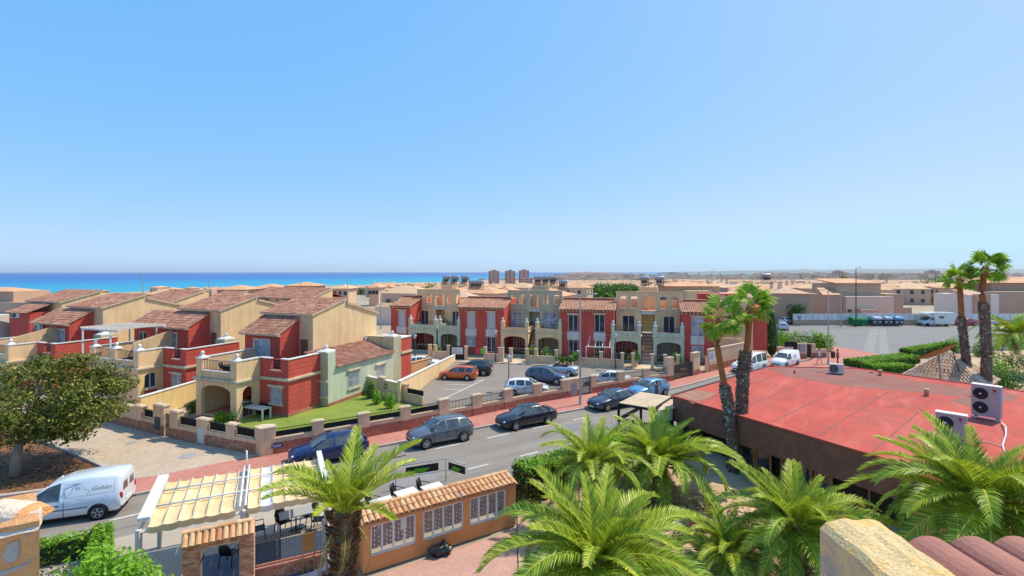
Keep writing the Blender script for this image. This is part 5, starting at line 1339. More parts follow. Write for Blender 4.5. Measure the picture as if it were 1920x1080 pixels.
# far parked cars
for px, py, k, col, lb, hd in ((1481, 608, 'hatch', 'white', 'white car parked at the far street corner under the green tree', .5), (1472, 619, 'hatch', 'silver', 'pale car turning by the green hedge in the far street', 1.2), (1817, 611, 'hatch', 'red', 'red car parked beside the motorhome', pi), (1866, 610, 'estate', 'silver', 'silver estate car parked right of the second tall palm', pi), (1437, 616, 'hatch', 'navy', 'dark car beyond the cypress in the far street', 1.2)):
    car(k, lb, CP[col], at(px, py) + Vector((0, 1, 0)), hd, 1.0, 'cars in the far street')
def motorhome(pos, head):
    t = thing('motorhome', 'white motorhome with an overcab bunk parked by the far white fence', 'motorhome', pos, head)
    W2 = 1.08; mb = MB(); wm = CP['cream']
    def ring(x, z0, z1, w=W2, b=.08): return [(x, -w, z0), (x, w, z0), (x, w, z1 - b), (x, w - b, z1), (x, -w + b, z1), (x, -w, z1 - b)]
    mb.loft([ring(-3.0, .5, 2.7), ring(-2.95, .45, 2.78), ring(.9, .45, 2.8), ring(1.0, 1.85, 2.8), ring(2.2, 2.0, 2.7), ring(2.45, 2.15, 2.5)], wm, False); mb.build('living_cabin', t)
    mb = MB()
    def r2(x, z0, z1, w): return [(x, -w, z0), (x, w, z0), (x, w, z1 * .6), (x, w * .9, z1), (x, -w * .9, z1), (x, -w, z1 * .6)]
    mb.loft([r2(.9, .4, 1.86, .95), r2(1.5, .4, 1.84, .95), r2(2.2, .4, 1.2, .95), r2(2.9, .42, 1.05, .93), r2(3.1, .5, .8, .85)], CP['silver'], False); mb.build('cab', t)
    mb = MB(); mb.poly([(1.56, -.8, 1.78), (2.22, -.84, 1.22), (2.22, .84, 1.22), (1.56, .8, 1.78)][::-1], K['carglass']); mb.build('windscreen', t)
    for s in (-1, 1):
        mb = MB(); mb.poly([(1.0, s * .962, 1.2), (1.9, s * .962, 1.2), (1.5, s * .93, 1.72), (1.0, s * .93, 1.72)], K['carglass']); mb.build('side_window', t)
        mb = MB(); mb.box(-.9, .1, s * 1.085 - .006, s * 1.085 + .006, 1.55, 2.05, K['carglass']); mb.box(1.2, 1.7, s * 1.085 - .006, s * 1.085 + .006, 2.25, 2.45, K['carglass']); mb.build('cabin_window', t)
        for x in (2.3, -1.5):
            mb = MB(); mb.lathe([(.01, s * -.13), (.3, s * -.13), (.34, s * -.08), (.34, s * .1)], K['tyre'], (x, s * .92, .34), 16, True, 'y'); mb.build('wheel', t)
        mb = MB(); mb.box(3.0, 3.12, s * .65 - .15, s * .65 + .15, .62, .78, K['lampclr']); mb.build('headlight', t)
        mb = MB(); mb.box(-3.04, -3.0, s * .9 - .07, s * .9 + .07, .7, 1.1, K['lampred']); mb.build('tail_light', t)
motorhome(at(1762, 612) + Vector((0, 1.1, 0)), pi)
# ================================================================== PLANTS
K['frond'] = M_leaf('palm_leaflet', lin(130, 158, 34), lin(190, 206, 58), lin(224, 226, 96), trans=.32, rough=.4, patch=.9)
K['frondd'] = M_leaf('palm_leaflet_dark', lin(106, 142, 36), lin(164, 192, 60), lin(190, 208, 84), trans=.3, rough=.4, patch=.9)
K['rachis'] = M('palm_rachis', lin(186, 186, 70), var=.15, rough=.6)
K['boots'] = M('palm_leaf_bases', lin(146, 108, 72), var=.35, scale=4, fine=25, fvar=.2, bump=.6)
K['trunkbase'] = M('palm_trunk', lin(150, 124, 98), var=.25, scale=4, fine=20, fvar=.2, bump=.8, bscale=25)
K['wtrunk'] = M_lines('smooth_fan_palm_trunk', lin(172, 112, 66), .16, .75, var=.2, scale=2.5, fine=20, fvar=.15)
K['wboots'] = M_leaf('old_leaf_boots', lin(100, 86, 74), lin(152, 134, 116), lin(204, 190, 170), trans=.0, rough=.9)
K['wfan'] = M_leaf('fan_leaf', lin(104, 160, 36), lin(160, 200, 56), lin(216, 206, 104), trans=.45, patch=1.2)
K['bark'] = M('grey_bark', lin(158, 142, 126), var=.2, scale=3, fine=14, fvar=.15, bump=.8, bscale=14)
K['twig'] = M('brown_twig', lin(128, 104, 86), var=.2, scale=4)
K['ficus'] = M_leaf('ficus_leaves', lin(62, 78, 22), lin(122, 130, 42), lin(170, 164, 74), trans=.25, patch=.8)
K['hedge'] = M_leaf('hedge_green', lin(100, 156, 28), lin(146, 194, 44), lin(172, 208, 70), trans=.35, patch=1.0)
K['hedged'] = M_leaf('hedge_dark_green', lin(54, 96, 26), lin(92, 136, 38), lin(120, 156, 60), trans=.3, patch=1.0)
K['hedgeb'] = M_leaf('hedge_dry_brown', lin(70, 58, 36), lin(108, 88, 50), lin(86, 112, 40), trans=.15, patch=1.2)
K['core'] = M('hedge_inside', lin(48, 52, 28), var=.3, scale=3, rough=.95)
K['cypress'] = M_leaf('cypress_green', lin(40, 84, 30), lin(74, 122, 44), trans=.2)
K['pinkfl'] = M_leaf('pink_petals', lin(226, 130, 160), lin(240, 176, 196), trans=.3)
K['whitefl'] = M_leaf('white_petals', lin(226, 220, 206), lin(244, 240, 232), trans=.3)
K['redfl'] = M_leaf('red_petals', lin(180, 30, 50), lin(214, 50, 70), trans=.2)
K['rock'] = M('pale_rock', lin(214, 186, 156), var=.2, scale=1.5, fine=9, fvar=.15, bump=.9, bscale=8)

def frond_mesh(L, bend, nl=46, ll=.55, lw=.034, vee=.5, rise=0.0, mat='frond', droop=.35, seed=0):
    """pinnate palm leaf along +x, arching down by `bend` radians over its length"""
    rnd = random.Random(seed); mb = MB(); n = 14; pts = []; a = rise; p = Vector((0, 0, 0))
    dirs = []
    for i in range(n + 1):
        t = i / n; a = rise - bend * t ** 1.6
        d = Vector((math.cos(a), 0, math.sin(a))); dirs.append(d); pts.append(p.copy()); p = p + d * (L / n)
    mb.tube(pts, [(.0115 * (1 - .85 * i / n) + .0012) for i in range(n + 1)], K['rachis'], 5, True, False)
    k = mb.mi(K[mat])
    for i in range(nl):
        t = .1 + .9 * (i + rnd.random() * .6) / nl; f = min(t * n, n - .001); j = int(f); c = pts[j].lerp(pts[j + 1], f - j); d = dirs[j].lerp(dirs[j + 1], f - j)
        up = Vector((-d.z, 0, d.x))
        s = ll * min(1, .35 + t * 3.2) * (1 - .72 * max(0, t - .35) / .65) * rnd.uniform(.85, 1.1)
        for sd in (-1, 1):
            v = vee + rnd.uniform(-.13, .13); fw = .8 - .1 * t + rnd.uniform(-.08, .08)
            o = (Vector((0, sd, 0)) * math.cos(v) + up * math.sin(v)) * math.cos(fw) + d * math.sin(fw)
            o.normalize(); w = d * lw * .5 if abs(d.dot(o)) < .95 else up * lw * .5
            m1 = c + o * s * .55; o2 = (o + Vector((0, 0, -droop))).normalized(); e = m1 + o2 * s * .5
            b = len(mb.v); mb.v.extend([tuple(c - w * .6), tuple(c + w * .6), tuple(m1 + w), tuple(m1 - w), tuple(e)])
            mb.f.append((b, b + 1, b + 2, b + 3)); mb.f.append((b + 3, b + 2, b + 4)); mb.m += [k, k]; mb.sm += [False, False]
    return mb.mesh('frond')
FR = [frond_mesh(1.0, b, 84, .24, .0155, v, r, m, dr, s) for s, (b, v, r, m, dr) in enumerate([(.75, .6, 0, 'frond', .25), (1.2, .5, 0, 'frond', .4), (1.8, .4, .1, 'frondd', .55), (2.3, .3, .2, 'frondd', .6), (1.5, .5, 0, 'frond', .4), (2.1, .3, .1, 'frondd', .7)])]
K['deadfrond'] = M_leaf('dead_palm_leaflet', lin(120, 92, 58), lin(172, 142, 96), trans=.1)
FR.append(frond_mesh(1.0, 1.6, 50, .2, .012, .2, -.2, 'deadfrond', 1.0, 9))
def date_palm(label, base, h, L, n, tr=.36, seed=0, upright=0.0, trunk=True, group='date palms in the garden', low=-.25, kinds=None):
    rnd = random.Random(seed); t = thing('date_palm', label, 'palm', base, 0, group)
    if trunk:
        mb = MB(); mb.lathe([(tr * 1.15, -.3), (tr * .95, .4), (tr * .88, h - 1.0), (tr * 1.05, h - .5), (tr * .9, h)], K['trunkbase'], n=14)
        mb.build('trunk', t)
        mb = MB(); m = max(40, int(h * 60)); k = mb.mi(K['boots'])
        for i in range(m):
            z = h - 1.9 * rnd.random() ** 1.3 if h > 2 else h * rnd.random(); an = rnd.uniform(0, 6.28); r = tr * (.85 + .25 * max(0, 1 - (h - z)))
            c = Vector((math.cos(an) * r, math.sin(an) * r, z)); o = Vector((math.cos(an), math.sin(an), .9)).normalized(); s = Vector((-math.sin(an), math.cos(an), 0)) * .085
            ln = rnd.uniform(.12, .26); q = [c - s, c + s, c + s * .6 + o * ln, c - s * .6 + o * ln]
            mb.poly(q, K['boots']); mb.poly([c - s + Vector((0, 0, -.1)), c - s, q[3]], K['boots']); mb.poly([c + s, c + s + Vector((0, 0, -.1)), q[2]], K['boots'])
        mb.build('leaf_bases', t, kind='stuff')
    for i in range(n):
        f = (i + .5) / n; az = i * 2.39996 + rnd.uniform(-.25, .25)
        el = 1.3 - (1.3 - low) * f ** (1.0 + upright) + rnd.uniform(-.1, .1)
        k = (0, 4, 0)[i % 3] if f < .35 else ((1, 4, 2)[i % 3] if f < .7 else (2, 3, 5)[i % 3])
        if kinds: k = kinds[i % len(kinds)]
        s = L * rnd.uniform(.85, 1.08) * (.62 + .38 * min(1, f * 2.6))
        inst('frond', FR[k], t, (math.cos(az) * .08, math.sin(az) * .08, h - .05 * f), (rnd.uniform(-.35, .35), -el, az), s)
    for i in range(4):
        az = i * 1.7 + rnd.uniform(0, 1); inst('dead_frond', FR[6], t, (math.cos(az) * .1, math.sin(az) * .1, h - .2), (rnd.uniform(-.3, .3), .55, az), L * rnd.uniform(.55, .75))
    return t

def fan_mesh(seed, spread=2.1, R=1.0, nseg=22, droop=.6):
    rnd = random.Random(seed); mb = MB(); k = mb.mi(K['wfan'])
    mb.tube([(0, 0, 0), (.45, 0, .06), (.9, 0, .0)], [.03, .022, .014], K['rachis'], 5, True, False)
    for i in range(nseg):
        a = -spread + 2 * spread * i / (nseg - 1); d = Vector((math.cos(a), math.sin(a), -.12 * abs(a))).normalized(); s = Vector((-math.sin(a), math.cos(a), 0)) * .095
        l = R * (.75 + .25 * math.cos(a * .6)) * rnd.uniform(.88, 1.05); c = Vector((.9, 0, 0)); z = Vector((0, 0, .03 if i % 2 else -.03))
        m1 = c + d * l * .62 + z; e = m1 + (d + Vector((0, 0, -droop * rnd.uniform(.6, 1.5)))).normalized() * l * .45
        b = len(mb.v); mb.v.extend([tuple(c), tuple(m1 - s), tuple(m1 + s), tuple(e)]); mb.f += [(b, b + 1, b + 2), (b + 1, b + 3, b + 2)]; mb.m += [k, k]; mb.sm += [False, False]
    return mb.mesh('fan_leaf')
FAN = [fan_mesh(s, sp, 1.0, 22, dr) for s, (sp, dr) in enumerate([(2.0, .4), (2.2, .8), (1.7, 1.1), (2.1, .6)])]
K['dbark'] = M('dark_fibrous_bark', lin(124, 108, 92), var=.35, scale=5, fine=22, fvar=.2, bump=.9, bscale=20)
def fan_palm(label, path, r0, boot_to, n, R, wind=Vector((1, 0, 0)), seed=0, group='tall fan palms', r1=.17):
    """path: trunk points; boot_to: fraction of the trunk wrapped in old leaf boots"""
    rnd = random.Random(seed); b = Vector(path[0]); t = thing('fan_palm', label, 'palm', b, 0, group)
    P = [Vector(p) - b for p in path]; N = 24
    def on(f):
        x = f * (len(P) - 1); i = min(int(x), len(P) - 2); return P[i].lerp(P[i + 1], x - i)
    pts = [on(i / N) for i in range(N + 1)]
    mb = MB(); mb.tube(pts, [(r0 * (1.15 - .3 * i / N) if i / N < boot_to else r1 * (1.15 - .15 * i / N) * (1.5 if .93 < i / N < .99 else 1)) for i in range(N + 1)], K['wtrunk'], 12); mb.build('trunk', t); mb = MB(); q_ = [i for i in range(N + 1) if i / N <= boot_to + .02]; mb.tube([pts[i] for i in q_], [r0 * (1.19 - .3 * i / N) + .01 for i in q_], K['dbark'], 12); mb.build('bark', t)
    mb = MB()
    for i in range(int(2300 * boot_to)):
        f = rnd.random() * boot_to; c0 = on(f); an = rnd.uniform(0, 6.28); rr = r0 * (1.0 - .12 * f); o = Vector((math.cos(an), math.sin(an), 0)); c = c0 + o * rr
        s = Vector((-math.sin(an), math.cos(an), 0)) * rnd.uniform(.05, .11); d = (o * rnd.uniform(.3, 1.0) + Vector((0, 0, rnd.choice((-1, 1, 1)) * .8))).normalized() * rnd.uniform(.09, .22)
        mb.poly([c - s, c + s, c + s * .5 + d, c - s * .5 + d], K['wboots'])
    mb.build('dead_leaf_bases', t, kind='stuff')
    top = P[-1]
    for i in range(n):
        f = (i + .5) / n; az = i * 2.39996; el = 1.3 - 2.0 * f + rnd.uniform(-.15, .15)
        d = Vector((math.cos(az) * math.cos(el), math.sin(az) * math.cos(el), math.sin(el))) + wind * rnd.uniform(.35, .75)
        az2 = math.atan2(d.y, d.x); el2 = math.atan2(d.z, math.hypot(d.x, d.y))
        inst('fan_leaf', FAN[i % 4], t, top + Vector((0, 0, -.25 * f)), (rnd.uniform(-.5, .5), -el2, az2), R * rnd.uniform(.85, 1.1))
    return t

def leaf_cloud(mb, c, r, n, s, mat, rnd, up=.2, shell=.55):
    for i in range(n):
        while True:
            d = Vector((rnd.gauss(0, 1), rnd.gauss(0, 1), rnd.gauss(0, 1)))
            if d.length > .01: break
        d.normalize(); rad = shell + (1 - shell) * rnd.random()
        p = Vector((c[0] + d.x * r[0] * rad, c[1] + d.y * r[1] * rad, c[2] + d.z * r[2] * rad))
        nn = (d + Vector((rnd.gauss(0, .6), rnd.gauss(0, .6), up + rnd.gauss(0, .6))))
        leafq(mb, p, s * rnd.uniform(.7, 1.25), mat, nn, .5)

def tree(label, base, h, crown_c, crown_r, nclump, nleaf, ls, mat, tr=.25, seed=1, group=None, cat='tree', name='broadleaf_tree', clump=.3, twigs=True, extra=()):
    rnd = random.Random(seed); b = Vector(base); t = thing(name, label, cat, b, 0, group)
    cc = Vector(crown_c) - b; mb = MB()
    fork = cc * .0 + Vector((cc.x * .12, cc.y * .12, max(.3, cc.z - crown_r[2] * .75)))
    mb.tube([(0, 0, -.1), (fork.x * .4, fork.y * .4, fork.z * .5), fork], [tr * 1.25, tr, tr * .9], K['bark'], 9); mb.build('trunk', t)
    cl = []
    while len(cl) < nclump:
        d = Vector((rnd.uniform(-1, 1), rnd.uniform(-1, 1), rnd.uniform(-1, 1)))
        if .35 < d.length < 1.0: cl.append(Vector((cc.x + d.x * crown_r[0] * .82, cc.y + d.y * crown_r[1] * .82, cc.z + d.z * crown_r[2] * .82)))
    cl += [Vector(e_) - b for e_ in extra]
    if twigs:
        mb = MB()
        for c in cl[:40]:
            m = fork.lerp(c, .5) + Vector((rnd.uniform(-.2, .2), rnd.uniform(-.2, .2), .15)); mb.tube([fork, m, c], [tr * .45, tr * .22, .02], K['twig'], 5)
        mb.build('limbs', t, kind='stuff')
    mb = MB()
    for c in cl:
        k = rnd.uniform(.75, 1.3); R3 = [q * clump * k for q in crown_r]; R3[2] *= .8
        leaf_cloud(mb, c, R3, int(nleaf / nclump), ls, mat, rnd, .5)
    mb.build('crown', t, kind='stuff'); return t

def bush(label, c, r, n, s, mat, seed=1, name='bush', group=None, cat='bush', core=True, flowers=None):
    rnd = random.Random(seed); t = thing(name, label, cat, (c[0], c[1], c[2]), 0, group); mb = MB()
    for i in range(7):
        o = Vector((rnd.uniform(-.45, .45) * r[0], rnd.uniform(-.45, .45) * r[1], r[2] * rnd.uniform(.35, .65))); k = rnd.uniform(.5, .75)
        leaf_cloud(mb, o, [q * k for q in r], n // 7, s, mat, rnd, .4, .5)
    mb.build('foliage', t, kind='stuff')
    if core:
        mb = MB()
        for i in range(3): mb.tube([(rnd.uniform(-.1, .1), 0, -.1), (rnd.uniform(-.3, .3) * r[0], rnd.uniform(-.3, .3) * r[1], r[2] * .8)], [.04, .015], K['twig'], 5)
        mb.build('stem', t)
    if flowers:
        mb = MB()
        for i in range(flowers[1]):
            d = Vector((rnd.gauss(0, 1), rnd.gauss(0, 1), abs(rnd.gauss(0, 1)))).normalized(); p = Vector((d.x * r[0], d.y * r[1], r[2] * .45 + d.z * r[2] * .65))
            for j in range(5): leafq(mb, p + Vector((rnd.uniform(-.09, .09), rnd.uniform(-.09, .09), rnd.uniform(-.06, .06))), .06, flowers[0])
        mb.build('blossom', t, kind='stuff')
    return t

def hedge(label, pts, w, h, n, s, top='hedge', side='hedge', seed=1, group='clipped hedges', z0=0.0):
    """clipped hedge along a plan line: dark twiggy core inside a coat of leaves"""
    rnd = random.Random(seed); t = thing('hedge', label, 'hedge', (pts[0][0], pts[0][1], z0), 0, group); o = Vector((pts[0][0], pts[0][1], 0)); core = MB(); mb = MB(); L = []
    for (x0, y0), (x1, y1) in zip(pts, pts[1:]):
        a, b = Vector((x0, y0, 0)) - o, Vector((x1, y1, 0)) - o; d = (b - a); l = d.length; d.normalize(); q = Vector((-d.y, d.x, 0))
        i_ = w / 2 - .1
        core.prism([tuple((a + q * i_).to_2d()), tuple((a - q * i_).to_2d()), tuple((b - q * i_).to_2d()), tuple((b + q * i_).to_2d())], 0, h - .12, K['core'])
        L.append((a, d, q, l))
    T = sum(x[3] for x in L)
    for a, d, q, l in L:
        m = int(n * l / T)
        for i in range(m):
            u = rnd.random() * l; k = rnd.random(); wob = .09 * noise.noise(Vector((u * .8, k * 2, seed)))
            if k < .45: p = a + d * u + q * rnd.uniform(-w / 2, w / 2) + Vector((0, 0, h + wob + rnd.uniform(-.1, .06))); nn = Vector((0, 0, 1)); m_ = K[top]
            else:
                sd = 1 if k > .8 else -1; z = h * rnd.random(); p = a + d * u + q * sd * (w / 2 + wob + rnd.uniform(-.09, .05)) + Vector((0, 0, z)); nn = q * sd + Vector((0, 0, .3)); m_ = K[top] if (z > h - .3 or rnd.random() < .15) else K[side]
            leafq(mb, p, s * rnd.uniform(.7, 1.3), m_, nn + Vector((rnd.gauss(0, .55), rnd.gauss(0, .55), rnd.gauss(0, .55))))
    a, d, q, l = L[0]; b, d2, q2, l2 = L[-1]
    for c, dd, qq in ((a, -d, q), (b + d2 * l2, d2, q2)):
        for i in range(int(n * w / T * .8)):
            leafq(mb, c + dd * rnd.uniform(-.06, .06) + qq * rnd.uniform(-w / 2, w / 2) + Vector((0, 0, h * rnd.random())), s, K[side] if rnd.random() < .7 else K[top], dd + Vector((rnd.gauss(0, .5), rnd.gauss(0, .5), rnd.gauss(0, .5))))
    core.build('core', t); mb.build('foliage', t, kind='stuff'); return t

# --- big tree over the dirt bed
tr_b = at(27, 893, .15)
tree('large spreading tree with olive green crown on the brown dirt bed', tr_b, 5, (-26.2, 27.2, 3.9), (4.3, 3.7, 2.75), 84, 17000, .105, K['ficus'], .21, 4, clump=.25, extra=[(-23.6, 26, 2.5), (-24.3, 25.8, 2.2), (-23.0, 26.3, 2.9), (-24.8, 26.6, 2.6), (-25.2, 25.6, 2.4), (-22.6, 26.8, 3.2)])
# --- fan palms
def pp(px, py, Y): return atY(px, py, Y)
fan_palm('taller of the two crossing fan palms before the red roof', [pp(1397, 905, 26), pp(1390, 800, 26), pp(1393, 700, 26), pp(1402, 640, 26), pp(1407, 572, 26)], .28, .66, 15, .78, Vector((.7, .1, .0)), 3, r1=.155)
fan_palm('shorter leaning fan palm with a shaggy neck before the red roof', [pp(1375, 905, 25.6), pp(1374, 830, 25.6), pp(1366, 760, 25.6), pp(1352, 690, 25.6), pp(1345, 648, 25.6), pp(1350, 592, 25.6)], .26, .5, 14, .76, Vector((.45, .1, -.35)), 5, r1=.15)
fan_palm('left of the twin fan palms standing against the sky at right', [pp(1815, 740, 38), pp(1812, 680, 38), pp(1803, 600, 38), pp(1800, 545, 38), pp(1800, 522, 38)], .24, .52, 17, .8, Vector((.2, 0, .1)), 7, r1=.18)
fan_palm('right and tallest of the twin fan palms against the sky', [pp(1849, 740, 37), pp(1850, 660, 37), pp(1846, 590, 37), pp(1841, 545, 37), pp(1848, 500, 37)], .29, .62, 17, .84, Vector((.4, 0, .15)), 9, r1=.19)
# --- date palms
date_palm('date palm with a bare shaggy trunk between the awning and the tiled shelter', Vector(((645 - 960) / 900 * 13.2, 13.2, 0)), 4.4, 2.5, 20, .32, 11, upright=0, low=.5, kinds=(0, 0, 1, 0, 4))
date_palm('date palm behind the others beside the dark bark of the fan palms', atY(1236, 905, 22.5) , .9, 3.7, 40, .3, 12, low=-.1)
date_palm('slim upright date palm growing against the brown hedge', atY(1108, 905, 20.5), .8, 2.8, 30, .26, 13, low=-.05)
date_palm('largest date palm in the middle foreground with yellow green fronds', Vector((2.45, 13.7, .5)), 2.15, 3.5, 50, .34, 14, low=-.25)
date_palm('date palm in front of the brown boarded wall', Vector((9.75, 16.5, .5)), 1.75, 2.9, 42, .3, 15, low=-.2)
date_palm('tall wide date palm at the right edge below the roof air conditioners', Vector((13.9, 14.2, .4)), 3.7, 3.5, 50, .36, 16, low=-.3)
date_palm('small dark date palm between the largest palm and the boarded wall', Vector((7.6, 16.8, .5)), .7, 2.3, 30, .24, 17, low=-.2)
date_palm('feathery palm beyond the twin fan palms at the right edge', atY(1905, 650, 52), 1.2, 4.2, 30, .3, 18, low=-.2)
# --- hedges
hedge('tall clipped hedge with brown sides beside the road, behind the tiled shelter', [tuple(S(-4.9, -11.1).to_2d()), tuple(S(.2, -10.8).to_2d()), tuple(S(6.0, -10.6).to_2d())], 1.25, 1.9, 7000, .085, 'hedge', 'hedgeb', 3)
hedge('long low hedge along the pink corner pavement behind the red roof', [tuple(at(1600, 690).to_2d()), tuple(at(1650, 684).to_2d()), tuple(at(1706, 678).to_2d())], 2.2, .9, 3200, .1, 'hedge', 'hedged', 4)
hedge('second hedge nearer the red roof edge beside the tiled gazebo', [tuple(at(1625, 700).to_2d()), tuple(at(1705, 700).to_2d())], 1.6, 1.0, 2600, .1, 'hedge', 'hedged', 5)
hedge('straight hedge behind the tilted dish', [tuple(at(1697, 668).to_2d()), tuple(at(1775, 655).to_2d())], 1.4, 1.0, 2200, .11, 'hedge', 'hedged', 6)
for i, (px, py, w) in enumerate(((1476, 656, 2.3), (1503, 655, 2.2), (1528, 656, 2.0), (1460, 650, 1.8), (1546, 658, 1.4))):
    bush(['leafy bush behind the meter cabinet, largest of the corner garden', 'bright bush right of the cypress garden gate', 'bush by the corner garden gate', 'bush at the foot of the cypress', 'bush beside the tall corner lamp'][i], at(px, py), (w, 1.6, 2.3), 1100, .13, K['hedged' if i % 2 else 'hedge'], 20 + i, group='bushes of the corner garden')
t = thing('cypress', 'narrow dark cypress at the end of the terraced row', 'tree', at(1447, 668)); rnd = random.Random(5); mb = MB()
for i in range(3200):
    z = rnd.random(); r = .85 * (1 - z) ** .6 * (0.35 + min(1, z * 5)) * .8; an = rnd.uniform(0, 6.28); p = Vector((math.cos(an) * r, math.sin(an) * r, .2 + z * 6.2)); leafq(mb, p, .13, K['cypress'], Vector((math.cos(an), math.sin(an), .5 + rnd.gauss(0, .4))))
mb.build('crown', t, kind='stuff'); mb = MB(); mb.tube([(0, 0, 0), (0, 0, 5.5)], [.14, .03], K['twig'], 6); mb.build('trunk', t)
# thin cypress by the black pergola
t = thing('cypress', 'slim young cypress in front of the black pergola', 'tree', S(7.0, -11.6)); mb = MB()
for i in range(900):
    z = rnd.random(); r = .2 * (1 - z) ** .7 + .02; an = rnd.uniform(0, 6.28); leafq(mb, Vector((math.cos(an) * r, math.sin(an) * r, .1 + z * 2.9)), .06, K['cypress'], Vector((math.cos(an), math.sin(an), .4)))
mb.build('crown', t, kind='stuff'); mb = MB(); mb.tube([(0, 0, 0), (0, 0, 2.6)], [.04, .01], K['twig'], 5); mb.build('trunk', t)
# lower left bushes and hedges
bush('bright green bush at the lower left beside the brick gate', Vector((-11.3, 13.8, .1)), (1.75, 1.1, 2.35), 7500, .08, K['hedge'], 31)
bush('green bush in the corner under the plastered chimney', Vector((-13.4, 13.2, .2)), (1.3, 1.1, 1.2), 2600, .06, K['hedge'], 32)
hedge('thin hedge running up to the rear wheel of the white van', [(-13.6, 15.4), (-15.8, 18.5), (-16.2, 19.0)], .6, 1.0, 2400, .06, 'hedge', 'hedge', 33)
hedge('low hedge along the road below the white van', [(-16.4, 18.6), (-19.2, 17.2), (-22, 15.9)], .7, .9, 2600, .06, 'hedge', 'hedged', 34)
bush('patchy dry shrub between the two thin hedges', Vector((-15.6, 16.2, 0)), (1.2, 1.0, .8), 800, .06, K['hedgeb'], 35)
# garden on the right: shrubs, flowers, rocks
bush('oleander with white flowers behind the slim date palm', at(1185, 850) + Vector((-.6, -.3, .2)), (1.3, .9, 1.6), 1300, .07, K['hedged'], 41, flowers=(K['whitefl'], 60))
bush('oleander with pink flowers below the brown boarded wall', Vector((11.8, 17.9, .3)), (1.5, 1.0, 1.5), 1600, .07, K['hedged'], 42, flowers=(K['pinkfl'], 90))
bush('pink flowering shrub beneath the right date palm', Vector((11.9, 16.0, .3)), (1.2, .9, 1.0), 1200, .07, K['hedged'], 43, flowers=(K['pinkfl'], 60))
bush('low grey green shrub on the sandy slope with red flowers', Vector((6.8, 18.6, .5)), (.9, .8, .5), 500, .06, K['leafbush'], 44, flowers=(K['redfl'], 12))
bush('small shrub on the sandy rocks between the palms', Vector((6.0, 19.8, .5)), (.8, .7, .6), 500, .06, K['leafbush'], 45)
for i in range(34):
    rnd = random.Random(100 + i); x, y = rnd.uniform(4.2, 8.8), rnd.uniform(16.5, 22.5)
    mb = MB(); s = rnd.uniform(.12, .42); rg = []
    for a in range(6):
        ph = math.pi * a / 5; rg.append([(s * (math.sin(ph) + .02) * math.cos(th) * rnd.uniform(.75, 1.2), s * (math.sin(ph) + .02) * math.sin(th) * rnd.uniform(.75, 1.2), s * .6 * math.cos(ph)) for th in [2 * math.pi * k / 8 for k in range(8)]])
    mb.loft(rg, K['rock'], False); mb.build('rock', None, 'pale rock lying on the sandy slope between the palms', 'rock', 'rocks on the sandy slope', None, (x, y, .5), rnd.uniform(0, 6))
peb = MB(); rnd = random.Random(12)
for i in range(1500):
    x, y = rnd.uniform(.8, 14), rnd.uniform(12, 23)
    if (Vector((x, y, 0)) - OS).dot(NN) > -11.6 or (Vector((x, y, 0)) - S(6.4, -11)).dot(U) > 2.2: continue
    z = .05 + min(max((x - .6) / 1.5, 0), 1) * (.35 + .45 * noise.noise(Vector((x * .35, y * .35, 1))) + .12 * noise.noise(Vector((x * 1.6, y * 1.6, 5)))); s = rnd.uniform(.03, .11)
    peb.loft([[(x + s * k * math.cos(a_), y + s * k * .8 * math.sin(a_), z + s * h_) for a_ in (0, 1.3, 2.4, 3.9, 5.1)] for k, h_ in ((1, -.2), (.8, .5), (.2, .65))], K['rock'], False)
peb.build('pebbles', kind='stuff')
lit = MB()
for i in range(900):
    x, y = rnd.uniform(.8, 13), rnd.uniform(12, 23)
    if (Vector((x, y, 0)) - OS).dot(NN) > -11.6 or (Vector((x, y, 0)) - S(6.4, -11)).dot(U) > 2.2: continue
    z = .09 + min(max((x - .6) / 1.5, 0), 1) * (.35 + .45 * noise.noise(Vector((x * .35, y * .35, 1))) + .12 * noise.noise(Vector((x * 1.6, y * 1.6, 5))))
    for q in range(3): leafq(lit, Vector((x + rnd.uniform(-.2, .2), y + rnd.uniform(-.2, .2), z)), rnd.uniform(.05, .12), K['hedgeb'], Vector((rnd.gauss(0, .3), rnd.gauss(0, .3), 1)), .3)
lit.build('dry_litter', kind='stuff')
dl = MB()
for i in range(1500):
    u_, v_ = rnd.random(), rnd.random(); p_ = Vector((-20.5, 25.2, 0)).lerp(Vector((-27.2, 29.0, 0)), u_).lerp(Vector((-24.6, 23.6, 0)).lerp(Vector((-36, 26, 0)), u_), v_); leafq(dl, Vector((p_.x, p_.y, .175)), rnd.uniform(.04, .1), K['hedgeb'], Vector((rnd.gauss(0, .3), rnd.gauss(0, .3), 1)), .5)
dl.build('fallen_leaves', kind='stuff')
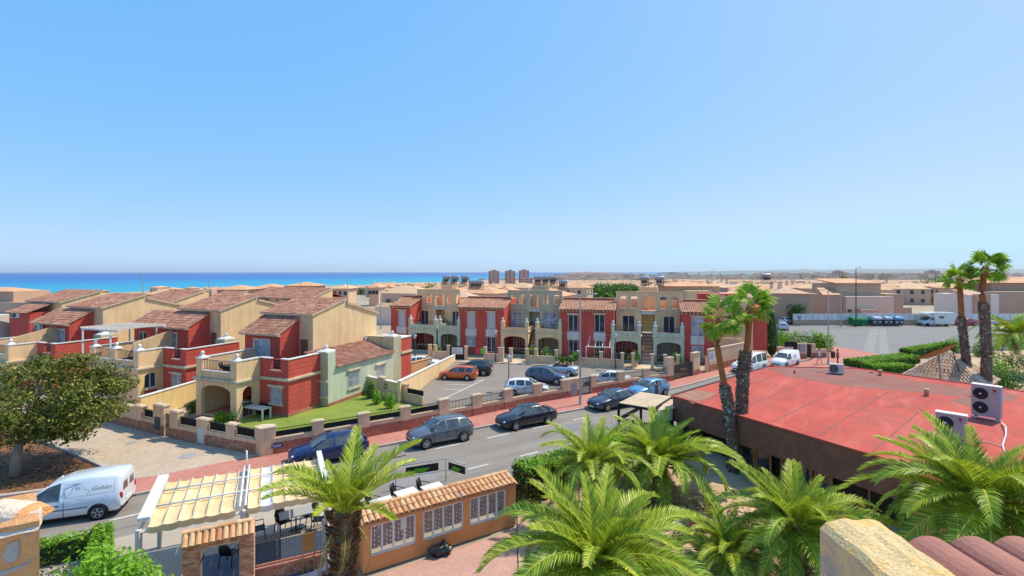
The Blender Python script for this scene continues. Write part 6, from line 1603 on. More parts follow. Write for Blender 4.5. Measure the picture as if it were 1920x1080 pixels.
# shrubs right of the twin palms and park planting
for i, (px, py, w, h, lb) in enumerate(((1895, 735, 2.6, 2.0, 'big round green shrub at the right edge behind the air conditioners'), (1868, 728, 1.6, 2.6, 'upright dark shrub right of the tallest fan palm trunk'), (1900, 690, 2.4, 1.6, 'shrub above the sandy path at the right edge'), (1790, 660, 1.6, 1.8, 'grey green shrub behind the tiled gazebo'), (1835, 668, 1.8, 1.7, 'yellow green shrub between the twin fan palms'), (1880, 655, 2.6, 2.2, 'green shrub under the feathery palm at the right edge'))):
    bush(lb, at(px, py), (w, 1.6, h), 1500, .1, K['hedge' if i % 2 else 'hedged'], 50 + i, group='shrubs of the park corner')
t = thing('agave', 'spiky agave leaves beside the tilted dish', 'plant', at(1775, 660)); rnd = random.Random(8)
for i in range(16):
    an, el = i * 2.4, rnd.uniform(.5, 1.3); d = Vector((math.cos(an) * math.cos(el), math.sin(an) * math.cos(el), math.sin(el))); s = Vector((-math.sin(an), math.cos(an), 0)) * .14; mb = MB(); e = d * rnd.uniform(1.6, 2.3)
    mb.poly([-s, s, s * .8 + e * .5, -s * .8 + e * .5], K['cypress']); mb.poly([-s * .8 + e * .5, s * .8 + e * .5, e], K['cypress']); mb.build('leaf', t)
# lawn shrubs by the corner villa
for i, (px, py, h, lb) in enumerate(((693, 747, 1.5, 'tall leafy shrub in a pot at the back of the lawn'), (708, 757, 1.0, 'small shrub on the lawn by the tan wall'), (732, 765, 1.1, 'small shrub on the lawn nearest the fence wall'), (362, 775, .9, 'dark bush at the left of the arched porch'), (412, 790, .7, 'spiky yellow plant before the arched porch'), (432, 792, .6, 'green shrub before the porch pillar'))):
    bush(lb, at(px, py, .2), (.45 if i else .6, .45, h), 420, .09, K['hedge' if i in (1, 2, 4) else 'hedged'], 70 + i, group='shrubs in the corner villa garden', name='shrub')
# ================================================================== RESTAURANT, TERRACE, SHELTER, FOREGROUND
K['felt'] = M('red_roof_coating', lin(188, 84, 72), var=.2, scale=.5, fine=8, fvar=.06, stain=lin(158, 90, 80), sscale=.45, samt=.7, rough=.9)
add_streak(K['felt'], .9, .22, 1.3, lin(208, 116, 102), .5, .75, .55); add_streak(K['felt'], .5, .5, 1.0, lin(150, 76, 66), .54, .75, .7)
K['feltg'] = M('weathered_grey_roof_coating', lin(152, 98, 88), var=.18, scale=.8, fine=8, fvar=.1, stain=lin(132, 106, 96), sscale=.7, samt=.8, rough=.9)
K['feltb'] = M('brown_worn_roof_coating', lin(160, 118, 98), var=.22, scale=1.2, fine=8, fvar=.12, stain=lin(196, 132, 112), sscale=1.0, samt=.8, rough=.9)
K['canvas'] = M_leaf('beige_canvas', lin(250, 212, 156), lin(254, 222, 172), trans=.12, rough=.9, patch=.8)
K['wcanvas'] = M_leaf('white_canvas', lin(244, 240, 232), lin(250, 246, 240), trans=.3, rough=.9, patch=.8)
K['ochre'] = M('ochre_render', lin(226, 152, 96), var=.08, scale=1.5, fine=20, fvar=.06, bump=.2, stain=lin(190, 120, 76), samt=.5, sscale=1.0)
K['blackp'] = M('black_plastic', lin(30, 30, 32), var=.1, rough=.45)
def obrick():
    m, n, b = _nt('red_facing_brick'); oi = n.nodes.new('ShaderNodeObjectInfo')
    c = _ramp(n, oi.outputs['Random'], [(0, lin(168, 108, 82)), (.6, lin(200, 142, 112)), (1, lin(216, 166, 134))]).outputs[0]
    n.links.new(c, b.inputs['Base Color']); b.inputs['Roughness'].default_value = .9; return m
K['brick'] = obrick()
def otile():
    m, n, b = _nt('old_clay_barrel_tile'); oi = n.nodes.new('ShaderNodeObjectInfo'); g = _pos(n); a = _noise(n, g.outputs['Position'], 6, 5, .7)
    c = _ramp(n, oi.outputs['Random'], [(0, lin(206, 140, 96)), (.35, lin(226, 170, 120)), (.7, lin(232, 190, 142)), (1, lin(200, 150, 124))]).outputs[0]
    c = _mix(n, 1.0, c, _ramp(n, a.outputs['Fac'], [(.35, .72), (.6, 1.0)]).outputs[0], 'MULTIPLY'); n.links.new(c, b.inputs['Base Color']); b.inputs['Roughness'].default_value = .9; return m
K['btile'] = otile()

K['gaztile'] = M_tile('pale_gazebo_tile', lin(204, 168, 138), lin(222, 188, 158), lin(232, 204, 176))
# ---- restaurant with the red flat roof
RA, RB, RC_, RD, RE_, RF_, RG = (9.85, 29.36), (20.38, 38.21), (26.87, 37.6), (32.3, 30.3), (36, 26), (36, 17.5), (15.75, 18.5)
t = thing('restaurant', 'restaurant with a red coated flat roof and dark brown boarded fascia', 'restaurant', (RA[0], RA[1], 0))
o2 = Vector((RA[0], RA[1], 0)); R2 = lambda p: (p[0] - RA[0], p[1] - RA[1])
ZR = 3.4; poly = [R2(p) for p in (RA, RB, RC_, RD, RE_, RF_, RG)]
mb = MB(); k = mb.mi(K['felt'])
mb.prism(poly, ZR - .12, ZR, K['dgrey'], K['felt']); mb.build('roof', t)
mb = MB(); mb.poly([(x, y, ZR + .004) for x, y in (R2(at(1440, 690, ZR)), R2(at(1476, 706, ZR)), R2(at(1600, 726, ZR)), R2(at(1680, 732, ZR)), R2(at(1900, 752, ZR)), R2(at(1910, 742, ZR)), R2(at(1720, 715, ZR)), R2(at(1600, 692, ZR)), R2(at(1500, 689, ZR)))][::-1], K['feltg']); mb.build('roof_patch', t); mb = MB()
mb.poly([(x, y, ZR + .004) for x, y in (R2(at(1268, 742, ZR)), R2(at(1300, 731, ZR)), R2(at(1345, 737, ZR)), R2(at(1322, 750, ZR)), R2(at(1300, 757, ZR)))][::-1], K['feltb']); mb.build('roof_patch', t); mb = MB()
mb.poly([(x, y, ZR + .004) for x, y in (R2(at(1780, 752, ZR)), R2(at(1825, 742, ZR)), R2(at(1840, 752, ZR)), R2(at(1820, 762, ZR)))][::-1], K['feltg']); mb.build('roof_patch', t)
mb = MB()
for p, q in zip(poly, poly[1:] + poly[:1]):
    a, b = Vector((p[0], p[1], 0)), Vector((q[0], q[1], 0)); d = (b - a).normalized(); n_ = Vector((-d.y, d.x, 0)) if True else None
    mb.prism([tuple((a).to_2d()), tuple(b.to_2d()), tuple((b - n_ * -.14).to_2d()), tuple((a - n_ * -.14).to_2d())], ZR - .02, ZR + .05, K['felt' if q is not poly[1] else 'dgrey'])
mb.build('roof_edge', t)
sd_ = Vector((.765, .644, 0)); e0, e1 = Vector((*R2(RA), 0)), Vector((*R2(RG), 0))
for i in range(5):
    p_ = e0.lerp(e1, .14 + i * .18) + sd_ * .4; nn_ = Vector((-sd_.y, sd_.x, 0)) * .03; ln_ = 12.5; mb = MB()
    mb.prism([tuple((p_ + nn_).to_2d()), tuple((p_ - nn_).to_2d()), tuple((p_ + sd_ * ln_ - nn_).to_2d()), tuple((p_ + sd_ * ln_ + nn_).to_2d())], ZR + .001, ZR + .012, K['feltg']); mb.build('roof_seam', t)
# boarded fascia panels on the garden side, planks as their relief
a, b = Vector((*R2(RA), 0)), Vector((*R2(RG), 0)); d = (b - a); L = d.length; d.normalize(); q = Vector((-d.y, d.x, 0))
cuts = [0, L * .36, L * .62, L * .86, L]
for u0, u1 in zip(cuts, cuts[1:]):
    mb = MB()
    for i in range(11):
        z0 = 1.9 + i * .135
        T = lambda u, w, z: (a.x + d.x * u + q.x * w, a.y + d.y * u + q.y * w, z)
        j = random.uniform(0, .012)
        mb.box(u0 + .02, u1 - .02, -.04 - j, .0 - j * .2, z0, z0 + .128, K['dwood'], T)
    mb.build('fascia_panel', t)
mb = MB(); T = lambda u, w, z: (a.x + d.x * u + q.x * w, a.y + d.y * u + q.y * w, z)
for u in cuts[1:-1]: mb.box(u - .03, u + .03, -.07, -.02, .2, 3.36, K['dwood'], T)
mb.build('seam_post', t)
mb = MB(); mb.box(0, L, .55, .65, 0, 1.9, K['black'], T); mb.box(.02, L - .02, 0.02, .6, 1.86, 1.9, K['dwood'], T); mb.build('back_wall', t)
for u0, u1, z0, z1 in ((.4, 1.4, .2, 1.8), (4.35, 5.2, .15, 1.85), (5.25, 6.1, .15, 1.85), (6.6, 8.1, .1, 1.85), (8.2, 9.0, .1, 1.8)):
    mb = MB(); e = .08
    for p in ((u0, u0 + e, z0, z1), (u1 - e, u1, z0, z1), (u0, u1, z1 - e, z1), (u0, u1, z0, z0 + e)): mb.box(p[0], p[1], .3, .37, p[2], p[3], K['wood'], T)
    w_ = mb.build('window', t); mb = MB(); mb.poly([T(u0 + e, .34, z0 + e), T(u1 - e, .34, z0 + e), T(u1 - e, .34, z1 - e), T(u0 + e, .34, z1 - e)][::-1], K['glass']); mb.build('pane', w_)
# street and back walls
mb = MB()
for p, q_ in ((RA, RB), (RB, RC_), (RC_, RD), (RD, RE_), (RF_, RG)):
    x0, y0 = R2(p); x1, y1 = R2(q_); dd = Vector((x1 - x0, y1 - y0, 0)).normalized(); nn = Vector((dd.y, -dd.x, 0)) * .25
    mb.prism([(x0 + nn.x, y0 + nn.y), (x1 + nn.x, y1 + nn.y), (x1 + nn.x * 2, y1 + nn.y * 2), (x0 + nn.x * 2, y0 + nn.y * 2)], 0, ZR - .13, K['ochre'])
mb.build('wall', t)

# ---- big air conditioners on the roof
def big_ac(label, px0, py0, px1, py1, w, h, fans):
    a, b = at(px0, py0, ZR + .12), at(px1, py1, ZR + .12); d = b - a; rz = math.atan2(d.y, d.x)
    t = thing('roof_air_conditioner', label, 'air conditioner', Vector((a.x, a.y, ZR)) , rz, 'air conditioners on the red roof'); D = .36; sc = d.length / w; t.scale = (sc, sc, sc)
    mb = MB(); mb.box(0, w, 0, D, .14, .14 + h, K['grey2']); mb.build('casing', t)
    mb = MB(); mb.box(-.015, w + .015, -.015, D + .015, .14 + h, .17 + h, K['white']); mb.build('lid', t)
    mb = MB(); mb.box(w - .001, w + .003, .02, D - .02, .14 + h * .45, .14 + h * .97, M('blue_sticker', lin(110, 190, 226), var=.03)); mb.build('sticker', t) if fans == 2 else None
    for i in range(fans):
        c = (w * .32, 0, .14 + h * ((.73 if i else .28) if fans == 2 else .62)); r = h * .2 if fans == 2 else h * .33; r = min(r, w * .27)
        mb = MB(); mb.lathe([(r, 0), (r, .012), (r * .94, .014), (.01, .002)], K['black'], c, 24, True, 'y')
        for k in range(1, 7): mb.lathe([(r * k / 7 + .006, .012), (r * k / 7 + .006, .03), (r * k / 7 - .006, .03), (r * k / 7 - .006, .012)], K['dgrey'], c, 24, True, 'y')
        for k in range(10):
            an = 2 * math.pi * k / 10; mb.tube([(c[0] + r * .1 * math.cos(an), -.03, c[2] + r * .1 * math.sin(an)), (c[0] + r * .97 * math.cos(an), -.03, c[2] + r * .97 * math.sin(an))], .005, K['dgrey'], 4)
        f = mb.build('fan_grille', t); mb = MB(); mb.lathe([(r * .17, .03), (r * .17, .04), (.01, .042)], K['offwhite'], c, 12, True, 'y'); mb.build('hub', f)
    lr = M('logo_red', lin(176, 24, 56), var=.02); lx, lz = w * .8, .14 + h * (.88 if fans == 2 else .85)
    mb = MB(); mb.lathe([(.055, .002), (.055, .006), (.001, .007)], lr, (lx, 0, lz), 18, True, 'y'); mb.build('logo', t)
    text('LG', .075, K['dgrey'], t, (lx, -.008, lz - .1), (math.radians(90), 0, 0), 0, 'lettering', .001)
    for x in (.12, w - .12):
        mb = MB(); mb.box(x - .04, x + .04, -.08, D + .08, 0, .07, K['steel']); mb.box(x - .025, x + .025, -.02, D + .02, .07, .14, K['dgrey']); mb.build('foot', t)
    mb = MB(); mb.box(-.05, w + .05, -.05, -.02, .06, .1, K['offwhite']); mb.build('rail', t)
    return t
K['grey2'] = M('painted_steel_casing', lin(170, 164, 162), var=.05, rough=.5, stain=lin(176, 170, 166), samt=.4)
big_ac('larger roof air conditioner with two round fans and a blue sticker', 1821, 778, 1876, 788, .95, 1.38, 2)
big_ac('single fan roof air conditioner standing nearer the roof edge', 1754, 818, 1813, 829, .95, .98, 1)
t = split_ac('roof_air_conditioner', at(1568, 701, ZR), -.5, 'small distant air conditioner turned away on the far edge of the red roof', .9, .75, .35, 'air conditioners on the red roof')
mb = MB(); mb.tube([at(1878, 792, ZR + .1), at(1886, 800, ZR + .25), at(1886, 815, ZR + .2), at(1880, 835, ZR + .05), at(1884, 850, ZR + .04)], .03, K['white'], 8); mb.build('insulated_pipe', None, 'white insulated pipe running down from the two fan air conditioner', 'pipe')
mb = MB(); mb.tube([at(1520, 692, ZR + .03), at(1536, 697, ZR + .03), at(1552, 693, ZR + .05), at(1562, 692, ZR + .2)], .03, K['offwhite'], 6); mb.build('insulated_pipe', None, 'thin pale pipe lying beside the small far air conditioner', 'pipe')
mb = MB(); mb.tube([at(1814, 829, ZR + .05), at(1850, 828, ZR + .04), at(1878, 838, ZR + .04)], .02, K['offwhite'], 6); mb.build('insulated_pipe', None, 'thin white pipe at the foot of the single fan air conditioner', 'pipe')
for px, py, h, r, lb in ((1737, 742, .42, .13, 'short brown vent pipe with a pale cap in the middle of the red roof'), (1650, 704, .42, .1, 'conical vent on the far side of the red roof'), (1490, 700, .2, .05, 'tiny pipe stub on the grey part of the roof'), (1634, 699, .12, .1, 'low vent disc beside the conical vent')):
    mb = MB(); mb.lathe([(r, 0), (r * .9, h * .8), (r * 1.4, h * .82), (r * 1.3, h), (.02, h * 1.06)], K['coping'] if r > .09 else K['dgrey'], n=12); mb.build('roof_vent', None, lb, 'vent', 'vents on the red roof', None, at(px, py, ZR))

# ---- black pergola on the street side
t = thing('pergola', 'black steel pergola with a beige slatted roof against the restaurant', 'pergola', (6.6, 29.7, 0))
PQ = [(0, 0), (1.75, -1.2), (3.75, 1.5), (2.1, 2.7)]; zt = 2.84
for i, (x, y) in enumerate(PQ):
    mb = MB(); mb.box(x - .07, x + .07, y - .07, y + .07, 0, zt, K['black']); mb.build('post', t)
for z, th in ((zt, .12), (1.95, .22)):
    for (x0, y0), (x1, y1) in zip(PQ, PQ[1:] + PQ[:1]):
        a = Vector((x0, y0, 0)); b = Vector((x1, y1, 0)); d = (b - a).normalized(); n_ = Vector((-d.y, d.x, 0)) * .05
        mb = MB(); mb.prism([tuple((a + n_).to_2d()), tuple((b + n_).to_2d()), tuple((b - n_).to_2d()), tuple((a - n_).to_2d())], z - th, z, K['black']); mb.build('beam', t)
for i in range(9):
    f0, f1 = (i + .05) / 9, (i + .93) / 9; a, b, c, d = [Vector((*p, 0)) for p in PQ]; P0, P1, P2, P3 = a.lerp(d, f0), b.lerp(c, f0), b.lerp(c, f1), a.lerp(d, f1)
    mb = MB(); mb.prism([tuple(p.to_2d()) for p in (P0, P1, P2, P3)], zt + .005, zt + .04, K['coping']); mb.build('roof_slat', t)
t = thing('side_awning', 'second black framed awning with a grey blind beside the boarded wall', 'awning', (8.5, 28.3, 0))
for x, y in ((.0, 0), (1.25, .85), (2.1, 1.9)):
    mb = MB(); mb.box(x - .06, x + .06, y - .06, y + .06, 0, 2.7, K['black']); mb.build('post', t)
mb = MB(); mb.prism([(.1, .1), (1.3, .7), (2.3, 2.3), (1.6, 2.8)], 2.7, 2.76, K['coping']); mb.build('roof_sheet', t)
mb = MB(); mb.prism([(0.06, .0), (1.25, .8), (1.2, .86), (.02, .06)], 2.0, 2.68, K['blind']); mb.build('blind', t)
mb = MB(); mb.prism([(0.06, -.03), (1.25, .77), (1.2, .83), (.02, .03)], 1.6, 1.98, K['black']); mb.build('beam', t)

# ---- terrace furniture
def chair(label, loc, rz, mat='blackp', group='black terrace chairs'):
    t = thing('terrace_chair', label, 'chair', loc, rz, group); m = K[mat]
    mb = MB(); mb.loft([[(x, y, .44 + z) for x, y in ((-.23, -.22), (.23, -.22), (.21, .22), (-.21, .22))] for z in (0, .035)], m, False); mb.build('seat', t)
    mb = MB(); mb.loft([[(-.22, .2, .47), (.22, .2, .47), (.22, .23, .47), (-.22, .23, .47)], [(-.23, .27, .7), (.23, .27, .7), (.23, .3, .7), (-.23, .3, .7)], [(-.16, .32, .9), (.16, .32, .9), (.16, .35, .9), (-.16, .35, .9)]], m, True); mb.build('backrest', t)
    for x in (-.22, .22):
        for y, y2 in ((-.2, -.26), (.2, .28)):
            mb = MB(); mb.tube([(x, y, .45), (x * 1.1, y2, 0)], .02, m, 5); mb.build('leg', t)
        mb = MB(); mb.tube([(x * 1.1, -.2, .45), (x * 1.15, -.2, .66), (x * 1.12, .26, .68)], .02, m, 5); mb.build('armrest', t)
    return t
def table(label, loc, rz, w, d, mat, group):
    t = thing('terrace_table', label, 'table', loc, rz, group); mb = MB(); mb.box(-w / 2, w / 2, -d / 2, d / 2, .71, .745, K[mat]); mb.build('tabletop', t)
    mb = MB(); mb.lathe([(.03, .04), (.03, .71)], K['dgrey'], n=8); mb.build('column', t)
    mb = MB(); mb.box(-.25, .25, -.03, .03, 0, .04, K['dgrey']); mb.box(-.03, .03, -.25, .25, 0, .04, K['dgrey']); mb.build('base', t); return t
gz = 'white tables behind the tiled shelter'
for i, (px, py, lb) in enumerate(((716, 938, 'white table nearest the palm'), (762, 921, 'middle white table'), (811, 911, 'white table nearest the glass barrier'))):
    p = at(px, py + 2, .74); p.z = 0.02
    table(lb + ' behind the tiled shelter', p, ANG + .1, 1.0, .65, 'white', gz)
    c = at(px - 16, py - 8, .8); c.z = .02
    chair(['black chair behind the white table nearest the palm', 'black chair behind the middle white table', 'black chair behind the white table by the glass barrier'][i], c, ANG + 2.2 - 1.4, group='black chairs at the white tables')
for px, py, rz, lb in ((485, 985, 1.6, 'black armchair at the left end under the awning'), (531, 972, .4, 'black armchair turned to the grey table under the awning'), (578, 960, -1.2, 'black armchair by the right post of the awning'), (597, 968, -2.0, 'black armchair nearest the date palm trunk'), (430, 1030, 2.6, 'black armchair seen through the brick gateway')):
    p = at(px, py, .6); p.z = .03; chair(lb, p, ANG + rz)
p = at(555, 962, .74); p.z = .03; table('grey table under the beige awning', p, ANG, 1.3, .75, 'grey', 'tables under the awning')
p = at(610, 955, .74); p.z = .03
# glass barrier with advert strips
t = thing('glass_barrier', 'steel framed glass barrier with black and green advert strips by the road', 'barrier', at(742, 918, 0), ANG - .12)
Lb = 2.6
for x in (0, Lb):
    mb = MB(); mb.tube([(x, 0, 0), (x, 0, 1.15)], .025, K['steel'], 6); mb.build('post', t)
mb = MB(); mb.tube([(0, 0, 1.15), (Lb, 0, 1.15), (Lb + .75, -1.15, 1.15)], .022, K['steel'], 6); mb.tube([(0, 0, .55), (Lb, 0, .55), (Lb + .75, -1.15, .55)], .018, K['steel'], 6); mb.build('rail', t)
ag = M('advert_green', lin(106, 170, 40), var=.1)
for T3, x0, x1 in ((lambda u, z: (u, 0, z), .5, 2.2), (lambda u, z: (Lb + .62 * u, -.95 * u, z), .15, 1.15)):
    mb = MB(); mb.poly([T3(x0, .62), T3(x1, .62), T3(x1, 1.02), T3(x0, 1.02)], K['black']); p_ = mb.build('advert_strip', t)
    mb = MB(); q0 = Vector(T3(x0 + .2, .68)); f = Vector((0, -.004, 0)) if x0 > .3 else Vector((-.004, -.003, 0))
    mb.poly([Vector(T3(x0 + (x1 - x0) * u, z)) + f for u, z in ((.12, .66), (.6, .66), (.75, .84), (.3, .9))], ag); mb.build('advert_print', p_)
# ---- beige awning (retractable canvas on two rails)
AW = [Vector((-12.25, 15.75, 0)), Vector((-7.05, 18.25, 0)), Vector((-8.75, 21.7, 0)), Vector((-14.0, 19.1, 0))]
t = thing('awning', 'beige canvas awning in sagging strips on a white frame over the terrace', 'awning', AW[0])
Aq = lambda u, v, z: (AW[0].lerp(AW[1], u)).lerp(AW[3].lerp(AW[2], u), v) - AW[0] + Vector((0, 0, z))
zA = 2.62; NS = 13; w0 = .045
for i in range(NS):
    if i == 6: continue
    u0, u1 = w0 + (1 - w0 - .03) * (i + .0) / NS, w0 + (1 - w0 - .03) * (i + 1.0) / NS
    mb = MB(); m = K['wcanvas'] if i == 8 else K['canvas']; NV = 12; rows = []
    for j in range(NV + 1):
        v = -.02 + .99 * max(j - 1, 0) / (NV - 1); sag = (-.22 if j == 0 else 0) -.06 * abs(math.sin(v * math.pi * 3)) ** .7 - .015 * math.sin(i * 1.7 + j)
        rows.append([Aq(u0 + (u1 - u0) * k / 3, v, zA + sag - .04 * math.sin(math.pi * k / 3)) for k in range(4)])
    for r0, r1 in zip(rows, rows[1:]):
        for k in range(3): mb.poly([r0[k], r0[k + 1], r1[k + 1], r1[k]], m, True)
    mb.build('canvas_strip', t)
mb = MB()
for v in (.34, .7):
    mb.tube([Aq(.02, v, zA + .06), Aq(.98, v, zA + .06)], .035, K['white'], 6)
mb.build('rail', t)
for i in range(NS + 1):
    u = w0 + (1 - w0 - .03) * i / NS; mb = MB(); mb.tube([Aq(u, .02, zA + .02), Aq(u, .98, zA + .02)], .013, K['white'], 5); mb.build('rib', t)
for u, dz in ((.5, .18), (.53, .18)):
    mb = MB(); mb.tube([Aq(u, -.02, zA + .08), Aq(u, 1.02, zA + .08)], .04, K['white'], 4, False); mb.build('cross_beam', t)
for u0, u1 in ((-.01, .05), (.985, 1.02)):
    mb = MB(); q = [Aq(u0, 0.02, zA + .12), Aq(u1, 0.02, zA + .12), Aq(u1, 1.0, zA + .16), Aq(u0, 1.0, zA + .16)]; mb.loft([[(p.x, p.y, p.z + z) for p in q] for z in (0, .12)], K['white'], False); mb.build('end_box', t)
mb = MB()
for v in (0.0, 1.0): mb.tube([Aq(0, v, zA - .18), Aq(1, v, zA - .18)], .06, K['offwhite'], 4, False)
for u in (0.0, 1.0): mb.tube([Aq(u, 0, zA - .18), Aq(u, 1, zA - .18)], .06, K['offwhite'], 4, False)
mb.build('frame_beam', t)
for u in (0, .52, 1):
    for v in (0, 1):
        p = Aq(u, v, 0); mb = MB(); mb.box(p.x - .07, p.x + .07, p.y - .07, p.y + .07, 0, zA - .1, K['offwhite'], None); mb.build('post', t)
mb = MB(); p0_, p1_ = Aq(.515, 1.0, zA), Aq(.515, 1.0, zA + .75); mb.tube([p0_, p1_], .035, K['white'], 6); mb.build('mast', t)
# ---- tiled shelter (long ochre lean-to with white sliding windows)
SA = Vector((-5.41, 17.42, 0)); SB = Vector((.16, 20.82, 0)); d = SB - SA; SL = d.length; rz = math.atan2(d.y, d.x)
t = thing('tiled_shelter', 'long ochre shelter with white sliding windows under a clay tile lean-to roof', 'shelter', SA, rz)
T = front(0); wins = [(.28, 2.0, .55, 1.68), (2.3, 4.02, .55, 1.68), (4.32, 6.02, .55, 1.68)]
mb = MB(); wall_open(mb, T, 0, SL, 0, 1.86, wins, K['ochre'], .14); mb.box(0, .12, .001, .78, 0, 1.86, K['ochre']); mb.box(SL - .12, SL, .001, .78, 0, 1.86, K['ochre']); mb.poly([(0, 0.14, 0), (SL, .14, 0), (SL, .14, .5), (0, .14, .5)], K['ochre'])
mb.poly([(0, 0, 1.86), (0, .78, 1.86), (0, .78, 2.04)], K['ochre']); mb.poly([(SL, 0, 1.86), (SL, .78, 2.04), (SL, .78, 1.86)], K['ochre']); mb.build('wall', t)
for u0, u1, z0, z1 in wins:
    mb = MB(); e = .05
    for p in ((u0, u0 + e, z0, z1), (u1 - e, u1, z0, z1), (u0, u1, z0, z0 + e), (u0, u1, z1 - e, z1)): mb.box(p[0], p[1], .02, .09, p[2], p[3], K['white'], T)
    n = 4
    for i in range(1, n): mb.box(u0 + (u1 - u0) * i / n - .035, u0 + (u1 - u0) * i / n + .035, .03, .08, z0, z1, K['white'], T)
    w_ = mb.build('window', t); 
    for i in range(n):
        a, b = u0 + (u1 - u0) * i / n + .035, u0 + (u1 - u0) * (i + 1) / n - .035
        pm, pn, pb = K.get('clearpane'), None, None
        if pm is None:
            pm, pn, pb = _nt('clear_window_pane'); pb.inputs['Base Color'].default_value = (.6, .64, .64, 1); pb.inputs['Roughness'].default_value = .03; pb.inputs['Alpha'].default_value = .22; K['clearpane'] = pm
        mb = MB(); mb.poly([T(a, .06, z0 + e), T(b, .06, z0 + e), T(b, .06, z1 - e), T(a, .06, z1 - e)][::-1], pm); mb.build('pane', w_)
# pierced brick lattice inside
lat = []
mbm = MB(); mbm.box(-.1, .1, -.04, .04, 0, .05, K['brick']); bme = mbm.mesh('brick'); cnt = 0
for r in range(15):
    for i in range(20):
        if cnt >= 300: break
        x = .28 + i * .31 + (.155 if r % 2 else 0)
        if x > SL - .2: continue
        inst('brick', bme, t, (x, .6, .5 + r * .088), (0, 0, 0), (1.34, 1, 1.2)); cnt += 1
# barrel tiles, each one its own piece
mbm = MB(); n = 6; R_ = .1
for (za, ya, ra), (zb, yb, rb) in (((0, 0, R_), (.0, .36, R_ * .85)),):
    A = [(ra * math.cos(math.pi * k / n), ya, ra * .75 * math.sin(math.pi * k / n)) for k in range(n + 1)]; B = [(rb * math.cos(math.pi * k / n), yb, rb * .75 * math.sin(math.pi * k / n)) for k in range(n + 1)]
    for k in range(n): mbm.poly([A[k], B[k], B[k + 1], A[k + 1]], K['btile'], True)
    A2 = [(x * .86, y, z * .8) for x, y, z in A]
    for k in range(n): mbm.poly([A[k], A[k + 1], A2[k + 1], A2[k]], K['btile'])
tme = mbm.mesh('roof_tile')
sl = math.atan2(.19, .78); NC = 30
for i in range(NC):
    for j in range(2):
        x = (i + .5) * SL / NC; y = -.1 + j * .36 * math.cos(sl); z = 1.84 + j * .36 * math.sin(sl) + .03
        inst('roof_tile', tme, t, (x + random.uniform(-.008, .008), y, z + random.uniform(0, .008)), (sl - .04, 0, random.uniform(-.03, .03)))
for i in range(16):
    inst('ridge_tile', tme, t, ((i + .0) * SL / 16, .74, 2.06), (0, .06, -math.pi / 2), (1.05, 1.15, 1.1))
mb = MB(); mb.poly([(-.05, -.1, 1.84), (SL + .05, -.1, 1.84), (SL + .05, .78, 2.05), (-.05, .78, 2.05)], K['clay']); mb.poly([(-.05, .78, 2.03), (SL + .05, .78, 2.03), (SL + .05, -.1, 1.82), (-.05, -.1, 1.82)], K['clay']); mb.build('roof_deck', t)
nt_ = MB(); nt_.box(1.42, 1.66, -.0, .012, 1.22, 1.6, K['offwhite'], front(.045)); nt_.build('notice_paper', t)
# low wall + bag
t = thing('refuse_bag', 'shiny black refuse bag slumped against the ochre shelter wall', 'bag', Vector((-2.75, 18.62, .03)), .4); rnd = random.Random(2); mb = MB(); rg = []
for a in range(21):
    ph = math.pi * a / 20; ring_ = []
    for k in range(36):
        th = 2 * math.pi * k / 36; u = Vector((math.cos(th) * math.sin(ph), math.sin(th) * math.sin(ph), math.cos(ph))); f = 1 + .5 * noise.noise(u * 1.6 + Vector((4, 1, 2))) + .22 * noise.noise(u * 4.5) + .1 * abs(noise.noise(u * 9))
        ring_.append((u.x * .42 * f + .0005 * math.cos(th), u.y * .27 * f + .0005 * math.sin(th), max(.0, .17 + u.z * .23 * f)))
    rg.append(ring_)
mb.loft(rg, M('black_bin_liner', lin(34, 36, 40), var=.1, rough=.22, spec=.6, bump=.9, bscale=12), True); mb.build('sack', t)
mb = MB(); mb.lathe([(.05, .36), (.03, .42), (.09, .52), (.06, .54)], K['blackp'], (.12, 0, 0), 8); mb.build('knot', t)

# ---- brick gateway with tiled canopy
GA, GB = Vector((-10.46, 15.2, 0)), Vector((-8.62, 16.1, 0)); d = GB - GA; GL = d.length; rz = math.atan2(d.y, d.x)
t = thing('brick_gateway', 'brick gateway with a small clay tiled canopy beside the awning', 'gateway', GA, rz)
mb = MB(); mb.box(0.02, .5, 0, .4, 0, 2.3, K['rock2'] if 'rock2' in K else K['plaster']); mb.box(GL - .46, GL - .02, 0, .4, 0, 2.3, K['plaster']); mb.box(.5, GL - .46, 0.02, .38, 2.05, 2.3, K['plaster']); mb.build('wall', t)
mbm = MB(); mbm.box(0, .2, -.022, .02, 0, .062, K['brick']); bm1 = mbm.mesh('brick'); c_ = 0
for x0, x1 in ((.02, .5), (GL - .46, GL - .02)):
    for r in range(31):
        off = 0 if r % 2 else -.1; x = x0 + off
        while x < x1 - .04:
            a = max(x, x0); w = min(x + .2, x1) - a
            if w > .05 and c_ < 200: inst('brick', bm1, t, (a, -.0, r * .075), (0, 0, 0), (w / .21, 1 + random.uniform(0, .3), 1)); c_ += 1
            x += .215
for r in range(3):
    for i in range(5): inst('brick', bm1, t, (.52 + i * .205, .015, 2.07 + r * .076))
NG = 11
for i in range(NG): inst('roof_tile', tme, t, ((i + .5) * GL / NG, -.24, 2.34), (.75, 0, 0), (.9, 1.2, 1))
for i in range(4): inst('ridge_tile', tme, t, (i * GL / 4, .1, 2.66), (0, .03, -math.pi / 2), (1.0, 1.3, 1))
mb = MB(); mb.poly([(0, -.22, 2.31), (GL, -.22, 2.31), (GL, .1, 2.64), (0, .1, 2.64)], K['clay']); mb.poly([(0, .12, 2.64), (GL, .12, 2.64), (GL, .42, 2.31), (0, .42, 2.31)], K['clay']); mb.build('canopy_deck', t)
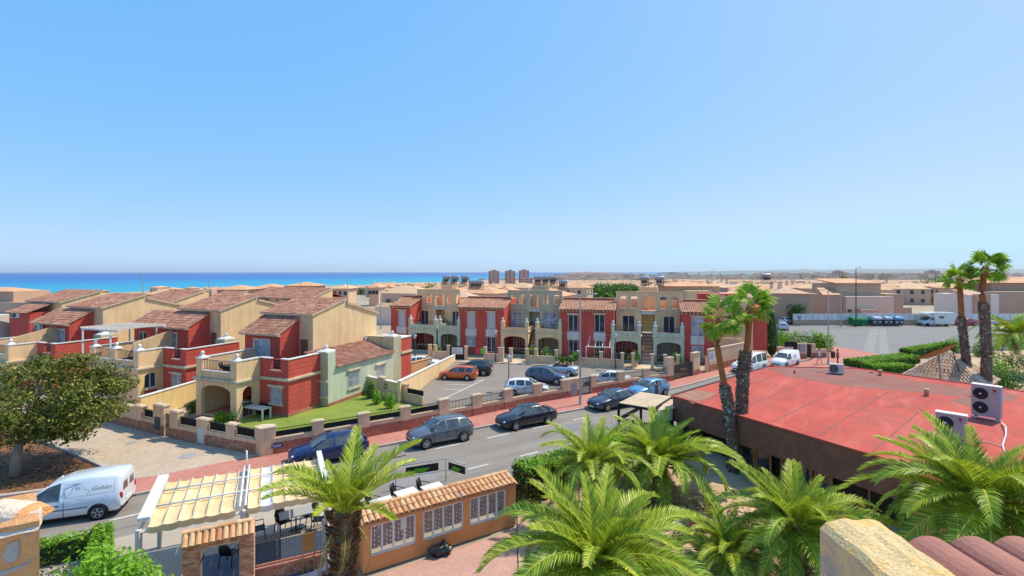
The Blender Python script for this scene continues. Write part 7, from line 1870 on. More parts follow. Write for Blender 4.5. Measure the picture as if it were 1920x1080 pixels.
mb = MB(); mb.tube([(.2, -.9, .1), (.2, -.9, 1.1), (.62, -.1, 1.95)], .02, K['iron'], 6); mb.build('handrail', t)
# decking seen through the gate
mbd = MB(); dk = M('blue_grey_decking', lin(86, 98, 122), var=.12, scale=2, fine=14, fvar=.1, rough=.6)
t = thing('deck', 'blue grey plank decking seen through the brick gateway', 'deck', GA + Vector((.3, .3, 0)), rz)
for i in range(22):
    mb = MB(); mb.box(-.6, 5.2, .2 + i * .145, .2 + i * .145 + .135, .03, .06 + random.uniform(0, .004), dk); mb.build('plank', t)
# mesh fence between gateway and shelter
FA, FB = at(477, 1068, .55), at(606, 1038, .55); d = Vector((FB.x - FA.x, FB.y - FA.y, 0)); FL = d.length; rz = math.atan2(d.y, d.x)
t = thing('mesh_fence', 'dark grid mesh fence on a low stone wall below the awning', 'fence', Vector((FA.x, FA.y, 0)), rz)
mb = MB(); mb.box(0, FL, 0, .25, 0, .5, K['stone']); mb.build('low_wall', t); mb = MB(); mb.box(-.02, FL + .02, -.03, .28, .5, .56, K['pinkpave']); mb.build('coping', t)
mb = MB()
for i in range(int(FL / .06)): mb.box(i * .06 - .006, i * .06 + .006, .1, .112, .56, 1.62, K['iron'])
for i in range(18): mb.box(0, FL, .098, .114, .58 + i * .06, .592 + i * .06, K['iron'])
mb.build('mesh', t, kind='stuff')
for x in (0, FL):
    mb = MB(); mb.box(x - .03, x + .03, .08, .14, .5, 1.75, K['grey']); mb.build('post', t)
t = thing('board', 'brown wooden board leaning on the mesh fence', 'board', Vector((FA.x, FA.y, 0)) + d * .77 + Vector((.05, -.1, 0)), rz); mb = MB(); mb.box(-.2, .22, -.03, .0, .85, 1.5, K['wood']); mb.build('panel', t); mb = MB(); mb.box(-.2, -.16, -.02, .1, 0, .85, K['wood']); mb.box(.18, .22, -.02, .1, 0, .85, K['wood']); mb.build('leg', t)
mb = MB(); mb.tube([(0, 0, 0), (0, 0, 2.6)], .03, K['dwood'], 6); mb.build('post', None, 'thin brown post between the mesh fence and the palm', 'post', None, None, Vector((-6.4, 16.6, 0)))
# ---- tiled gazebo with the tilted dish
t = thing('gazebo', 'tile roofed gazebo behind the red roof', 'gazebo', (32.1, 39.5, 0), math.radians(-54)); W_ = 4.8; ap = (W_ / 2, W_ / 2, 4.6)
for i, (p, q) in enumerate((((-.2, -.2, 2.35), (W_ + .2, -.2, 2.35)), ((W_ + .2, -.2, 2.35), (W_ + .2, W_ + .2, 2.35)), ((W_ + .2, W_ + .2, 2.35), (-.2, W_ + .2, 2.35)), ((-.2, W_ + .2, 2.35), (-.2, -.2, 2.35)))):
    mb = MB(); A, B, C = Vector(p), Vector(q), Vector(ap); n = 10
    for j in range(n):
        f0, f1 = j / n, (j + 1) / n; a, b, c_, dd = A.lerp(C, f0), B.lerp(C, f0), B.lerp(C, f1), A.lerp(C, f1)
        if (b - a).length > .3: tiles(mb, a, b, b.lerp(C, 1 / (n - j) * .98) if j < n - 1 else c_, dd, K['gaztile'], .25, .4)
    mb.build('roof_slope', t, kind='stuff')
for x in (.1, W_ - .1):
    for y in (.1, W_ - .1):
        mb = MB(); mb.box(x - .15, x + .15, y - .15, y + .15, 0, 2.4, K['ochre']); mb.build('pillar', t)
mb = MB(); mb.box(-.25, W_ + .25, -.28, -.2, 2.2, 2.36, K['wood']); mb.box(-.3, -.22, -.2, W_ + .2, 2.2, 2.36, K['wood']); mb.build('fascia', t)
t = thing('satellite_dish', 'large rusty tan dish tilted edge on before the tiled gazebo', 'dish', atY(1760, 664, 37.5)); mb = MB(); rg = []
for i in range(6):
    r = .02 + 1.45 * i / 5; rg.append([(r * math.cos(th), r * math.sin(th), .28 * (i / 5) ** 2) for th in [2 * math.pi * k / 24 for k in range(24)]])
mb.loft(rg, K['wood'], True, False); mb.loft([[(x, y, z - .05) for x, y, z in r] for r in rg][::-1], K['wood'], True, False); dsh = mb.build('reflector', t); dsh.rotation_euler = (Vector((-.75, .66, 0)) * .53 + Vector((0, 0, .85)) + Vector((.66, .75, 0)) * .16).to_track_quat('Z', 'Y').to_euler()
mb = MB(); mb.tube([(.0, 0, -.1), (.2, 0, -2.4)], .07, K['steel'], 6); mb.tube([(1.0, 0, .55), (1.5, -.3, -1.9)], .035, K['dgrey'], 5); mb.build('mount', t)
# ---- things in the corner villa garden and porch
def lw1(x, y, z): return Vector(lw(x, y, z, 21.5, (-16.58, 35.6)))
t = thing('garden_table', 'long pale grey table on the lawn before the red wall', 'table', lw1(-2.2, -.95, .2), -math.radians(21.5)); mb = MB(); mb.box(-1.15, 1.15, -.4, .4, .74, .8, K['offwhite']); mb.build('tabletop', t)
for x in (-1.08, 1.08):
    for y in (-.34, .34): mb = MB(); mb.box(x - .05, x + .05, y - .05, y + .05, 0, .74, K['offwhite']); mb.build('leg', t)
t = thing('garden_sofa', 'black garden sofa against the porch behind the pale table', 'sofa', lw1(-2.1, -.3, .2), -math.radians(21.5)); mb = MB(); mb.box(-.85, .5, -.1, .25, .1, .42, K['blackp']); mb.build('seat', t); mb = MB(); mb.box(-.85, .5, .2, .28, .42, .8, K['blackp']); mb.build('backrest', t)
chair('black reclining chair inside the arched porch', lw1(-5.3, .1, .25), -.6, group='black chairs of the corner villa'); chair('black chair beside the porch table of the corner villa', lw1(-4.4, .4, .25), .6, group='black chairs of the corner villa')
t = thing('porch_table', 'small table with a pale cloth inside the arched porch', 'table', lw1(-4.2, .0, .25)); mb = MB(); mb.lathe([(.5, .7), (.5, .74), (.02, .74)], K['offwhite'], n=16); mb.build('tabletop', t); mb = MB(); mb.lathe([(.05, 0), (.05, .7)], K['dgrey'], n=8); mb.build('column', t)
t = thing('terrace_table', 'dark table with chairs on the roof terrace of the corner villa', 'table', lw1(-5.0, -.6, 3.05), -math.radians(21.5)); mb = MB(); mb.box(-.8, .8, -.4, .4, .7, .75, K['dgrey']); mb.build('tabletop', t)
for x in (-.7, .7): mb = MB(); mb.box(x - .04, x + .04, -.3, .3, 0, .7, K['iron']); mb.build('leg', t)
for x, y, r in ((-5.9, -.6, 1.5), (-5.2, .2, 0), (-4.6, .2, 0.1)): chair('black chair at the terrace table above the arched porch', lw1(x, y, 3.05), r, group='black chairs on the corner villa terrace')
# ---- foreground: own house
t = thing('parapet_stub', 'crumbling plastered parapet end with yellow lichen in the right foreground', 'parapet', (2.2, 3.4, 0))
K['lichen'] = M('lichen_mortar', lin(238, 208, 154), var=.16, scale=6, fine=60, fvar=.2, bump=1.0, bscale=45, stain=lin(236, 182, 92), sscale=5, samt=.85)
K['oldrender'] = M('patched_render', lin(244, 196, 140), var=.1, scale=4, fine=40, fvar=.1, bump=.7, bscale=30, stain=lin(150, 150, 150), sscale=3.2, samt=1.0)
mb = MB(); nx, ny = 12, 16
g = [[(i / nx * .46 + .0, -1.6 + j / ny * 1.63, 9.2 + .035 * math.sin(i / nx * 3.1) * (.5 + .5 * math.sin(j * .5)) + .02 * noise.noise(Vector((i * .6, j * .6, 0))) - (.035 if i in (0, nx) else 0)) for i in range(nx + 1)] for j in range(ny + 1)]
for j in range(ny):
    for i in range(nx): mb.poly([g[j][i], g[j][i + 1], g[j + 1][i + 1], g[j + 1][i]], K['lichen'], True)
mb.build('mortar_cap', t)
mb = MB()
for j in range(ny):
    mb.poly([(0, g[j][0][1], 7.4), (0, g[j][0][1], g[j][0][2]), (0, g[j + 1][0][1], g[j + 1][0][2]), (0, g[j + 1][0][1], 7.4)], K['oldrender']); mb.poly([(.46, g[j][0][1], 7.4), (.46, g[j + 1][0][1], 7.4), (.46, g[j + 1][0][1], g[j + 1][nx][2]), (.46, g[j][0][1], g[j][nx][2])], K['oldrender'])
for i in range(nx): mb.poly([g[ny][i], g[ny][i + 1], (g[ny][i + 1][0], g[ny][i + 1][1], 7.4), (g[ny][i][0], g[ny][i][1], 7.4)], K['oldrender'])
mb.build('wall', t)
t = thing('tiled_eave', 'dusty pink barrel tiles at the lower right corner', 'roof', (2.68, 3.24, 9.16)); ptm = M('pink_barrel_tile', lin(166, 112, 98), var=.12, scale=3, fine=40, fvar=.06, bump=.3)
mbm = MB(); n = 10; R_ = .155
for ya, yb in ((0, -.5),):
    A = [(R_ * math.cos(math.pi * k / n), ya, R_ * .72 * math.sin(math.pi * k / n)) for k in range(n + 1)]; B = [(R_ * .95 * math.cos(math.pi * k / n), yb, R_ * .7 * math.sin(math.pi * k / n) + .0) for k in range(n + 1)]
    for k in range(n): mbm.poly([A[k], A[k + 1], B[k + 1], B[k]], ptm, True); mbm.poly([A[k + 1], A[k], (A[k][0] * .88, A[k][1], A[k][2] * .85), (A[k + 1][0] * .88, A[k + 1][1], A[k + 1][2] * .85)], ptm)
pme = mbm.mesh('roof_tile')
mbm = MB(); A = [(.1 * math.cos(math.pi + math.pi * k / n), 0, -.02 + .07 * math.sin(math.pi + math.pi * k / n)) for k in range(n + 1)]
for k in range(n): mbm.poly([A[k], A[k + 1], (A[k + 1][0], -.5, A[k + 1][2]), (A[k][0], -.5, A[k][2])], ptm, True)
pch = mbm.mesh('channel_tile')
for i in range(4):
    for j in range(3):
        inst('roof_tile', pme, t, (.12 + i * .29, .0 - j * .46, -.055 + j * .028), (-.0, 0, 0)); inst('channel_tile', pch, t, (.265 + i * .29, -.03 - j * .46, -.05 + j * .028))
mb = MB(); mb.box(-.1, 1.4, -1.5, -.1, -.35, -.14, K['oldrender']); mb.build('eave_bed', t)
t = thing('plastered_chimney', 'cracked orange plastered chimney top with a mortar cap in the left foreground', 'chimney', (-3.15, 3.2, 0))
och = M('orange_rough_plaster', lin(252, 184, 124), var=.1, scale=5, fine=50, fvar=.12, bump=1.0, bscale=60, stain=lin(206, 132, 84), sscale=3, samt=.6)
mor = M('pale_lime_mortar', lin(236, 218, 196), var=.12, scale=6, fine=30, fvar=.12, bump=.9, bscale=25, stain=lin(214, 160, 116), sscale=6, samt=.6)
mb = MB(); mb.loft([[(0, 0, 7.5), (-.52, .5, 7.5), (-1.6, .5, 7.5), (-1.2, 0, 7.5)], [(0, 0, 9.34), (-.52, .5, 9.3), (-1.6, .5, 9.1), (-1.2, 0, 9.1)]], och, False); mb.build('shaft', t)
mb = MB(); rows = []
for j in range(7):
    y = -.03 + .36 * j / 6; rows.append([(-1.22 + 1.24 * i / 10 - max(0, y) * 1.0, y, 9.065 + .235 * i / 10 + .035 * math.sin(j / 6 * 3.14) + .018 * noise.noise(Vector((i * .8, j * .9, 2))) + (.0 if 0 < j < 6 else -.01)) for i in range(11)])
for r0, r1 in zip(rows, rows[1:]):
    for i in range(10): mb.poly([r0[i], r0[i + 1], r1[i + 1], r1[i]], mor, True)
mb.build('mortar_cap', t)
mb = MB(); n = 8; A = [[(x, .2 + .12 * math.cos(math.pi * k / n), 9.3 + z + .07 * math.sin(math.pi * k / n)) for k in range(n + 1)] for x, z in ((-.5, .0), (-.27, -.02), (-.2, -.05))]
for a, b in zip(A, A[1:]):
    for k in range(n): mb.poly([a[k], b[k], b[k + 1], a[k + 1]], mor if a is A[0] else och, True)
mb.poly([A[2][k] for k in range(n + 1)], och); mb.build('cap_tile', t)
grey = M('bare_cement', lin(186, 180, 174), var=.12, scale=8, fine=50, fvar=.1, bump=.8)
for nm, pts in (('bare_patch', [(-.2, 9.19), (-.13, 9.21), (-.135, 9.1), (-.16, 9.07), (-.22, 9.06), (-.24, 9.1)]), ('bare_patch', [(-.1, 9.255), (-.06, 9.262), (-.07, 9.235), (-.1, 9.23)]), ('crack', [(-.3, 8.985), (-.16, 9.03), (-.08, 9.06), (-.02, 9.1), (-.08, 9.045), (-.17, 9.0), (-.3, 8.955)])):
    mb = MB(); mb.loft([[(x, y, z) for x, z in pts] for y in (.004, -.006)], grey, False); mb.build(nm, t)
mb = MB(); mb.tube([(0, 0, 0), (0, 0, 1.1)], .03, K['dgrey'], 6); mb.build('cable_post', None, 'short grey post with a white clip between the lower left hedges', 'post', None, None, Vector((-14.6, 14.9, .5)))
mb = MB(); mb.tube([Vector((-14.6, 14.9, 1.35)), Vector((-13.4, 15.2, 1.33)), Vector((-12.2, 15.7, 1.5))], .012, K['offwhite'], 5); mb.build('cable', None, 'thin pale cable from the short post to the awning', 'cable')
# ================================================================== THE TOWN BEYOND
tr2 = random.Random(77)
TW = [M('town_wall_beige', lin(226, 190, 160), var=.06, scale=.1), M('town_wall_pink', lin(222, 180, 158), var=.06, scale=.1), M('town_wall_pale', lin(236, 214, 192), var=.06, scale=.1), M('town_wall_brown', lin(190, 156, 132), var=.06, scale=.1)]
TRF = [M('town_roof_orange', lin(216, 164, 126), var=.16, scale=.25, fine=2.0, fvar=.1), M('town_roof_clay', lin(212, 174, 146), var=.16, scale=.25, fine=2.0, fvar=.1), M('town_roof_ochre', lin(218, 182, 140), var=.16, scale=.25, fine=2.0, fvar=.1)]
def roof_hip(mb, x0, x1, y0, y1, z, h, m, e=.35):
    x0 -= e; x1 += e; y0 -= e; y1 += e; c = min(x1 - x0, y1 - y0) / 2
    if x1 - x0 >= y1 - y0: a, b = (x0 + c, (y0 + y1) / 2, z + h), (x1 - c, (y0 + y1) / 2, z + h)
    else: a, b = ((x0 + x1) / 2, y0 + c, z + h), ((x0 + x1) / 2, y1 - c, z + h)
    P = [(x0, y0, z), (x1, y0, z), (x1, y1, z), (x0, y1, z)]
    if x1 - x0 >= y1 - y0: fs = [(P[0], P[1], b, a), (P[1], P[2], b), (P[2], P[3], a, b), (P[3], P[0], a)]
    else: fs = [(P[0], P[1], a), (P[1], P[2], b, a), (P[2], P[3], b), (P[3], P[0], a, b)]
    for f in fs: mb.poly(f, m)
    mb.poly(P[::-1], m)
def tvar(i):
    r = random.Random(i); w, d, h = r.uniform(6.5, 10), r.uniform(7, 10), r.choice((5.6, 6.0, 6.4)); wm, rm = TW[i % 4], TRF[i % 3]
    a, b = MB(), MB()
    a.box(-w / 2, w / 2, -d / 2, d / 2, -4, h, wm)
    k = i % 4
    if k == 0: roof_hip(b, -w / 2, w / 2, -d / 2, d / 2, h, 1.5, rm)
    elif k == 1:
        roof_hip(b, -w / 2, w / 2, -d / 2 + 1.5, d / 2, h, 1.4, rm); a.box(-w / 2, w * .1, -d / 2 - 2.2, -d / 2, -4, 3.6, TW[2]); roof_hip(b, -w / 2, w * .1, -d / 2 - 2.2, -d / 2, 3.6, .8, rm, .15)
    elif k == 2:
        for z0 in (h,): a.box(-w / 2, w / 2, -d / 2, -d / 2 + .2, h, h + .9, wm); a.box(-w / 2, w / 2, d / 2 - .2, d / 2, h, h + .9, wm)
        a.box(-w / 2, -w / 2 + .2, -d / 2, d / 2, h, h + .9, wm); a.box(-w * .1, w * .4, -1, d / 2 - .5, h, h + 2.6, wm); roof_hip(b, -w * .1, w * .4, -1, d / 2 - .5, h + 2.6, .9, rm)
    else:
        roof_hip(b, -w / 2, w / 2, -d / 2, d / 2, h, 1.2, rm); a.box(w * .2, w * .3, d * .1, d * .22, h, h + 2.1, TW[2]); b.box(w * .18, w * .32, d * .08, d * .24, h + 2.1, h + 2.35, rm)
    ws = []
    for fl in (0, 1):
        n = 2 + (i % 2)
        for j in range(n): ws.append((-w / 2 + w * (j + .7) / (n + .4), -d / 2 - .03, .9 + fl * 2.9, 0)); ws.append((w / 2 + .03, -d / 2 + d * (j + .7) / (n + .4), .9 + fl * 2.9, 1))
    return a.mesh('town_house'), b.mesh('roof'), ws
TV = [tvar(i) for i in range(12)]
wmb = MB(); wmb.box(-.5, .5, -.03, .03, 0, 1.35, K['glass']); wmb.box(-.6, .6, -.05, .02, -.12, 0, K['offwhite']); wmb.box(-.6, .6, -.05, .02, 1.35, 1.45, K['offwhite']); TWM = wmb.mesh('window')
spots = []
def blocked(x, y):
    px = 960 + F * x / y
    if y < 74: return True
    if px < 300: return True
    if px < 690 and y < 105: return True
    if 690 <= px < 1230 and y < 92: return True
    if 1230 <= px < 1480 and y < 100: return True
    if px >= 1480 and y < 138: return True
    if 1480 <= px < 1560 and y < 112: return True
    if 1085 < px < 1208 and 100 < y < 300: return True       # the pine clump
    return y > coastY(x) - 60 or px > 2150
a0 = math.radians(24); ca, sa = math.cos(a0), math.sin(a0)
for i in range(-60, 260):
    for j in range(-10, 200):
        u, v = i * 10.4 + (5 if j % 2 else 0), j * 13.5 + (3.5 if (j // 2) % 2 else 0)
        x, y = u * ca + v * sa * .2 - 300, -u * sa * .35 + v * ca + 60
        x += tr2.uniform(-1.2, 1.2); y += tr2.uniform(-1.5, 1.5)
        if y > 2600 or y < 70 or abs(x) > 1.25 * y + 10 or blocked(x, y): continue
        if tr2.random() < (.1 if y < 400 else .28): continue
        spots.append((y, x))
spots.sort()
lab = ['beige house with an orange hip roof in the dense town below', 'pinkish house with stepped roof in the dense town below', 'flat roofed pale house in the dense town below', 'brownish chimneyed house in the dense town below']
grp = ['orange roofed houses of the town', 'stepped houses of the town', 'flat roofed houses of the town', 'chimneyed houses of the town']
far = MB()
def lim(px): return 537 if px < 700 else (529 if px < 900 else (525 if px < 1250 else (520 if px < 1480 else 522)))
n = -1
for y, x in spots:
    i = tr2.randrange(12); z = terr(x, y); px = 960 + F * x / y
    hh = (8.0, 8.0, 10.4, 9.2)[i % 4]
    if 509 + (EYE - z - hh) * F / y < lim(px): continue
    n += 1; rz = -a0 + tr2.choice((0, 0, math.pi / 2, math.pi)) + tr2.uniform(-.04, .04)
    if n < 290:
        o = inst('town_house', TV[i][0], None, (x, y, z), (0, 0, rz), None, lab[i % 4].replace('in the dense town below', 'in the town left of the row' if px < 720 else ('in the town behind the row' if px < 1300 else 'in the town behind the open car park')), 'house', grp[i % 4])
        inst('roof', TV[i][1], o)
        if y < 250:
            for wx, wy, wz, side in TV[i][2]: inst('window', TWM, o, (wx, wy, wz), (0, 0, math.pi / 2 if side else 0))
    else:
        r = tr2; w, d, h = r.uniform(7, 13), r.uniform(7, 11), r.uniform(5, 7.5); c, s = math.cos(rz), math.sin(rz)
        T = lambda X, Y, Z: (x + X * c - Y * s, y + X * s + Y * c, z + Z)
        t2 = MB(); t2.box(-w / 2, w / 2, -d / 2, d / 2, -3, h, TW[i % 4]); 
        if r.random() < .75: roof_hip(t2, -w / 2, w / 2, -d / 2, d / 2, h, 1.4, TRF[i % 3])
        for fl in range(int(h / 2.9)):
            t2.box(-w * .35, -w * .2, -d / 2 - .04, -d / 2, .9 + fl * 2.9, 2.2 + fl * 2.9, K['glass']); t2.box(w * .15, w * .3, -d / 2 - .04, -d / 2, .9 + fl * 2.9, 2.2 + fl * 2.9, K['glass'])
        b = len(far.v); far.v.extend([T(*p) for p in t2.v]); far.f.extend([tuple(b + q for q in f) for f in t2.f]); far.m.extend([far.mi(t2.mats[q]) for q in t2.m]); far.sm.extend(t2.sm)
far.build('distant_town', kind='stuff')
# the far city on the plain, the headland town
city = MB(); r = random.Random(5)
def cblock(x, y, w, d, h, m, dst=None):
    z = terr(x, y); mb = dst or city; mb.box(x - w / 2, x + w / 2, y - d / 2, y + d / 2, z - 3, z + h, m)
    n = max(1, int(h / 6))
    for k in range(n): mb.box(x - w * .45, x + w * .45, y - d / 2 - .3, y - d / 2, z + 1.5 + k * h / n, z + 3.2 + k * h / n, TW[3])
for i in range(2600):
    y = r.uniform(2400, 5600); x = r.uniform(-.1, 1.15) * y
    if y > coastY(x) - 80: continue
    px = 960 + F * x / y
    tall = r.random() < (.3 if px > 1430 else .04)
    cblock(x, y, r.uniform(14, 45), r.uniform(12, 25), r.uniform(18, 36) if tall else r.uniform(6, 14), TW[r.randrange(4)])
for i in range(1000):
    a = r.uniform(0, 6.28); q = abs(r.gauss(0, .55)); x, y = 680 + 330 * q * math.cos(a), 4100 - abs(380 * q * math.sin(a)); cblock(x, y, r.uniform(14, 36), 14, r.uniform(8, 16), TW[r.choice((0, 1, 2, 2))])
city.build('distant_city', kind='stuff')
TB = M('tower_facade', lin(200, 168, 156), var=.06, scale=.05)
def tower(px0, px1, ytop, Y, label, fl=14, ybase=None):
    xa, xb = (px0 - 960) * Y / F, (px1 - 960) * Y / F; zt = EYE - (ytop - 509) * Y / F; xm = (xa + xb) / 2; zb = terr(xm, Y) - 2; w = xb - xa
    t = thing('tower_block', label, 'tower', (xm, Y, zb), 0, 'tower blocks on the coast'); H_ = zt - zb
    mb = MB(); mb.box(-w / 2, w / 2, 0, w * .8, 0, H_, TB); mb.box(-w * .2, w * .2, w * .2, w * .6, H_, H_ + w * .12, TB); mb.build('wall', t)
    fh = H_ / fl
    for k in range(fl):
        mb = MB()
        for c in range(5): mb.box(-w / 2 + w * (c + .15) / 5, -w / 2 + w * (c + .75) / 5, -.4, -.01, k * fh + fh * .3, k * fh + fh * .8, TW[3] if c % 2 else K['dgrey'])
        mb.build('window_row', t, kind='stuff')
    return t
tower(916, 936, 508, 1500, 'left of the three brown tower blocks by the sea', 15)
tower(947, 966, 508, 1520, 'middle of the three brown tower blocks by the sea', 15)
tower(973, 992, 507, 1450, 'right of the three brown tower blocks by the sea', 15)
tower(976, 999, 522, 1000, 'lower pale block in front of the right tower by the sea', 7)
tower(1567, 1582, 508.5, 2600, 'dark slab tower on the horizon above the brown wall', 12)
tower(1745, 1762, 508, 2700, 'pinkish tower at the right end of the far skyline', 12)
# --- named larger buildings
def block(t, x0, x1, Y, ztop, z0, dep, m, dy=0, name='wall'):
    xa, xb = (x0 - 960) * Y / F, (x1 - 960) * Y / F; mb = MB(); mb.box(xa, xb, Y + dy, Y + dy + dep, z0, ztop, K[m] if isinstance(m, str) else m); return mb.build(name, t)
zz = lambda y, Y: EYE - (y - 509) * Y / F
BRN = M('brown_render_gable', lin(196, 164, 138), var=.06, scale=.3, stain=lin(170, 142, 120), samt=.4)
Y = 106
t = thing('apartment_house', 'big brown windowless house end with an orange roof behind the rubbish containers', 'house', (0, 0, 0))
block(t, 1586, 1671, Y, zz(533, Y), -1, 9, BRN, 3); block(t, 1587, 1676, Y, zz(556, Y), -1, 2.9, M('pale_render_wall', lin(226, 198, 172), var=.05)); block(t, 1555, 1587, Y, zz(553, Y), -1, 8, BRN, 1); block(t, 1672, 1704, Y, zz(552, Y), -1, 8, BRN, 1.5); block(t, 1704, 1724, Y, zz(578, Y), -1, 6, BRN, 2)
xa, xb = (1582 - 960) * Y / F, (1675 - 960) * Y / F; mb = MB(); z = zz(533, Y); mb.loft([[(xa, Y + 2.6, z), (xb, Y + 2.6, z), (xb - .6, Y + 12, z + .9), (xa + .6, Y + 12, z + .9)], [(xa, Y + 2.6, z + .25), (xb, Y + 2.6, z + .25), (xb - .6, Y + 12, z + 1.1), (xa + .6, Y + 12, z + 1.1)]], TRF[0], False); mb.build('roof', t)
mb = MB(); xa, xb = (1546 - 960) * Y / F, (1580 - 960) * Y / F; mb.poly([(xa, Y + .6, zz(553, Y)), (xb, Y + .6, zz(553, Y)), (xb + 1.5, Y + 6, zz(541, Y)), (xa + 2, Y + 6, zz(541, Y))], TRF[0]); mb.build('side_roof', t)
mb = MB(); xa, xb = (1606 - 960) * Y / F, (1634 - 960) * Y / F; mb.box(xa, xb, Y - 1.6, Y - .01, -1, zz(584, Y), K['offwhite']); mb.build('shed', t); mb = MB(); mb.box(xa - .2, xb + .2, Y - 1.8, Y - .02, zz(584, Y), zz(579, Y), TRF[1]); mb.build('shed_roof', t)
mb = MB(); mb.box(0, .9, -.05, .0, 0, .7, K['glass']); w_ = mb.build('window', t); w_.location = ((1589 - 960) * Y / F, Y - .02, zz(586, Y))
t = thing('apartment_house', 'beige house block with white wall and orange roofs right of the twin fan palms', 'house', (0, 0, 0))
block(t, 1868, 2010, Y, zz(547, Y), -1, 8, BRN); block(t, 1893, 2010, Y, zz(532, Y), -1, 7, BRN, 4); block(t, 1806, 1868, Y, zz(552, Y), -1, 8, M('white_house_wall', lin(236, 222, 206), var=.05), -.6); block(t, 1819, 1850, Y, zz(551, Y), -1, 6, BRN, -.9)
mb = MB(); xa, xb = (1870 - 960) * Y / F, (2020 - 960) * Y / F; z = zz(531, Y); roof_hip(mb, xa, xb, Y + 3.5, Y + 11, z, 1.3, TRF[0]); xa, xb = (1806 - 960) * Y / F, (1842 - 960) * Y / F; mb.poly([(xa, Y - 1.1, zz(553, Y)), (xb, Y - 1.1, zz(553, Y)), (xb + 1, Y + 4, zz(544, Y)), (xa + 1, Y + 4, zz(544, Y))], TRF[1]); mb.build('roof', t)
t = thing('apartment_house', 'brown house with an orange roof directly behind the right beige flats', 'house', (0, 0, 0)); Y = 92
block(t, 1266, 1358, Y, zz(537, Y), -1, 9, BRN, 2); block(t, 1285, 1330, Y, zz(545, Y), -1, 4, K['tan'], -1); block(t, 1330, 1400, Y, zz(551, Y), -1, 6, TW[2], 0); mb = MB(); roof_hip(mb, (1258 - 960) * Y / F, (1362 - 960) * Y / F, Y + 1.8, Y + 11.5, zz(537, Y), .9, TRF[0]); mb.build('roof', t)
t = thing('apartment_house', 'long brown grey block with an orange roof at the far left edge', 'house', (0, 0, 0)); Y = 62
block(t, -160, 10, Y, zz(547, Y), -1, 5, BRN, 1); block(t, -60, 77, Y, zz(567, Y), -1, 8, BRN); block(t, -60, 36, Y, zz(588, Y), -1, 4, K['offwhite'], -2.5); mb = MB(); roof_hip(mb, (-160 - 960) * Y / F, (2 - 960) * Y / F, Y + 1, Y + 5, zz(547, Y), .5, TRF[0]); mb.build('roof', t)
p = atY(31, 597, 59); split_ac('air_conditioner', p, 0, 'white air conditioner on the pale wall of the far left block', 1.0, .75)
for px0, px1, yt, Y, lb in ((405, 462, 543, 125, 'wide orange hip roofed house by the sea above the second villa'), (470, 522, 540, 135, 'orange roofed house standing right of its wide neighbour by the sea'), (535, 592, 536, 140, 'orange roofed house with a white tower nearest the coast lamp'), (268, 312, 552, 120, 'low orange roof between the two leftmost gables'), (622, 655, 541, 150, 'ochre roofed house just right of the corner villa ridge'), (690, 712, 539, 160, 'ochre roofed house before the town left of the row')):
    t = thing('coast_house', lb, 'house', (0, 0, 0), 0, 'orange roofed houses near the coast'); block(t, px0 + 2, px1 - 2, Y, zz(yt, Y), terr((px0 - 960) * Y / F, Y) - 2, 8, TW[3 if px0 < 600 else 0]); mb = MB(); roof_hip(mb, (px0 - 960) * Y / F, (px1 - 960) * Y / F, Y - .3, Y + 8.3, zz(yt, Y), 1.1, TRF[0 if px0 != 622 else 2]); mb.build('roof', t)
    for k in range(3):
        f = px0 + (px1 - px0) * (k + .6) / 3.4; o = inst('window', TWM, t, ((f - 960) * Y / F, Y - .04, zz(yt + 13, Y)))
t = None
# --- fence along the far edge of the open car park
t = thing('boundary_fence', 'long brown wall with white fence panels along the far side of the open car park', 'fence', (0, 0, 0)); Yf = 98.5
xs = [(1488 + i * 12 - 960) * Yf / F for i in range(40)]
for i, (a, b) in enumerate(zip(xs, xs[1:])):
    yo = Yf + (0 if i > 0 else .0)
    mb = MB(); mb.box(a, b, yo, yo + .25, 0, 1.05, BRN); mb.build('low_wall', t)
    mb = MB(); mb.box(a + .1, b - .02, yo + .08, yo + .14, 1.05, 2.3, K['white']); mb.build('panel', t)
    mb = MB(); mb.box(a - .08, a + .08, yo + .02, yo + .2, 1.05, 2.38, K['offwhite']); mb.build('post', t)
# --- rubbish containers
def container(label, px, w, col, top, kind, group):
    p = at(px, 611.5); t = thing('rubbish_container', label, 'container', p + Vector((0, .7, 0)), 0, group); m = M('container_' + label.split()[0] + str(px), col, var=.06, rough=.5); tm = M('container_lid_' + str(px), top, var=.05, rough=.4)
    mb = MB(); mb.loft([[(-w * .44, -.6, .15), (w * .44, -.6, .15), (w * .44, .6, .15), (-w * .44, .6, .15)], [(-w / 2, -.75, 1.3), (w / 2, -.75, 1.3), (w / 2, .75, 1.3), (-w / 2, .75, 1.3)]], m, False); mb.build('body', t)
    mb = MB(); n = 8
    if kind == 'round': mb.loft([[(x, .78 * math.cos(math.pi * k / n), 1.3 + .62 * math.sin(math.pi * k / n)) for k in range(n + 1)] for x in (-w / 2, w / 2)], tm, True)
    else: mb.loft([[(-w / 2, -.78, 1.3), (w / 2, -.78, 1.3), (w / 2, .78, 1.3), (-w / 2, .78, 1.3)], [(-w / 2, -.5, 1.62), (w / 2, -.5, 1.62), (w / 2, .6, 1.75), (-w / 2, .6, 1.75)]], tm, False)
    mb.build('lid', t)
    for x in (-w * .35, w * .35):
        mb = MB(); mb.lathe([(.12, -.05), (.12, .05)], K['tyre'], (x, -.5, .12), 8, True, 'y'); mb.build('wheel', t)
    for x in (-w / 4, w / 4): mb = MB(); mb.box(x - .2, x + .2, -.78, -.74, .7, .95, K['dgrey'] if kind != 'round' else K['offwhite']); mb.build('label_plate', t)
gg = 'rubbish containers at the edge of the open car park'
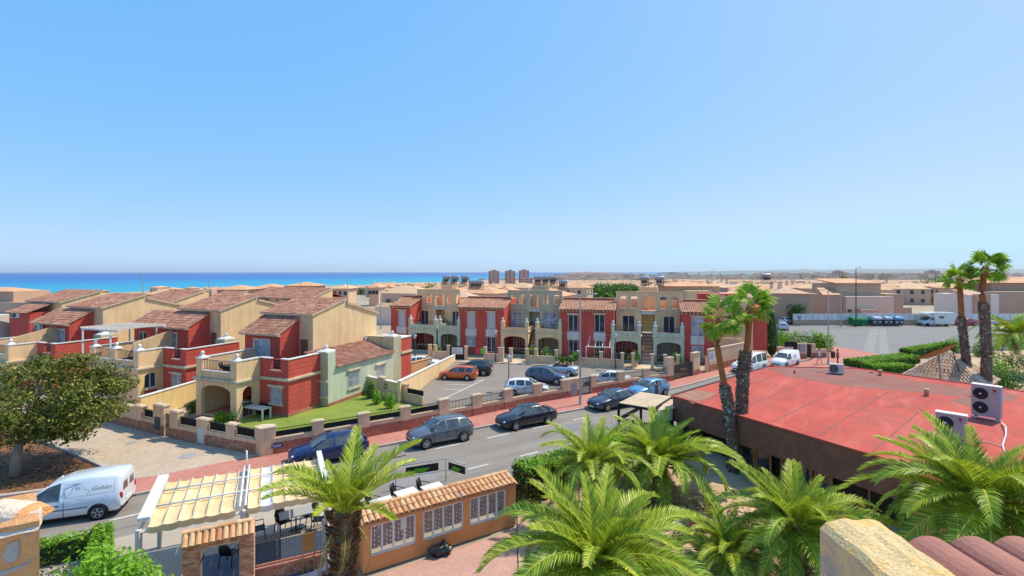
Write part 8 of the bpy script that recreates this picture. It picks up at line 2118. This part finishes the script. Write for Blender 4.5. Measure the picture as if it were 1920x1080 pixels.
container('green container at the left end of the row of rubbish containers', 1607, 1.5, lin(16, 128, 72), lin(16, 118, 66), 'flat', gg); container('green container beside the grey recycling drums', 1621, 1.5, lin(18, 134, 76), lin(16, 122, 70), 'flat', gg)
container('grey recycling drum beside the green containers', 1645, 2.1, lin(80, 86, 100), lin(176, 182, 190), 'round', gg); container('grey recycling drum in the middle of the three', 1666, 1.9, lin(74, 82, 98), lin(166, 174, 186), 'round', gg); container('blue lidded recycling drum nearest the motorhome', 1686, 2.0, lin(70, 82, 104), lin(110, 156, 190), 'round', gg)
# --- corner garden walls with meter cabinet
CG = [(33.2, 60.8), (37.3, 62.6), (42, 66)]
t = thing('garden_wall', 'low beige corner garden wall with a meter pillar and a dark gate', 'wall', (0, 0, 0))
for px0, px1, yt, yb, m in ((1459, 1487, 652, 676, 'plaster'), (1487, 1513, 645, 674, 'plaster'), (1522, 1529, 646, 672, 'plaster'), (1529, 1550, 656, 672, 'plaster')):
    Yq = 11 * F / (yb - 509.0); mb = MB(); mb.box((px0 - 960) * Yq / F, (px1 - 960) * Yq / F, Yq, Yq + .3, 0, zz(yt, Yq), K[m]); mb.box((px0 - 960) * Yq / F - .05, (px1 - 960) * Yq / F + .05, Yq - .04, Yq + .34, zz(yt, Yq), zz(yt, Yq) + .08, K['coping']); mb.build('wall', t); mb = MB(); mb.box((px0 - 960) * Yq / F, (px1 - 960) * Yq / F, Yq - .03, Yq, 0, .7, K['stone']); mb.build('stone_base', t)
Yq = 60.5; mb = MB(); mb.box((1513 - 960) * Yq / F, (1522 - 960) * Yq / F, Yq + .1, Yq + .15, .1, zz(646, Yq), K['iron']); mb.build('gate', t); mb = MB(); mb.box((1493 - 960) * Yq / F, (1503 - 960) * Yq / F, 59.8, 59.9, 1.0, 1.9, K['grey']); mb.build('meter_door', t)
mb = MB(); mb.box((1463 - 960) * Yq / F, (1486 - 960) * Yq / F, 59.5, 59.55, 1.3, 2.3, K['screen']); mb.build('shade_screen', t)
mb = MB(); mb.box(-.12, .12, -.12, .12, 0, 1.0, K['steel']); mb.box(-.16, .16, -.16, .16, .95, 1.05, K['grey']); mb.build('chimney_pipe', None, 'grey metal flue rising behind the meter pillar of the corner garden', 'pipe', None, None, atY(1492, 648, 62))
mb = MB(); mb.lathe([(.2, 0), (.24, .5), (.24, .75), (.2, .8), (.02, .82)], K['dgrey'], n=10); mb.build('litter_bin', None, 'dark litter bin on the post of the tall corner lamp', 'bin', None, None, at(1556, 684, 0) + Vector((.35, 0, .8)))
# --- distant trees, each its own
crown = MB(); rr = random.Random(3)
for i in range(14): leaf_cloud(crown, (rr.uniform(-.5, .5), rr.uniform(-.5, .5), rr.uniform(.3, .75)), (.45, .45, .32), 42, .085, K['hedged'], rr, .5, .5)
CR1 = crown.mesh('crown'); crown = MB()
for i in range(14): leaf_cloud(crown, (rr.uniform(-.5, .5), rr.uniform(-.5, .5), rr.uniform(.35, .8)), (.45, .45, .3), 42, .085, K['pinegreen'] if 'pinegreen' in K else M_leaf('pine_green', lin(54, 100, 30), lin(100, 146, 44), trans=.2), rr, .5, .5)
CR2 = crown.mesh('crown'); tk = MB(); tk.tube([(0, 0, -.3), (0, 0, .5)], [.07, .04], K['twig'], 6); TK = tk.mesh('trunk')
def dtree(px, ytop, Y, w, h, me, label, group):
    x = (px - 960) * Y / F; zt = EYE - (ytop - 509) * Y / F; t = thing('distant_tree', label, 'tree', (x, Y, zt - h), rr.uniform(0, 6), group); inst('crown', me, t, (0, 0, 0), (0, 0, 0), (w / 2, w / 2, h)); inst('trunk', TK, t, (0, 0, 0), (0, 0, 0), (h, h, h)); return t
for i in range(22):
    px = 1100 + (i * 4.4) + rr.uniform(-3, 3); dtree(px, 530 + rr.uniform(-1, 7) + (4 if i < 3 else 0), rr.uniform(175, 240), rr.uniform(7, 11), rr.uniform(6, 9), CR2, 'green pine of the small wood behind the middle of the row', 'pines of the small wood')
for px, yt, Y, w, h, lb in ((35, 547, 150, 9, 7, 'round tree against the sea left of the gables'), (62, 556, 160, 9, 5, 'low trees by the sea left of the leftmost gable'), (76, 557, 170, 7, 4, 'small tree before the sea beside the leftmost gable'), (1578, 515, 190, 6, 7, 'dark round tree above the big brown wall'), (1735, 522, 300, 9, 12, 'tall narrow tree in the far right town'), (1770, 515, 240, 17, 11, 'wide dark pine left of the twin fan palms'), (1872, 518, 200, 9, 9, 'dark tree right of the twin fan palms'), (1495, 567, 100, 4.5, 4.5, 'round green tree at the far street corner'), (1776, 553, 125, 8, 4.5, 'bright green tree beside the motorhome'), (773, 535, 260, 10, 8, 'dark tree in the town left of the row'), (742, 540, 240, 14, 5, 'flat dark green tree in the town before the row'), (808, 533, 280, 8, 9, 'tall tree in the town above the left beige flats')):
    dtree(px, yt, Y, w, h, CR1 if 'bright' not in lb else CR2, lb, 'single trees in the town')
for i in range(110):
    Y = rr.uniform(160, 900); px = rr.uniform(640, 1900); x = (px - 960) * Y / F
    if Y > coastY(x) - 80: continue
    z = terr(x, Y); h = rr.uniform(5, 9); t = thing('distant_tree', 'small dark tree among the town roofs', 'tree', (x, Y, z), rr.uniform(0, 6), 'trees among the town roofs'); w = rr.uniform(5, 10); inst('crown', CR1, t, (0, 0, 0), (0, 0, 0), (w / 2, w / 2, h)); inst('trunk', TK, t, (0, 0, 0), (0, 0, 0), (h, h, h))
wood = MB(); rr = random.Random(9)
for i in range(900):
    Y = rr.uniform(900, 3600); px = rr.uniform(950, 1950); x = (px - 960) * Y / F
    if Y > coastY(x) - 60: continue
    z = terr(x, Y); 
    for k in range(5): c = Vector((x + rr.uniform(-20, 20), Y + rr.uniform(-8, 8), z + rr.uniform(1, 6))); leafq(wood, c, rr.uniform(4, 9), K['hedged'], Vector((rr.gauss(0, .3), -.6, 1)), .5)
wood.build('distant_woods', kind='stuff')

# ================================================================== PEOPLE
def person(label, pos, head, joints, sk, shirt, trou, hair, zs):
    """one continuous skinned body coloured by zones; hair as a child"""
    t = thing('person', label, 'person', pos, head)
    names = list(joints); idx = {n: i for i, n in enumerate(names)}
    vs = [joints[n][0] for n in names]
    E_ = [('pelvis', 'waist'), ('waist', 'chest'), ('chest', 'neck'), ('neck', 'jaw'), ('jaw', 'skull')] + [(a + s, b + s) for s in 'LR' for a, b in (('hip', 'knee'), ('knee', 'ankle'), ('ankle', 'toe'), ('shoulder', 'elbow'), ('elbow', 'wrist'), ('wrist', 'hand'))] + [('pelvis', 'hip' + s) for s in 'LR'] + [('chest', 'shoulder' + s) for s in 'LR']
    me = bpy.data.meshes.new('body'); me.from_pydata(vs, [(idx[a], idx[b]) for a, b in E_], []); me.update()
    o = bpy.data.objects.new('body', me); COL.objects.link(o); o.parent = t
    sm = o.modifiers.new('skin', 'SKIN'); sm.use_smooth_shade = True
    for i, n in enumerate(names):
        me.skin_vertices[0].data[i].radius = joints[n][1]; me.skin_vertices[0].data[i].use_root = n == 'pelvis'
    su = o.modifiers.new('sub', 'SUBSURF'); su.levels = 1; su.render_levels = 1
    m, n, b = _nt('person_' + label.split()[1] + label.split()[3]); tc = n.nodes.new('ShaderNodeTexCoord'); sp = n.nodes.new('ShaderNodeSeparateXYZ'); n.links.new(tc.outputs['Object'], sp.inputs[0])
    dv = n.nodes.new('ShaderNodeMath'); dv.operation = 'DIVIDE'; dv.inputs[1].default_value = 1.9; n.links.new(sp.outputs['Z'], dv.inputs[0])
    r_ = _ramp(n, dv.outputs[0], [(0, (.05, .05, .06)), (.05, trou[0]), (zs[0] / 1.9, trou[1]), (zs[1] / 1.9, shirt), (zs[2] / 1.9, sk)]); r_.color_ramp.interpolation = 'CONSTANT'
    ab = n.nodes.new('ShaderNodeMath'); ab.operation = 'ABSOLUTE'; n.links.new(sp.outputs['Y'], ab.inputs[0]); gt = n.nodes.new('ShaderNodeMath'); gt.operation = 'GREATER_THAN'; gt.inputs[1].default_value = .235; n.links.new(ab.outputs[0], gt.inputs[0])
    n.links.new(_mix(n, gt.outputs[0], r_.outputs[0], sk), b.inputs['Base Color']); b.inputs['Roughness'].default_value = .8; me.materials.append(m)
    hd = joints['skull'][0]; mb = MB(); mb.lathe([(.01, .115), (.075, .09), (.105, .03), (.108, -.03), (.095, -.075)], hair, (hd[0] - .012, hd[1], hd[2] + .02), 10); mb.build('hair', t)
    mb = MB(); mb.lathe([(.02, -.012), (.02, .012)], K['dgrey'], (hd[0] + .1, hd[1] + .035, hd[2] - .01), 6, True, 'x'); mb.lathe([(.02, -.012), (.02, .012)], K['dgrey'], (hd[0] + .1, hd[1] - .035, hd[2] - .01), 6, True, 'x'); mb.build('eyes', t)
    mb = MB(); mb.loft([[(hd[0] + .095, -.012, hd[2] - .02), (hd[0] + .095, .012, hd[2] - .02), (hd[0] + .095, .018, hd[2] - .055), (hd[0] + .095, -.018, hd[2] - .055)], [(hd[0] + .13, -.006, hd[2] - .04), (hd[0] + .13, .006, hd[2] - .04), (hd[0] + .13, .01, hd[2] - .055), (hd[0] + .13, -.01, hd[2] - .055)]], m, False); mb.build('nose', t)
    for s in (1, -1):
        h = Vector(joints['hand' + ('L' if s > 0 else 'R')][0]); w = Vector(joints['wrist' + ('L' if s > 0 else 'R')][0]); d = (h - w).normalized(); q = d.cross(Vector((0, 1, 0))).normalized()
        mb = MB()
        for k in range(4): c = h + q * (-.03 + .02 * k); mb.tube([c - d * .02, c + d * (.045 + .008 * (k in (1, 2))), c + d * .075 + Vector((0, -s * .015, 0))], [.01, .009, .006], m, 5)
        mb.tube([w + d * .03 + q * .03, w + d * .06 + q * .06, w + d * .1 + q * .062], [.012, .01, .007], m, 5); mb.build('fingers', t)
    return t
def joints(step=.0, armL=None, armR=None, H=1.0):
    j = {'pelvis': ((0, 0, .95), (.15, .16)), 'waist': ((0, 0, 1.1), (.12, .145)), 'chest': ((0, 0, 1.32), (.13, .17)), 'neck': ((0.01, 0, 1.52), (.055, .055)), 'jaw': ((.03, 0, 1.6), (.07, .065)), 'skull': ((.03, 0, 1.7), (.1, .085))}
    for s, q, f in (('L', 1, 1), ('R', -1, -1)):
        j['hip' + s] = ((0, q * .1, .9), (.095, .09)); j['knee' + s] = ((f * step * .5 + .03, q * .1, .5), (.062, .06)); j['ankle' + s] = ((f * step - .02, q * .1, .09), (.042, .042)); j['toe' + s] = ((f * step + .13, q * .11, .04), (.04, .045))
        j['shoulder' + s] = ((0, q * .19, 1.43), (.06, .06)); A = (armL if q > 0 else armR) or ((-f * step * .3, q * .26, 1.15), (-f * step * .3 + .06, q * .27, .9), (-f * step * .3 + .09, q * .27, .82))
        j['elbow' + s] = (A[0], (.045, .045)); j['wrist' + s] = (A[1], (.03, .032)); j['hand' + s] = (A[2], (.024, .042))
    return j
skin = lin(206, 150, 120)
person('man in a red shirt and dark trousers standing on the pink corner pavement', at(1571, 684, .13), 2.9, joints(.1, ((.1, .24, 1.18), (.32, .16, 1.3), (.38, .13, 1.34)), None), skin, lin(196, 44, 50), (lin(58, 56, 60), lin(58, 56, 60)), M('dark_hair', lin(50, 38, 32)), (.4, .95, 1.5))
person('woman in a white top and shorts walking on the pavement by the corner lamp', at(1536, 682, .13), -1.2, joints(.22), skin, lin(226, 216, 214), (skin, lin(120, 130, 160)), M('brown_hair', lin(96, 66, 48)), (.62, .98, 1.5))
person('man in a grey shirt standing at the front wing of the light blue car', at(1231, 755, .0), .4, joints(.05, ((.05, .25, 1.16), (.25, .2, 1.1), (.33, .18, 1.1)), None), skin, lin(98, 92, 116), (lin(70, 74, 90), lin(70, 74, 90)), M('short_dark_hair', lin(58, 44, 38)), (.4, .95, 1.5))
# ================================================================== AIR
m, n, b = _nt('air'); n.nodes.remove(b); v = n.nodes.new('ShaderNodeVolumePrincipled'); v.inputs['Color'].default_value = (.86, .95, 1, 1); v.inputs['Density'].default_value = 3.2e-5; v.inputs['Anisotropy'].default_value = .2
n.links.new(v.outputs[0], n.nodes['Material Output'].inputs['Volume'])
mb = MB(); mb.box(-30000, 30000, -260, 30000, -75, 230, m); mb.build('haze', kind='stuff')
